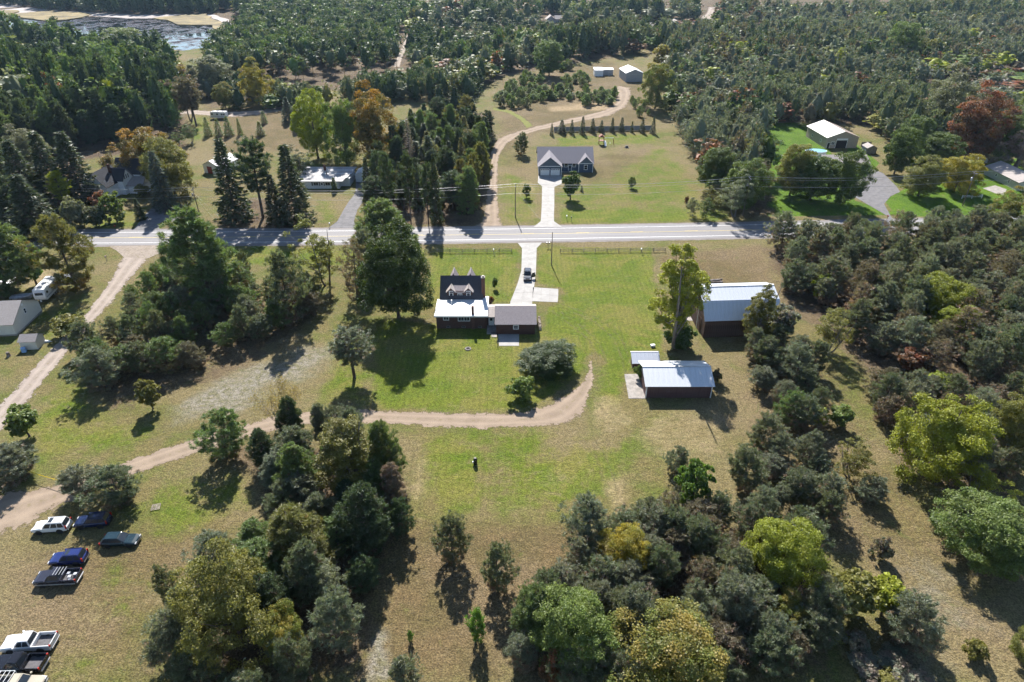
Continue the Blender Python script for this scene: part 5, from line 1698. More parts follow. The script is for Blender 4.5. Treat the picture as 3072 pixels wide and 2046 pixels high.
    ('young', 1520, 100, 150, 40, 'brilliant yellow tree in front of the distant mauve house', 'yellow'),
    # far side of the road, right
    ('young', 1311, 388, 458, 42, 'dense green young tree on the blue house lawn by the drive', 'maple'),
    ('young', 1210, 422, 455, 18, 'small bushy tree left of the blue house drive', 'maple'),
    ('young', 1452, 405, 432, 17, 'thin pale young tree in the middle of the blue house lawn', 'maple_light'),
    ('young', 1577, 448, 472, 10, 'thin red-leaved young tree on the blue house lawn', 'red'),
    ('small_spruce', 1337, 427, 440, 9, 'tiny spruce on the blue house lawn', 'spruce'),
    ('pine', 1198, 305, 355, 36, 'small pine standing left of the blue house', 'pine'),
    ('dome', 1640, 335, 440, 90, 'dark olive maple at the edge of the right wood', 'maple'),
    ('dome', 1705, 360, 480, 95, 'broad dark maple left of the lush lawn', 'maple'),
    ('open', 1690, 405, 500, 70, 'pale green tree by the right utility pole', 'silver'),
    ('dome', 1815, 325, 450, 85, 'left one of three round dark maples before the tan barn', 'olive'),
    ('dome', 1862, 355, 460, 95, 'middle one of three round dark maples before the tan barn', 'maple'),
    ('dome', 1930, 340, 470, 95, 'right one of three round dark maples before the tan barn', 'maple'),
    ('maple', 2220, 205, 370, 125, 'rust-red maple at the edge of the right wood', 'red'),
    ('maple', 2155, 165, 320, 120, 'tall grey-green maple behind the rust-red maple', 'silver'),
    ('dome', 2090, 260, 370, 80, 'dark green maple behind the garden shed', 'maple'),
    ('dome', 2055, 285, 400, 75, 'dark maple with pale top right of the garden shed', 'maple'),
    ('dome', 2140, 300, 390, 90, 'dark maple below the grey-green maple', 'maple'),
    ('maple', 2195, 345, 440, 95, 'golden yellow maple by the right driveway', 'yellow'),
    ('maple', 2110, 365, 450, 90, 'olive-brown maple left of the golden one', 'olive'),
    ('maple', 2310, 245, 380, 100, 'green maple at the right edge above the white truck', 'maple'),
    ('open', 2330, 290, 400, 100, 'grey bare-branched tree at the right edge', 'dead'),
    ('maple', 2300, 440, 530, 75, 'gold-flecked tree before the sage house', 'gold_tip'),
    ('maple', 2060, 35, 150, 75, 'round green maple high in the right wood', 'maple_light'),
    ('maple', 2130, 80, 150, 60, 'yellow-topped maple in the right wood', 'olive'),
    # left edge beyond the gravel road
    ('white_pine', 20, 515, 680, 130, 'big green pine at the left edge before the road', 'pine_green'),
    ('young', 85, 548, 655, 66, 'bright green tree beside the big left-edge pine', 'bright'),
    ('pine', 178, 502, 665, 130, 'spreading olive pine by the gravel road junction', 'pine_olive'),
    ('bush', 165, 730, 770, 70, 'shaggy bush in the shade of the olive pine', 'olive'),
]
for e in one:
    tree(*e)

# ------------------------------------------------------------------ rows
row = [(1272, 352, 389), (1289, 362, 345), (1315, 361, 345), (1341, 346, 333), (1371, 354, 338), (1398, 352, 340)]
ORD = ['leftmost', 'second', 'third', 'fourth', 'fifth', 'sixth', 'seventh', 'eighth', 'ninth', 'tenth', 'rightmost']
zx = [(1655, 371, 406), (1685, 360, 400), (1715, 360, 402), (1747, 350, 402), (1777, 356, 398), (1804, 362, 396), (1836, 354, 396), (1864, 353, 396), (1895, 364, 397), (1926, 356, 398), (1958, 352, 400)]
zw = [13, 30, 17, 22, 22, 20, 18, 22, 12, 20, 20]
for i, (px, pt, pb) in enumerate(zx):
    x, y = G(px, pb)
    H = height_at(y, pt)
    R = zw[i] / scale_at(x, y, H / 2) / 2
    plant('small_spruce', x, y, H, R, '%s spruce from the left in the row along the board fence' % ORD[i] if 0 < i < 10 else '%s spruce in the row along the board fence' % ORD[i], 'spruce', 'spruces along the board fence')
rw = [(850, 360, 465), (868, 350, 455), (885, 365, 470), (905, 352, 505), (925, 370, 470), (945, 355, 512), (962, 360, 480), (985, 375, 515), (1005, 350, 515)]
for i, (ox, ot, ob) in enumerate(rw):
    tree('pine_tall' if i % 2 else 'spruce', ox, ot, ob, 34, '%s conifer in the screen of thin conifers along the ranch drive' % (['leftmost', 'second', 'third', 'fourth', 'fifth', 'sixth', 'seventh', 'eighth', 'rightmost'][i] if i in (0, 8) else ['leftmost', 'second', 'third', 'fourth', 'fifth', 'sixth', 'seventh', 'eighth'][i] + ' from the left,'),
         'dark' if i % 2 else 'spruce', 'conifer screen along the ranch drive')
for i, (ox, ot, ob, ow) in enumerate([(480, 270, 312, 22), (505, 272, 312, 22), (528, 268, 312, 24), (553, 272, 310, 14), (600, 280, 312, 24), (438, 283, 330, 34), (412, 300, 345, 30), (608, 255, 284, 18)]):
    tree('small_spruce' if i < 5 or i == 7 else 'open', ox, ot, ob, ow, ['leftmost small conifer in front of the parked travel trailer', 'small conifer right before the parked travel trailer', 'bushy small conifer right of the parked travel trailer', 'slim small conifer on the lawn below the gravel lane',
         'lone dark bush-like conifer on the dry slope', 'grey-green tree left of the small conifers', 'round tree at the edge of the left wood', 'small conifer beside the gravel lane'][i], 'pine_green', 'small conifers below the gravel lane')

# ------------------------------------------------------------------ stands: the nearest as single trees, the far ones as woods


def in_poly(P, poly): return sdist(P, WP(poly)) > 0


def scatter(poly, step, seed, skip=()):
    rng = np.random.default_rng(seed)
    W = WP(poly)
    lo, hi = W.min(0), W.max(0)
    X = np.arange(lo[0], hi[0], step); Y = np.arange(lo[1], hi[1], step * .87)
    gx_, gy_ = np.meshgrid(X, Y)
    gx_ = gx_ + (np.arange(len(Y)) % 2)[:, None] * step / 2
    P = np.stack([gx_.ravel(), gy_.ravel()], 1) + rng.normal(size=(gx_.size, 2)) * step * .22
    P = P[sdist(P, W) > 0]
    for s in skip:
        if len(P): P = P[sdist(P, WP(s)) < 0]
    return P[np.argsort(P[:, 1])]


def clear_of(P, k=.55):
    out = []
    for p in P:
        if all((p[0] - t[0]) ** 2 + (p[1] - t[1]) ** 2 > (k * (t[2] + 2.2)) ** 2 for t in TREES[:NEAR]): out.append(p)
    return out


STAND = {}
NEAR = len(TREES)
R1 = [(2300, 735), (2700, 722), (3090, 700), (3090, 1190), (2780, 1170), (2660, 1130), (2590, 1050), (2470, 960), (2370, 890)]
R2 = [(2630, 1180), (3090, 1195), (3090, 1490), (2960, 1505), (2800, 1440), (2690, 1350), (2640, 1260)]
C1 = [(430, 850), (560, 790), (700, 830), (950, 900), (940, 950), (800, 1020), (620, 1090), (400, 1165), (300, 1175), (260, 1090), (390, 970)]
B2 = [(1700, 1680), (1960, 1560), (2240, 1550), (2440, 1650), (2500, 1760), (2440, 2080), (1560, 2100), (1520, 1960), (1640, 1830)]
B3 = [(2480, 1900), (2700, 1950), (2800, 2060), (2450, 2080)]
M1 = [(2240, 1080), (2360, 1020), (2440, 1120), (2480, 1300), (2540, 1480), (2450, 1600), (2300, 1560), (2230, 1350)]
B1 = [(800, 1310), (1060, 1320), (1150, 1420), (1130, 1560), (1040, 1700), (980, 1850), (860, 2080), (560, 2080), (590, 1850), (780, 1640), (850, 1500), (790, 1400)]
stands = [
    (R1, 6.1, 'pine', (6.5, 10.5), (2.6, 4.0), ['pine', 'pine_grey', 'pine', 'pine_grey', 'brown'], 'grey-green pine in the dense wood right of the old barn', 'pines right of the old barn', 11),
    (R2, 4.9, 'pine', (5, 8), (2.0, 3.1), ['pine', 'pine_grey', 'brown'], 'pine in the thicket round the huge yellow-olive tree', 'pines round the huge yellow-olive tree', 12),
    (C1, 5.3, 'pine', (5.0, 8.5), (2.0, 3.3), ['pine', 'pine', 'pine_grey', 'pine_green', 'brown'], 'pine in the grove between the gravel road and the huge maple', 'pines of the grove by the gravel road', 13),
    (B2, 3.9, 'pine', (4.5, 7.5), (1.9, 3.1), ['pine', 'pine_grey', 'pine', 'brown'], 'grey-green pine in the lower right thicket', 'pines of the lower right thicket', 14),
    (B3, 4.0, 'bush', (1, 2), (1.0, 1.8), ['pine_grey', 'olive'], 'low shrub in the lower right corner of the meadow', 'low shrubs of the meadow corner', 15),
    (B1, 4.6, 'white_pine', (6, 10), (1.9, 3.0), ['pine', 'dark', 'pine_green', 'pine_grey'], 'pine inside the dense clump left of the back lawn', 'pines inside the dense clump', 17),
    (M1, 5.8, 'pine', (4, 7), (1.8, 2.9), ['pine', 'pine_grey'], 'pine between the meadow corridor and the lower right thicket', 'pines beside the meadow corridor', 16),
]
rng0 = np.random.default_rng(5)
for poly, step, kind, hh, rr, tints, lab, grp, sd in stands:
    for p in clear_of(scatter(poly, step, sd)):
        tn = tints[rng0.integers(len(tints))]
        _o = plant('brown_pine' if (tn == 'brown' and kind == 'pine' and rng0.random() < .4) else 'pine_skirt' if (kind == 'pine' and rng0.random() < .45) else kind, p[0], p[1], rng0.uniform(*hh), rng0.uniform(*rr), lab, tn, grp, name='shrub' if kind == 'bush' else None)
        STAND.setdefault(grp, []).append((_o, tn, p))

# tall white pine leading the grove
tree('white_pine', 505, 478, 700, 150, 'tall bright green white pine leading the grove by the road', 'pine_green')
tree('pine', 672, 583, 742, 100, 'dense dark pine at the right end of the grove', 'pine')
tree('pine', 205, 745, 850, 78, 'dark pine at the grove corner nearest the gravel road', 'pine')
tree('pine', 245, 805, 925, 105, 'grey-green pine at the lower left corner of the grove', 'pine_grey')
tree('young', 1005 * .0 + 352, 868, 940, 50, 'small dark bush-like tree at the bottom of the grove', 'olive')

F1 = [(-60, 500), (60, 480), (230, 462), (340, 430), (540, 405), (545, 320), (520, 190), (300, 160), (-100, 150)]
F2 = [(640, 262), (1190, 250), (1196, 120), (1240, 40), (1250, 3), (700, 3), (730, 120), (640, 180)]
F3 = [(1010, 318), (1420, 300), (1440, 262), (1240, 250), (1000, 275)]
F3b = [(500, 300), (640, 262), (1010, 320), (880, 330), (700, 330), (660, 300)]
F4 = [(1110, 640), (1330, 650), (1428, 645), (1462, 540), (1468, 420), (1420, 352), (1250, 390), (1200, 470), (1130, 560)]
F5a = [(2000, 285), (2050, 430), (2130, 540), (2240, 640), (2290, 620), (2290, 520), (2280, 380), (2600, 372), (2650, 420), (2850, 470), (3100, 440), (3150, 300), (2600, 250), (2000, 240)]
F5b = [(2000, 240), (2600, 250), (3150, 300), (3300, 3), (1990, 3), (1960, 150)]
F6 = [(1240, 250), (1450, 262), (1500, 225), (1700, 190), (1860, 168), (1960, 160), (1990, 3), (1260, 3), (1230, 90)]
F7 = [(-60, 690), (40, 690), (60, 600), (30, 500), (-60, 480)]
F8 = [(-200, 14), (80, 20), (140, 32), (300, 42), (600, 44), (640, 40), (740, 24), (740, 2), (-200, 2)]
F9 = [(2060, 660), (2280, 650), (2260, 640), (2120, 560)]
WCLEAR = [[(1480, 330), (1500, 240), (1700, 190), (1770, 190), (1860, 170), (1960, 180), (1990, 300), (1970, 480), (1480, 480)],
          [(1615, 90), (1700, 90), (1690, 48), (1620, 48)], [(1600, 32), (1690, 32), (1690, 14), (1600, 14)], [(1915, 108), (2150, 100), (2140, 62), (1915, 66)], [(1930, 50), (2010, 50), (2010, 20), (1930, 20)],
          [(2085, 60), (2150, 60), (2150, 24), (2095, 24)],
          [(1172, 205), (1212, 205), (1236, 120), (1245, 96), (1228, 96), (1196, 140)], [(1262, 50), (1294, 50), (1294, 12), (1266, 12)],
          [(2366, 48), (2416, 48), (2408, 22), (2366, 22)], [(-100, 150), (240, 150), (560, 160), (720, 140), (740, 60), (640, 46), (300, 44), (130, 34), (60, 18), (-100, 10)]]
LO = []   # far trees that become woods: (x, y, H, R, kind, tint)
woods = [
    (F1, 6.4, 'white_pine', (13, 22), (2.8, 4.8), ['dark', 'pine_green', 'dark', 'spruce'], 'dark tall pine in the front of the left wood', 'pines of the left wood', 21, 42, .06),
    (F4, 6.3, 'spruce', (7, 15), (2.4, 4.0), ['dark', 'spruce', 'dark', 'pine_green', 'pine_olive'], 'tall conifer in the block beside the sandy lane', 'conifer block beside the sandy lane', 24, 90, .0),
    (F3, 5.2, 'pine', (8, 13), (2.4, 3.4), ['pine', 'dark'], None, None, 23, 0, .05),
    (F3b, 5.6, 'pine', (7, 12), (2.4, 3.4), ['pine', 'dark', 'pine_grey'], None, None, 28, 0, .15),
    (F5a, 5.8, 'pine', (7, 14), (2.2, 3.8), ['pine', 'pine_grey', 'dark', 'pine', 'brown'], None, None, 25, 0, .10),
    (F7, 5.5, 'spruce', (8, 13), (2.2, 3.0), ['dark', 'spruce'], 'dark conifer at the left edge across the road', 'conifers at the left edge', 27, 40, .0),
    (F9, 5.0, 'open', (5, 9), (1.8, 2.8), ['maple', 'olive', 'silver'], 'leafy tree in the tongue of wood by the right pole', 'trees by the right pole', 29, 30, .0),
    (F2, 5.2, 'pine_tall', (14, 18.5), (2.2, 3.0), ['dark', 'pine', 'dark', 'pine_green'], None, None, 22, 0, .015),
    (F5b, 6.2, 'pine', (9, 16), (2.4, 4.2), ['pine', 'pine_grey', 'dark', 'pine', 'brown'], None, None, 26, 0, .10),
    (F6, 6.2, 'pine', (8, 16), (2.4, 4.0), ['pine', 'dark', 'pine_grey', 'dark', 'pine_green'], None, None, 30, 0, .10),
    (F8, 7.0, 'white_pine', (14, 21), (3.0, 4.4), ['dark', 'dark', 'spruce'], None, None, 31, 0, .05),
]
NEAR = len(TREES)


def patch(p, f, s):
    r = np.random.default_rng(s)
    return sum(math.cos(p[0] * f * a + p[1] * f * b + c) for a, b, c in r.uniform(-1.6, 1.6, (6, 3)) * np.array([1, 1, 2])) / 2.6


for poly, step, kind, hh, rr, tints, lab, grp, sd, most, base_leafy in woods:
    leafy = base_leafy
    P = clear_of(scatter(poly, step, sd, WCLEAR if kind != 'spruce' else ()))
    for i, p in enumerate(P):
        qx, qy = project(p[0], p[1])
        if not -70 < qx < 3140 or p[1] > (780 if sd != 31 else 1050): continue
        H, R = rng0.uniform(*hh), rng0.uniform(*rr)
        tn = tints[rng0.integers(len(tints))]
        if i >= most:                                  # the farther, the sparser and broader; patches of height and kind
            n1 = patch(p, .021, 1); n2 = patch(p, .034, 2)
            kp = (min(1.0, (300.0 / p[1]) ** 1.35) if sd != 31 else .7) * (.9 if n1 > -.75 else .25)
            if rng0.random() > kp: continue
            R *= 1.12 * max(kp, .3) ** -.40
            if sd != 22:
                H *= 1.0 + .28 * n1
                leafy = base_leafy + (.35 if n2 > .55 else 0)
                if n2 < -.3: tn = tints[0]
                elif n2 < .2: tn = tints[1]
        if i < most:
            _o = plant(('pine_tall', 'white_pine')[rng0.integers(2)] if (kind == 'spruce' and rng0.random() < .6) else kind, p[0], p[1], H, R, lab, tn, grp, name='conifer' if kind == 'spruce' else None)
            STAND.setdefault(grp, []).append((_o, tn, p))
        elif rng0.random() < leafy: LO.append((p[0], p[1], H * .85, R * rng0.uniform(1.2, 2.1), 'open', ['maple', 'silver', 'olive', 'maple_light', 'maple', 'lime', 'red', 'silver'][rng0.integers(8)]))
        elif rng0.random() < .05: continue
        else: LO.append((p[0], p[1], H, R, 'spruce' if rng0.random() < .12 and kind != 'pine_tall' else kind, tn))

# young pines on the sandy clearing
YP = [(1480, 300), (1560, 240), (1700, 200), (1760, 245), (1850, 280), (1845, 318), (1700, 322), (1560, 330), (1490, 320)]
for i, p in enumerate(scatter(YP, 5.0, 41)):
    if patch(p, .11, 7) + rng0.normal() * .35 < -.1: continue
    _o = plant('young_pine', p[0], p[1], rng0.uniform(2.4, 5.4), rng0.uniform(1.5, 2.6), 'young pine scattered on the sandy clearing before the metal barn', 'pine_green' if i % 3 else 'pine', 'young pines on the sandy clearing')
    STAND.setdefault('young pines on the sandy clearing', []).append((_o, '', p))
for i, (px, py, h, r) in enumerate([(1895, 310, 3.5, 1.3), (1905, 325, 4, 1.5), (1918, 350, 4.5, 1.7), (1930, 330, 3.5, 1.2), (1945, 345, 2.5, 1.0)]):
    x, y = G(px, py)
    _o = plant('young_pine', x, y, h, r, 'young pine between the sandy lane and the right wood', 'pine_green', 'young pines right of the sandy lane')
    STAND.setdefault('young pines right of the sandy lane', []).append((_o, '', (x, y)))


def lo_proto(kind, near, s):
    """lighter trees for the distance, in three variants"""
    m, c = (1.0, 1) if not near else (.75, 1.3)
    if kind == 'white_pine': t = pine(901 + s, H=16, R=4., z0=.1, whorl=1.5 if not near else 1.0, nb=6, tufts=int(3.4 * c), nn=3, nl=1.2 * m, nw=.75 * m, up=.3, taper=.7, brown=.05, limbs=False)
    elif kind == 'pine_tall': t = pine(911 + s, H=15, R=3., z0=.38, whorl=1.2 if not near else .8, nb=5, tufts=int(3.4 * c), nn=3, nl=1.0 * m, nw=.65 * m, up=.35, taper=.5, brown=.12, limbs=False)
    elif kind == 'spruce': t = spruce(921 + s, H=12, R=3, whorl=1.0 if not near else .7, nb=6, sp=int(3 * c), nl=1.1 * m, nw=.5 * m)
    elif kind == 'open': t = broadleaf(931 + s, H=10, R=3.4, th=.8, nc=int(30 * c), nl=int(8 * c), ls=.36 * m, lobes=.35)
    else: t = pine(941 + s, H=9, R=2.9, z0=.08, whorl=.85 if not near else .6, nb=5, tufts=int(3.4 * c), nn=3, nl=.8 * m, nw=.5 * m, up=.5, taper=.55, brown=.2, limbs=False)
    return t


LOK = {}
def far_wood(name, label, items):
    VS, FS, TS, VA = [], {3: [], 4: []}, [], []
    n = 0
    rng = np.random.default_rng(9)
    for (x, y, H, R, kind, tn) in items:
        near = y < 330
        key = (kind, near, rng.integers(3))
        if key not in LOK: LOK[key] = lo_proto(kind, near, int(key[2]))
        t = LOK[key]
        V, F, val, mx = t['leaf']
        a = rng.uniform(0, 6.28)
        ca, sa = math.cos(a), math.sin(a)
        s, h = R / t['R'], H / t['H']
        q = np.stack([x + (V[:, 0] * ca - V[:, 1] * sa) * s, y + (V[:, 0] * sa + V[:, 1] * ca) * s, V[:, 2] * h], 1)
        A, B = (np.array(c) for c in TINT[tn])
        j = rng.uniform(.85, 1.15)
        VS.append(q); FS[F.shape[1]].append(F + n); n += len(V)
        TS.append((A[None] * (1 - mx[:, None]) + B[None] * mx[:, None]) * j); VA.append(val)
        zc = [(.1, .16), (.62, .42), (.5, .66), (.16, .93)] if kind != 'pine_tall' else [(.1, .42), (.6, .6), (.5, .8), (.12, .97)]
        th6 = np.arange(6) * 1.0472 + a
        CV = np.concatenate([np.stack([x + R * f * np.cos(th6) * rng.uniform(.8, 1.2, 6), y + R * f * np.sin(th6) * rng.uniform(.8, 1.2, 6), np.full(6, H * z)], 1) for f, z in zc])
        ci = np.arange(24).reshape(4, 6)
        CF = np.concatenate([np.stack([ci[k], np.roll(ci[k], -1), np.roll(ci[k + 1], -1), ci[k + 1]], 1) for k in range(3)])
        VS.append(CV); FS[4].append(CF + n); n += 24
        TS.append(np.tile(A[None] * j * .9, (24, 1))); VA.append(np.ones(24))
        WV = np.array([[x - .16, y, 0], [x + .16, y, 0], [x + .08, y, H * .8], [x - .08, y, H * .8]])
        VS.append(WV); FS[4].append(np.array([[0, 1, 2, 3]]) + n); n += 4
        TS.append(np.tile([[.115, .088, .072]], (4, 1))); VA.append(np.ones(4))
    fs = [np.concatenate(FS[k]) for k in (3, 4) if FS[k]]
    me = mesh_np(name, np.concatenate(VS), fs, [M['leaf_far']], {'tint': np.concatenate(TS), 'val': np.concatenate(VA)})
    return tag(link(name, me), label, None, None, 'stuff')


def sel(f): return [t for t in LO if f(*project(t[0], t[1]))]
parts_ = {'left': [], 'mid': [], 'right': []}
for t in LO:
    px, py = project(t[0], t[1])
    parts_['left' if px < 640 else 'mid' if px < 1950 else 'right'].append(t)
far_wood('woods', 'dark pine wood round the pond, upper left', parts_['left'])
far_wood('woods', 'tall pine plantation and woods filling the upper middle', parts_['mid'])
far_wood('woods', 'grey-green pine wood filling the upper right', parts_['right'])
print('TREES', len(TREES), 'far', len(LO), {k: len(v) for k, v in parts_.items()})

# ------------------------------------------------------------------ stand trees are told apart by what they stand beside
MARKS = [('old barn', 2210, 950), ('maroon shed', 2040, 1150), ('brightest yellow tree', 2803, 960), ('lower yellow tree', 2845, 1010), ('rust-red tree', 2727, 1110), ('lime round tree', 2812, 1180), ('vine-covered tree', 2512, 1280),
         ('huge yellow-olive tree', 2793, 1390), ('olive right-edge tree', 2990, 1370), ('small lime tree top', 2460, 900), ('yellowish tree by the barn', 2473, 1030), ('lush lawn utility pole', 2887, 640), ('wide asphalt driveway', 2660, 650),
         ('tall wood-edge utility pole', 2228, 650), ('tall white pine', 659, 860), ('road junction mailbox', 521, 760), ('dense dark grove pine', 877, 930), ('grove corner pine', 267, 1080), ('airy yellow-green tree', 972, 830), ('bush-like grove tree', 460, 1200),
         ('leafless shrub', 861, 1250), ('tall olive poplar', 1054, 1450), ('olive red pine', 913, 1680), ('yellow-olive oak', 724, 1890), ('orange-tinged oak', 861, 1960), ('lawn-edge green pine', 1168, 1440), ('silvery young tree', 992, 1800),
         ('golden yellow maple', 1880, 1700), ('yellow-green ash', 2323, 1750), ('bright green maple', 1712, 1980), ('orange-tipped maple', 2010, 2010), ('wide grey pine', 2205, 1840), ('bright green sapling', 2072, 1480), ('orange-yellow maple', 2349, 1880),
         ('yellow corridor bush', 2414, 1350), ('lime meadow sapling', 2643, 1840), ('white farmhouse', 330, 570), ('big left spruces', 180, 600), ('orange-topped maple', 467, 520), ('small travel trailer', 660, 356), ('thin lane-end pine', 590, 378), ('pond maple', 391, 180),
         ('white ranch house', 980, 550), ('gold and orange maple', 1125, 500), ('grey dead spruce', 1233, 520), ('slim utility pole', 1546, 650), ('ranch conifer screen', 1230, 640), ('pale-roofed house', 1205, 395), ('small pine by the blue house', 1563, 460),
         ('metal barn', 1890, 246), ('white-roofed shed', 1808, 230), ('leftmost fence spruce', 1655, 405), ('dark clearing maple', 1647, 225), ('sandy lane bend', 1870, 300), ('left-edge road pine', 26, 880)]
ONES = ['nearest', 'second', 'third', 'fourth', 'fifth', 'sixth', 'seventh', 'eighth', 'ninth', 'tenth', 'eleventh', 'twelfth', 'thirteenth', 'fourteenth', 'fifteenth', 'sixteenth', 'seventeenth', 'eighteenth', 'nineteenth', 'twentieth'] + ['twenty-' + w for w in ('first', 'second', 'third', 'fourth', 'fifth', 'sixth', 'seventh', 'eighth', 'ninth')] + ['thirtieth'] + ['thirty-' + w for w in ('first', 'second', 'third', 'fourth', 'fifth', 'sixth', 'seventh', 'eighth', 'ninth')]
LOOK = {'pine': 'green', 'pine_grey': 'grey-green', 'brown': 'brownish', 'pine_green': 'fresh green', 'dark': 'dark', 'spruce': 'blackish', 'pine_olive': 'olive', 'maple': 'green', 'olive': 'olive', 'silver': 'silvery', '': 'young'}
_seen = {}
for grp, mem in STAND.items():
    for o, tn, p in mem:
        qx, qy = project(p[0], p[1], 2.0)
        m = min(MARKS, key=lambda k: (k[1] - qx) ** 2 + (k[2] - qy) ** 2 * 1.6)
        dx, dy = qx - m[1], (qy - m[2]) * 1.3
        side = ('right of' if dx > 0 else 'left of') if abs(dx) > abs(dy) else ('below' if dy > 0 else 'above')
        kind = 'conifer' if o.name.startswith('conifer') else 'shrub' if o.name.startswith('shrub') else 'tree' if o.name.startswith('broadleaf') else 'pine'
        key = (LOOK.get(tn, 'green'), kind, side, m[0])
        _seen.setdefault(key, []).append((math.hypot(dx, dy), o))
for (look, kind, side, mk), lst in _seen.items():
    lst.sort(key=lambda t: t[0])
    for i, (_, o) in enumerate(lst):
        o['label'] = '%s %s %s %s the %s' % (ONES[min(i, 38)], look, kind, side, mk) if len(lst) > 1 else '%s %s %s the %s' % ('only ' + look, kind, side, mk)

# ------------------------------------------------------------------ vehicles
def car_paint(name, col):
    return paint(name, col, .16, .05, 1.0, .0, spec=.35, coat=.5)


def loft(sections):
    """closed cross-sections of equal length -> shell with end caps"""
    n = len(sections[0])
    vs = [p for s in sections for p in s]
    fs = []
    for k in range(len(sections) - 1):
        fs += [(k * n + i, k * n + (i + 1) % n, (k + 1) * n + (i + 1) % n, (k + 1) * n + i) for i in range(n)]
    fs += [tuple(range(n - 1, -1, -1)), tuple(range((len(sections) - 1) * n, len(sections) * n))]
    return MB().add(vs, fs)


def section(x, zl, zh, hw, tum=.1):
    c = min(.14, (zh - zl) * .3)
    return [(x, -hw * .9, zl), (x, hw * .9, zl), (x, hw, zl + c), (x, hw, zh - c), (x, hw - tum, zh), (x, -hw + tum, zh), (x, -hw, zh - c), (x, -hw, zl + c)]


def wheel(root, x, y, r, w=.24):
    s = 1 if y > 0 else -1
    o = MB().tube((0, -w / 2, 0), (0, w / 2, 0), r, r, 18).build('wheel', M['rubber'], root, (x, y, r), bevel=.04)
    MB().tube((0, s * (w / 2 - .01), 0), (0, s * (w / 2 + .012), 0), r * .62, r * .58, 14).build('rim', M['rim'], o)
    return o


def vehicle(name, label, kind, col, front_wheel, rear_wheel, side, L=4.7, W=1.85, Hh=1.75, door_open=False, cat='car', two_tone=None, group='cars parked on the dry field', rack=False):
    """front_wheel, rear_wheel: picture points of the wheel feet on the visible side ('l' or 'r' seen from the driver)"""
    a, b = Vector(G(*front_wheel)), Vector(G(*rear_wheel))
    d = (a - b).normalized()
    nrm = Vector((-d.y, d.x))                       # driver's left
    mid = (a + b) / 2 + nrm * (-(W / 2 - .12) if side == 'l' else (W / 2 - .12))
    root = empty(name, (mid.x, mid.y, 0), math.atan2(d.y, d.x), label, cat, group)
    return build_vehicle(root, kind, col, L, W, Hh, door_open, two_tone, rack)


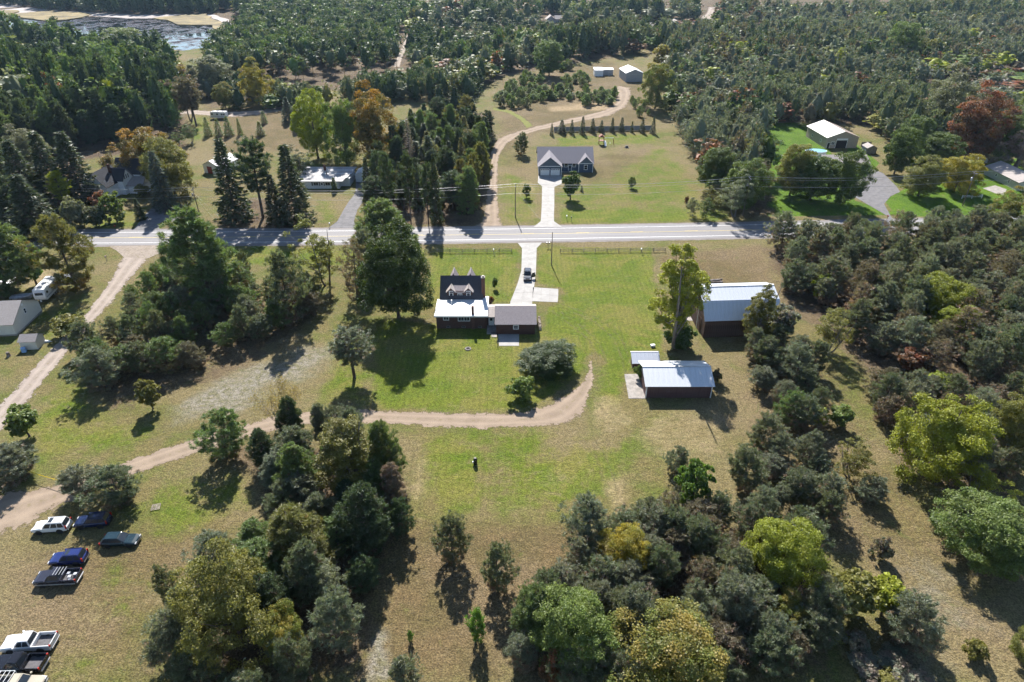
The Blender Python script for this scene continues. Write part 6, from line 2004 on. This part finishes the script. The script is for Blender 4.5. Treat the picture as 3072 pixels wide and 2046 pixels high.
def build_vehicle(root, kind, col, L, W, Hh, door_open=False, two_tone=None, rack=False):
    body = car_paint('car_paint', col)
    hw, hl = W / 2, L / 2
    r = .36 if kind != 'wagon' else .32
    wb = L * .29
    zl = .32 if kind != 'wagon' else .26
    belt = Hh * .60 if kind != 'pickup' else Hh * .61
    hood = belt - (.04 if kind == 'suv' else .06)
    if kind == 'pickup':
        cab0, cab1 = L * .20, -L * .13                # windscreen foot, cab back
        st = [section(hl, zl + .12, hood - .28, hw * .86), section(hl - .12, zl + .02, hood - .12, hw * .96), section(hl - .5, zl, hood - .02, hw), section(cab0, zl, belt, hw), section(cab1, zl, belt, hw)]
        loft(st).build('body', body, root, bevel=.03)
        bz = Hh * .62
        bd = MB().box(-hl + .06, cab1 - .02, -hw, -hw + .10, zl + .02, bz).box(-hl + .06, cab1 - .02, hw - .10, hw, zl + .02, bz)
        bd.box(cab1 - .12, cab1 - .02, -hw + .10, hw - .10, zl + .1, bz)
        bd.build('bed', body, root, bevel=.025)
        MB().box(-hl + .10, cab1 - .13, -hw + .11, hw - .11, zl + .15, zl + .32).build('bed_liner', M['bed_liner'], root)
        tg = MB().box(-hl, -hl + .09, -hw + .11, hw - .11, zl + .25, bz - .01).build('tailgate', body, root, bevel=.02)
        MB().box(-hl - .012, -hl, -.14, .14, bz - .28, bz - .2).build('handle', M['black'], tg)
        g0, g1, g2, g3 = cab0, cab0 - .62, cab1 + .22, cab1 + .04
    else:
        tail = belt
        st = [section(hl, zl + .14, hood - .30, hw * .82), section(hl - .12, zl + .03, hood - .14, hw * .94), section(hl - .55, zl, hood - .02, hw), section(L * .17, zl, belt, hw), section(-hl + .5, zl, tail, hw),
              section(-hl + .12, zl + .03, tail - .03, hw * .96), section(-hl, zl + .14, tail - .14, hw * .88)]
        loft(st).build('body', body, root, bevel=.07)
        g0 = L * .18
        g1 = g0 - (.62 if kind == 'suv' else .75)
        g2, g3 = (-hl + .42, -hl + .14) if kind == 'suv' else (-hl + .7, -hl + .2)
    # greenhouse
    tw, bw = hw * .74, hw * .93
    zr = Hh
    gb_ = [(g0, -bw, belt), (g0, bw, belt), (g3, bw, belt), (g3, -bw, belt)]
    gt = [(g1, -tw, zr - .03), (g1, tw, zr - .03), (g2, tw, zr - .01), (g2, -tw, zr - .01)]
    MB().add(gb_ + gt, [(3, 2, 1, 0), (4, 5, 6, 7), (0, 1, 5, 4), (1, 2, 6, 5), (2, 3, 7, 6), (3, 0, 4, 7)]).build('cabin', body, root, bevel=.13)
    rp = MB().box(g2 + .06, g1 - .06, -tw + .05, tw - .05, zr - .02, zr + .015).build('roof', body, root, bevel=.02)
    if kind == 'suv':
        for s in (-1, 1): MB().tube((g2 + .1, s * (tw - .1), zr + .07), (g1 - .15, s * (tw - .1), zr + .07), .025, n=6).build('roof_rail', M['black'], rp)
        MB().box((g1 + g2) / 2 + .35, g1 - .2, -tw + .25, tw - .25, zr + .016, zr + .022).build('sunroof', M['glass'], rp)

    def pane(q, inset=.1, nm='window'):
        q = [Vector(p) for p in q]
        c = sum(q, Vector()) / 4
        n = (q[1] - q[0]).cross(q[3] - q[0]).normalized()
        if n.dot(Vector((c.x * .2, c.y, c.z - belt + .2))) < 0 and abs(n.z) > .99: n = -n
        qq = [p + (c - p) * inset for p in q]
        MB().add([p + n * .012 for p in qq] + [p - n * .012 for p in qq], [(0, 1, 2, 3), (7, 6, 5, 4), (0, 4, 5, 1), (1, 5, 6, 2), (2, 6, 7, 3), (3, 7, 4, 0)]).build(nm, M['glass'], root)

    B, T = [Vector(p) for p in gb_], [Vector(p) for p in gt]
    pane([B[0], B[1], T[1], T[0]], .12, 'windscreen')
    pane([B[2], B[3], T[3], T[2]], .14, 'rear_window')
    cuts = [0.02, .36, .68, .98] if kind != 'pickup' else [.04, .52, .96]
    for s in (0, 1):
        b0, b1, t0, t1 = (B[1], B[2], T[1], T[2]) if s else (B[0], B[3], T[0], T[3])
        for i in range(len(cuts) - 1):
            u0, u1 = cuts[i], cuts[i + 1]
            q = [b0.lerp(b1, u0), b0.lerp(b1, u1), t0.lerp(t1, u1), t0.lerp(t1, u0)]
            if not s: q = q[::-1]
            pane(q, .13, 'side_window')
    for sx in (-1, 1):
        for sy in (-1, 1):
            wheel(root, sx * wb, sy * (hw - .13), r)
            MB().tube((sx * wb, sy * (hw - .02), r + .02), (sx * wb, sy * (hw + .006), r + .02), r + .09, r + .09, 18).build('wheel_arch', M['black'], root)
    for s in (-1, 1):
        MB().box(hl - .14, hl - .02, s * hw * .72 - .2, s * hw * .72 + .2, hood - .32, hood - .16).build('headlight', M['clear_lamp'], root, bevel=.02)
        MB().box(-hl - .005, -hl + .12, s * (hw - .13) - .09, s * (hw - .13) + .09, belt - .3, belt + (.22 if kind == 'suv' else .02)).build('tail_light', M['red_lamp'], root)
        MB().box(g0 - .25, g0 - .05, s * (hw + .12) - .1, s * (hw + .12) + .1, belt + .02, belt + .2).build('mirror', body, root, bevel=.03)
    low = two_tone or (M['black'] if kind != 'pickup' else M['steel'])
    MB().box(hl - .1, hl + .05, -hw * .86, hw * .86, zl + .02, zl + .24).build('bumper', low, root, bevel=.03)
    MB().box(-hl - .1, -hl + .06, -hw * .86, hw * .86, zl + .02, zl + .22).build('bumper', low, root, bevel=.03)
    MB().box(hl - .02, hl + .015, -hw * .5, hw * .5, hood - .42, hood - .22).build('grille', M['black'], root)
    if two_tone:
        for s in (-1, 1): MB().box(-hl + .1, hl - .2, s * hw - .012, s * hw + .012, zl + .02, zl + .24).build('lower_cladding', two_tone, root)
    if rack:
        rk = MB()
        for s in (-1, 1): rk.tube((-hl + .2, s * (hw - .05), Hh + .1), (g2, s * (hw - .05), Hh + .1), .035, n=6)
        for k_ in range(5):
            x = -hl + .2 + k_ * (g2 + hl - .2) / 4
            rk.tube((x, -hw + .05, Hh + .1), (x, hw - .05, Hh + .1), .03, n=6)
            if k_ in (0, 4):
                for s in (-1, 1): rk.tube((x, s * (hw - .05), Hh * .6), (x, s * (hw - .05), Hh + .1), .03, n=6)
        rk.build('ladder_rack', M['white'], root)
    if door_open:
        dr = MB().box(-1.0, 0, -.04, .04, zl + .1, belt).build('open_door', body, root, (L * .16, hw + .03, 0), (0, 0, -1.1), bevel=.02)
        MB().box(-.9, -.1, -.02, .02, belt + .01, Hh - .15).build('door_glass', M['glass'], dr)
        MB().box(-.92, -.08, -.052, -.041, zl + .2, belt - .1).build('door_lining', M['bed_liner'], dr)
    return root


vehicle('suv', 'white sport utility with dark sunroofs parked nearest the dirt track', 'suv', (.70, .70, .69), (122, 1603), (182, 1599), 'l')
vehicle('suv', 'dark blue sport utility parked in the pine shade', 'suv', (.010, .018, .060), (248, 1588), (302, 1584), 'l', 4.5)
vehicle('station_wagon', 'dark teal station wagon parked half in the pine shade, nose to the right', 'wagon', (.010, .026, .034), (389, 1641), (326, 1643), 'r', 4.8, 1.8, 1.5)
vehicle('suv', 'bright blue sport utility parked in the sun above the two-tone pickup', 'suv', (.016, .026, .115), (173, 1701), (231, 1697), 'l', 4.4)
vehicle('pickup', 'dark pickup with silver lower cladding and loaded bed', 'pickup', (.028, .028, .04), (138, 1760), (199, 1757), 'l', 5.3, 1.95, 1.8, False, 'pickup', M['steel'])
vehicle('pickup', 'white pickup with empty dark bed at the lower left', 'pickup', (.72, .72, .72), (36, 1961), (128, 1955), 'l', 5.7, 1.95, 1.85, False, 'pickup')
vehicle('pickup', 'black pickup parked beside the white pickup', 'pickup', (.012, .012, .015), (2, 2024), (98, 2022), 'l', 5.7, 1.95, 1.85, False, 'pickup')
vehicle('pickup', 'beige pickup with white ladder rack cut by the bottom edge', 'pickup', (.42, .38, .30), (95, 2085), (5, 2087), 'r', 5.3, 1.85, 1.75, False, 'pickup', None, 'cars parked on the dry field', True)
cx_, cy_ = G(1583, 842)
build_vehicle(empty('suv', (cx_, cy_ + 1.6, 0), -PI / 2 - .03, 'charcoal sport utility with its driver door open on the concrete driveway', 'car'), 'suv', (.045, .05, .062), 4.7, 1.9, 1.75, True)
x_, y_ = G(216, 842)
build_vehicle(empty('car', (x_, y_, 0), .2, 'silver car half hidden under the olive pine', 'car'), 'wagon', (.45, .48, .52), 4.5, 1.8, 1.45)
x_, y_ = G(2930, 490)
build_vehicle(empty('utility_truck', (x_, y_, 0), PI + .1, 'white utility truck in the shade by the sage house', 'truck'), 'pickup', (.60, .62, .66), 6.2, 2.1, 2.2)
MB().box(-3.0, -.9, -1.04, 1.04, 1.0, 1.75).build('service_body', M['white'], bpy.data.objects['utility_truck'], bevel=.04)
x_, y_ = G(2873, 656)
build_vehicle(empty('car', (x_, y_, 0), .1, 'grey car on the road behind the right pines', 'car'), 'wagon', (.10, .10, .12), 4.6, 1.8, 1.45)
# load in the two-tone pickup
_pk = [o for o in bpy.data.objects if o.get('label', '').startswith('dark pickup with silver')][0]
for i, (bx, by, s) in enumerate([(-1.6, .2, .22), (-1.2, -.4, .18), (-2.1, -.2, .2), (-1.75, .5, .15)]):
    MB().box(bx - s, bx + s, by - s, by + s, .64, .64 + s * 1.6).build('toolbox', M['tarp_grey'] if i % 2 else M['steel'], _pk, bevel=.03)
for k_ in range(4): MB().box(-.1 - k_ * .38, -.04 - k_ * .38, -.62, .62, 1.82, 1.86).build('roof_bar', M['steel'], _pk)


def camper(loc, rz, label, L=8.0, W=2.45, Hh=2.55):
    r = empty('travel_trailer', (loc[0], loc[1], 0), rz, label, 'trailer')
    z0 = .62
    prof = [(-L / 2, z0 + .2), (-L / 2 + .2, z0), (L / 2 - .3, z0), (L / 2, z0 + .5), (L / 2, z0 + 1.2), (L / 2 - .35, z0 + Hh - .05), (L / 2 - .6, z0 + Hh), (-L / 2 + .15, z0 + Hh), (-L / 2, z0 + Hh - .2)]
    MB().prism_y([(x, z) for x, z in prof][::-1], -W / 2, W / 2).build('body', M['white'], r, bevel=.06)
    MB().box(-L / 2 + .3, L / 2 - .8, -W / 2 + .15, W / 2 - .15, z0 + Hh, z0 + Hh + .04).build('roof', M['membrane'], r)
    for x in (-2.2, .3, 2.3): MB().box(x - .35, x + .35, -.4, .4, z0 + Hh + .04, z0 + Hh + .28).build('roof_vent', M['tarp_grey'], r, bevel=.04)
    MB().box(-1.0, 1.2, W / 2 - .2, W / 2 + .12, z0 + 2.2, z0 + 2.4).build('awning', M['tarp_grey'], r)
    for s in (-1, 1):
        for x in (-2.9, -1.9, .2, 2.6): MB().box(x - .38, x + .38, s * W / 2 - .012, s * W / 2 + .012, z0 + 1.25, z0 + 1.85).build('window', M['glass'], r)
        MB().box(-L / 2 + .2, L / 2 - .3, s * W / 2 - .008, s * W / 2 + .008, z0 + .55, z0 + .75).build('stripe', M['tarp_grey'], r)
        for x in (-.45, .45): wheel(r, x - .3, s * (W / 2 - .15), .34)
    MB().box(L / 2 - .02, L / 2 + .01, -.8, .8, z0 + 1.3, z0 + 1.9).build('front_window', M['glass'], r)
    MB().tube((L / 2 - .2, -.7, .5), (L / 2 + 1.2, 0, .5), .05).tube((L / 2 - .2, .7, .5), (L / 2 + 1.2, 0, .5), .05).build('hitch', M['black'], r)
    MB().lathe([(.02, .55), (.16, .6), (.16, 1.0), (.05, 1.08)], 10, (L / 2 + .45, .15)).build('gas_bottle', M['white'], r)
    return r


a, b = Vector(G(145, 908)), Vector(G(187, 862))
dv = (a - b).normalized()
cn = (a + b) / 2 + Vector((dv.y, -dv.x)) * 1.2
camper(cn, math.atan2(dv.y, dv.x), 'white travel trailer parked under the trees by the gravel road', (a - b).length)
x_, y_ = G(660, 356)
camper((x_, y_), PI * .97, 'small white travel trailer on the lawn by the gravel lane', 7.0)
x_, y_ = G(70, 897)
bt = empty('covered_boat', (x_, y_, 0), .2, 'boat under a grey tarp behind the cream house', 'boat')
loft([[(x, -w, z), (x, 0, z - .35 * (w > .1)), (x, w, z), (x, w * .9, z + .35), (x, 0, z + .55), (x, -w * .9, z + .35)] for x, w, z in ((-2.2, .9, .6), (-1, 1.0, .6), (.6, .95, .65), (1.7, .6, .75), (2.4, .06, .95))]).build('tarp', M['tarp_grey'], bt, smooth=True)
MB().box(-2, 1.8, -.5, .5, .22, .3).build('trailer_frame', M['steel'], bt)
for s in (-1, 1): wheel(bt, -.6, s * .85, .28, .18)
x_, y_ = G(132, 1026)
MBc = empty('overturned_canoe', (x_, y_, 0), .1, 'white overturned canoe beside the small garden shed', 'canoe')
loft([[(x, -w, .0), (x, -w * .8, h * .7), (x, 0, h), (x, w * .8, h * .7), (x, w, .0)] for x, w, h in ((-1.6, .05, .1), (-1, .3, .36), (0, .42, .42), (1, .3, .36), (1.6, .05, .1))]).build('hull', M['white'], MBc, smooth=True)
x_, y_ = G(74, 1056)
pb = empty('plastic_bin', (x_, y_, 0), .3, 'blue plastic bin leaning against the garden shed', 'bin')
MB().box(-.4, .4, -.3, .3, 0, .9).build('body', M['tarp_blue'], pb, bevel=.05)
MB().box(-.44, .44, -.34, .34, .9, 1.0).build('lid', M['tarp_blue'], pb, bevel=.03)
x_, y_ = G(27, 1068)
ts = empty('garden_stump', (x_, y_, 0), 0, 'dark stump on the lawn below the cream house', 'stump')
MB().lathe([(.42, 0), (.34, .2), (.3, .75), (.26, .9), (.05, .92)], 11).build('stump', M['log'], ts)

# ------------------------------------------------------------------ poles and wires
POLES = {}


def pole(key, base, top_py, label, arm=True, transformer=False, lean=0.0, r=.15):
    x, y = G(*base)
    H = height_at(y, top_py)
    root = empty('utility_pole', (x, y, 0), 0, label, 'utility pole')
    MB().tube((0, 0, 0), (lean, 0, H), r, r * .62, 10).build('pole', M['pole_wood'], root)
    if arm:
        MB().box(lean - .06, lean + .06, -1.1, 1.1, H - .55, H - .42).build('crossarm', M['pole_wood'], root)
        for yy in (-1.0, -.45, .45, 1.0): MB().lathe([(.05, H - .42), (.07, H - .34), (.04, H - .22)], 8, (lean, yy)).build('insulator', M['white'], root)
        MB().lathe([(.05, H), (.07, H + .08), (.04, H + .2)], 8, (lean, 0)).build('insulator', M['white'], root)
    if transformer:
        MB().lathe([(.05, H - 2.6), (.26, H - 2.55), (.26, H - 1.75), (.16, H - 1.68), (.05, H - 1.55)], 12, (lean - .42, -.1)).build('transformer', M['steel'], root)
    POLES[key] = (x + lean, y, H)
    return root


pole('a', (118, 622), 557, 'utility pole among the dark spruces at the left', True, True, -.4)
pole('b', (596, 634), 563, 'utility pole beside the farmhouse drive', True, True, 0)
pole('c', (1546, 652), 553, 'slim utility pole left of the blue house drive', True, False)
pole('d', (2228, 647), 531, 'tall utility pole at the edge of the right wood', True, True)
pole('e', (2887, 618), 515, 'tall utility pole on the lush lawn at the right', True, True)
x, y = G(1654, 795)
sp = pole('s', (1654, 795), 697, 'bare service pole beside the concrete driveway of the brown house', False, False, 0, .13)
lp = empty('yard_lamp', (G(1644, 743)[0], G(1644, 743)[1], 0), 0, 'pair of black mailboxes on one post by the concrete driveway', 'mailbox')
MB().tube((0, 0, 0), (0, 0, 1.15), .05).build('post', M['pole_wood'], lp)
MB().box(-.5, .5, -.05, .05, 1.1, 1.2).build('bracket', M['pole_wood'], lp)
for s in (-1, 1):
    MB().prism_y([(s * .33 - .13, 1.2), (s * .33 - .13, 1.4), (s * .33 - .07, 1.5), (s * .33 + .07, 1.5), (s * .33 + .13, 1.4), (s * .33 + .13, 1.2)], -.28, .28).build('mailbox', M['black'], lp)
    MB().box(s * .33 - .1, s * .33 + .1, -.3, .3, 1.51, 1.53).build('flag_plate', M['white'], lp)
lp.name = 'mailbox_pair'


def wire(name, pts, sag, label, r=.022):
    b = MB()
    n = 14
    path = []
    for i in range(len(pts) - 1):
        p, q = Vector(pts[i]), Vector(pts[i + 1])
        for k in range(n):
            t = k / n
            s = sag[i] if isinstance(sag, (list, tuple)) else sag
            path.append(p.lerp(q, t) - Vector((0, 0, 4 * s * t * (1 - t))))
    path.append(Vector(pts[-1]))
    w = Wood()
    w.limb([tuple(p) for p in path], r, r, 4)
    V, F = w.arrays()
    return tag(link(name, mesh_np(name, V, [F], [M['wire']])), label, 'power line', 'overhead wires along the road')


def at(k, dy, dz): return (POLES[k][0], POLES[k][1] + dy, POLES[k][2] + dz)


aL = (POLES['a'][0] - 55, POLES['a'][1] - 2, POLES['a'][2])
eR = (POLES['e'][0] + 60, POLES['e'][1] + 4, POLES['e'][2])
for i, (dy, dz, nm) in enumerate([(0, .2, 'topmost overhead wire along the far roadside'), (-1.0, -.2, 'nearer crossarm wire along the far roadside'), (1.0, -.2, 'farther crossarm wire along the far roadside'), (0.05, -2.6, 'lowest heavy cable along the far roadside')]):
    wire('power_line', [(aL[0], aL[1] + dy, aL[2] + dz)] + [at(k, dy, dz) for k in 'abcde'] + [(eR[0], eR[1] + dy, eR[2] + dz)], [.6, 1.0, 1.6, 1.2, 1.2, .6], nm, .024 if i < 3 else .03)
wire('service_line', [at('c', 0, -1.0), at('s', 0, -.1)], .5, 'service wire crossing the road to the bare service pole', .012)
wire('guy_wire', [at('b', 0, -1.6), (POLES['b'][0] + 12, POLES['b'][1] - 10, 0)], 0, 'upper guy wire slanting from the farmhouse pole', .014)
wire('guy_wire', [at('b', 0, -2.6), (POLES['b'][0] + 9, POLES['b'][1] - 9, 0)], 0, 'lower guy wire slanting from the farmhouse pole', .014)

# ------------------------------------------------------------------ fences


def rail_fence(label, p0, p1, n, group=None):
    a, b = Vector(G(*p0)), Vector(G(*p1))
    root = empty('split_rail_fence', (a.x, a.y, 0), math.atan2((b - a).y, (b - a).x), label, 'fence')
    L = (b - a).length
    st = L / n
    rnd = random.Random(len(label))
    pm = MB().box(-.07, .07, -.06, .06, 0, 1.15).mesh('post', M['old_wood'])
    rm = MB().tube((0, 0, 0), (st, 0, 0), .06, .05, 6).mesh('rail', M['old_wood'])
    for i in range(n + 1): link('post', pm, root, (i * st, 0, 0), (rnd.uniform(-.04, .04), rnd.uniform(-.05, .05), 0))
    for i in range(n):
        for z in (.35, .68, 1.0): link('rail', rm, root, (i * st, rnd.uniform(-.03, .03), z + rnd.uniform(-.03, .03)), (0, rnd.uniform(-.02, .02), 0))
    return root


rail_fence('grey split-rail fence between the huge maple and the driveway', (1275, 759), (1535, 757), 7)
rail_fence('grey split-rail fence right of the driveway along the road', (1681, 758), (1995, 755), 9)
a, b = Vector(G(1662, 396)), Vector(G(1953, 391))
bf = empty('board_fence', (a.x, a.y, 0), math.atan2((b - a).y, (b - a).x), 'grey-blue board fence behind the row of spruces', 'fence')
n_ = 15
st = (b - a).length / n_
pm_ = paint('grey_blue_fence', (.23, .255, .29), .7, .12, 1.5, stretch=(8, 8, .5))
pn = MB()
for j in range(10): pn.box(j * (st - .1) / 10 + .05, (j + 1) * (st - .1) / 10 + .03, -.02, .02 + (.02 if j % 2 else 0), .08, 2.0)
pmesh = pn.mesh('panel', pm_)
qmesh = MB().box(-.06, .06, -.06, .06, 0, 2.1).mesh('post', pm_)
for i in range(n_): link('panel', pmesh, bf, (i * st, 0, 0))
for i in range(n_ + 1): link('post', qmesh, bf, (i * st, 0, 0))
a, b = Vector(G(2885, 596)), Vector(G(2944, 595))
wfn = empty('rail_fence', (a.x, a.y, 0), math.atan2((b - a).y, (b - a).x), 'short pale two-rail fence behind the right utility pole', 'fence')
L = (b - a).length
for i in range(3): MB().box(i * L / 2 - .07, i * L / 2 + .07, -.07, .07, 0, 1.1).build('post', M['white'], wfn)
for z in (.5, .95): MB().box(0, L, -.03, .03, z, z + .14).build('rail', M['white'], wfn)

# ------------------------------------------------------------------ small things
x_, y_ = G(1797, 435)
ps = empty('swing_set', (x_, y_, 0), 0, 'red wooden play tower with slide and swing beam', 'play set')
for sx in (0, 1.8):
    for sy in (0, 1.8): MB().box(sx - .07, sx + .07, sy - .07, sy + .07, 0, 3.0).build('post', M['play_wood'], ps)
MB().box(-.1, 1.9, -.1, 1.9, 1.45, 1.55).build('deck', M['play_wood'], ps)
gable_wall(-.2, 2.0, -.2, 2.0, 3.0, 3.9, 'y', 2.95).build('roof', M['play_wood'], ps)
MB().slab((1.9, -2.3, .25), (2.6, -2.3, .25), (2.6, .4, 1.6), (1.9, .4, 1.6), .08).build('slide', M['white'], ps)
MB().tube((1.9, .9, 2.5), (5.6, .9, 2.5), .09).build('swing_beam', M['white'], ps)
for sy in (-1, 1): MB().tube((5.6, .9, 2.5), (5.8, .9 + sy * 1.2, 0), .07).build('leg', M['play_wood'], ps)
for sx in (3.0, 4.4):
    for d_ in (-.22, .22): MB().tube((sx + d_, .9, 2.45), (sx + d_, .9, .55), .015, n=5).build('chain', M['steel'], ps)
    MB().box(sx - .26, sx + .26, .78, 1.02, .5, .55).build('swing_seat', M['white'], ps)


def fire_ring(px, py, label, r, n=12):
    x, y = G(px, py)
    o = empty('fire_pit', (x, y, 0), 0, label, 'fire pit')
    me = MB().box(-.16, .16, -.12, .12, 0, .16).mesh('ring_stone', M['stone'])
    for i in range(n):
        t = 2 * PI * i / n
        link('stone', me, o, (r * math.cos(t), r * math.sin(t), 0), (0, 0, t + PI / 2 + .1 * math.sin(i * 5)))
    MB().lathe([(r * .82, .004), (r * .8, .06), (.05, .1)], 14).build('ash', M['ash'], o)
    return o


fire_ring(1404, 1047, 'round stone fire pit on the lawn behind the brown house', .5, 9)
fp2 = fire_ring(1880, 443, 'dark fire pit on the blue house lawn', .8)
MB().box(-.55, .55, -.4, .4, .1, .75).build('fire_box', M['black'], fp2, bevel=.05)
x_, y_ = G(1426, 1393)
bb = empty('burn_barrel', (x_, y_, 0), .1, 'black upright barrel burner standing alone on the back lawn', 'burner')
MB().lathe([(.05, 0), (.3, .02), (.31, .5), (.29, .54), (.31, .58), (.31, 1.1), (.26, 1.2), (.05, 1.26)], 16).build('drum', M['black'], bb, smooth=True)
MB().lathe([(.05, 1.26), (.2, 1.27), (.2, 1.33), (.04, 1.36)], 12).build('cap', M['concrete_old'], bb)
for i in range(3): MB().tube((.28 * math.cos(i * 2.1), .28 * math.sin(i * 2.1), 0), (.3 * math.cos(i * 2.1), .3 * math.sin(i * 2.1), .12), .03).build('foot', M['black'], bb)
MB().box(-.42, -.31, -.12, .12, .35, .62).build('side_shelf', M['white'], bb)
MB().box(-.06, .06, -.325, -.305, .95, 1.05).build('door_knob', M['steel'], bb)
# firewood stacks
x_, y_ = G(1621, 990)
wp = empty('firewood_stack', (x_, y_, 0), .02, 'long stack of split firewood beside the brown garage', 'firewood')
fl = [MB().tube((-.22, 0, 0), (.22, 0, 0), .085, .075, 6).mesh('log', M['log_end']), MB().tube((-.22, 0, 0), (.22, 0, 0), .075, .085, 5).mesh('log', M['log'])]
rnd = random.Random(4)
for j in range(4):
    for i in range(26 - j):
        link('log', fl[rnd.randrange(2)], wp, (rnd.uniform(-.07, .07), i * .2 + j * .09, .09 + j * .16), (rnd.uniform(0, 6), rnd.uniform(-.1, .1), rnd.uniform(-.18, .18)))
MB().box(-.2, -.12, -.1, 5.2, 0, .05).box(.12, .2, -.1, 5.2, 0, .05).build('rack', M['pole_wood'], wp)
x_, y_ = G(2145, 848)
lg = empty('log_pile', (x_, y_, 0), .05, 'pile of grey old logs and beams behind the barn', 'log pile')
for j in range(3):
    for i in range(6 - j * 2):
        L = rnd.uniform(2.4, 3.4)
        MB().tube((-L / 2, 0, 0), (L / 2, 0, 0), .17, .14, 8).build('log', M['old_wood'], lg, (rnd.uniform(-.2, .2), (i - (5 - j * 2) / 2) * .36, .17 + j * .28), (0, rnd.uniform(-.04, .04), rnd.uniform(-.12, .12)))
MB().tube((-1.9, .4, .3), (-.9, 1.6, 1.3), .12, .1, 8).build('log', M['old_wood'], lg)
for i in range(3): MB().tube((-1.4, 0, 0), (1.6, 0, 0), .1, .07, 7).build('log', M['old_wood'], lg, (.2 + i * .3, -1.9 - i * .6, .1), (0, 0, rnd.uniform(-.1, .1)))
x_, y_ = G(1958, 1040)
rk = empty('concrete_block', (x_, y_, 0), .2, 'white block lying at the foot of the tall poplar', 'block')
MB().box(-.45, .45, -.3, .3, 0, .5).build('block', M['white'], rk, bevel=.06)
# yellow tape across the track
a, b = G(85, 1428), G(204, 1463)
tp = empty('caution_tape', (a[0], a[1], 0), 0, 'yellow tape stretched across the dirt track between two pines', 'tape')
q0, q1 = Vector((0, 0, 1.15)), Vector((b[0] - a[0], b[1] - a[1], 1.1))
mb = MB()
for i in range(10):
    u, v = i / 10, (i + 1) / 10
    p, q = q0.lerp(q1, u) - Vector((0, 0, .5 * u * (1 - u))), q0.lerp(q1, v) - Vector((0, 0, .5 * v * (1 - v)))
    mb.add([p, q, q + Vector((0, .02, .11)), p + Vector((0, .02, .11)), p + Vector((0, .012, 0)), q + Vector((0, .012, 0)), q + Vector((0, .032, .11)), p + Vector((0, .032, .11))], [(0, 1, 2, 3), (7, 6, 5, 4), (0, 4, 5, 1), (1, 5, 6, 2), (2, 6, 7, 3), (3, 7, 4, 0)])
mb.build('tape', M['tape'], tp)
for q in (q0, q1): MB().tube((q.x, q.y, 0), (q.x, q.y, 1.35), .04).build('stake', M['pole_wood'], tp)
# wooden pallet frame
x_, y_ = G(468, 1522)
pa = empty('pallet', (x_, y_, 0), .25, 'weathered flat pallet lying in the dry grass', 'pallet')
for i in range(5): MB().box(-.6, .6, i * .26 - .6, i * .26 - .48, .1, .13).build('slat', M['old_wood'], pa)
for i in (-.55, 0, .5): MB().box(i, i + .08, -.6, .6, 0, .1).build('runner', M['old_wood'], pa)
# patio gate post and clothes rail
x_, y_ = G(1493, 1030)
hr = empty('handrail', (x_, y_, 0), 0, 'thin dark handrail beside the patio behind the garage', 'handrail')
for yy in (-1.6, 0, 1.6, 3.0): MB().tube((0, yy, 0), (0, yy, .95), .03, n=6).build('post', M['black'], hr)
MB().tube((0, -1.6, .95), (0, 3.0, .95), .03, n=6).build('rail', M['black'], hr)
MB().tube((0, -1.6, .5), (0, 3.0, .5), .02, n=6).build('rail', M['black'], hr)


def mailbox(px, py, label, col):
    x, y = G(px, py)
    o = empty('mailbox', (x, y, 0), 0, label, 'mailbox')
    MB().tube((0, 0, 0), (0, 0, 1.1), .05).build('post', M['pole_wood'], o)
    MB().prism_y([(-.13, 1.1), (-.13, 1.3), (-.07, 1.4), (.07, 1.4), (.13, 1.3), (.13, 1.1)], -.28, .28).build('box', col, o)
    MB().box(.13, .15, -.05, .12, 1.25, 1.4).build('flag', M['red_paint'], o)


mailbox(348, 690, 'red mailbox at the farmhouse roadside', M['red_paint'])
mailbox(990, 682, 'white mailbox at the ranch drive', M['white'])
mailbox(1714, 664, 'dark mailbox at the roadside right of the blue house drive', M['black'])
mailbox(1700, 660, 'pale marker post with box near the blue house drive', M['white'])
mailbox(321, 783, 'weathered mailbox at the gravel road corner', M['old_wood'])
mailbox(521, 752, 'dark mailbox beside the grove at the road junction', M['black'])
mailbox(1481, 762, 'white bird box on a post at the split-rail fence', M['white'])
mailbox(2660, 660, 'dark mailbox at the foot of the wide asphalt driveway', M['red_paint'])
mailbox(1923, 760, 'white bird box on a post at the right split-rail fence', M['white'])

# ------------------------------------------------------------------ the air
hz_m, hz_nt, hz_out = nodes('summer_haze')
hv = hz_nt.nodes.new('ShaderNodeVolumePrincipled')
hv.inputs['Density'].default_value = 0.00005
hv.inputs['Color'].default_value = (0.50, 0.72, 1.0, 1.0)
hv.inputs['Anisotropy'].default_value = 0.15
hz_nt.links.new(hv.outputs[0], hz_out.inputs['Volume'])
hz = MB().box(-1500, 1500, -60, 1300, -1.5, CAM_H + 1.0).build('haze', hz_m)
tag(hz, 'thin blue summer haze over the woods', None, None, 'stuff')
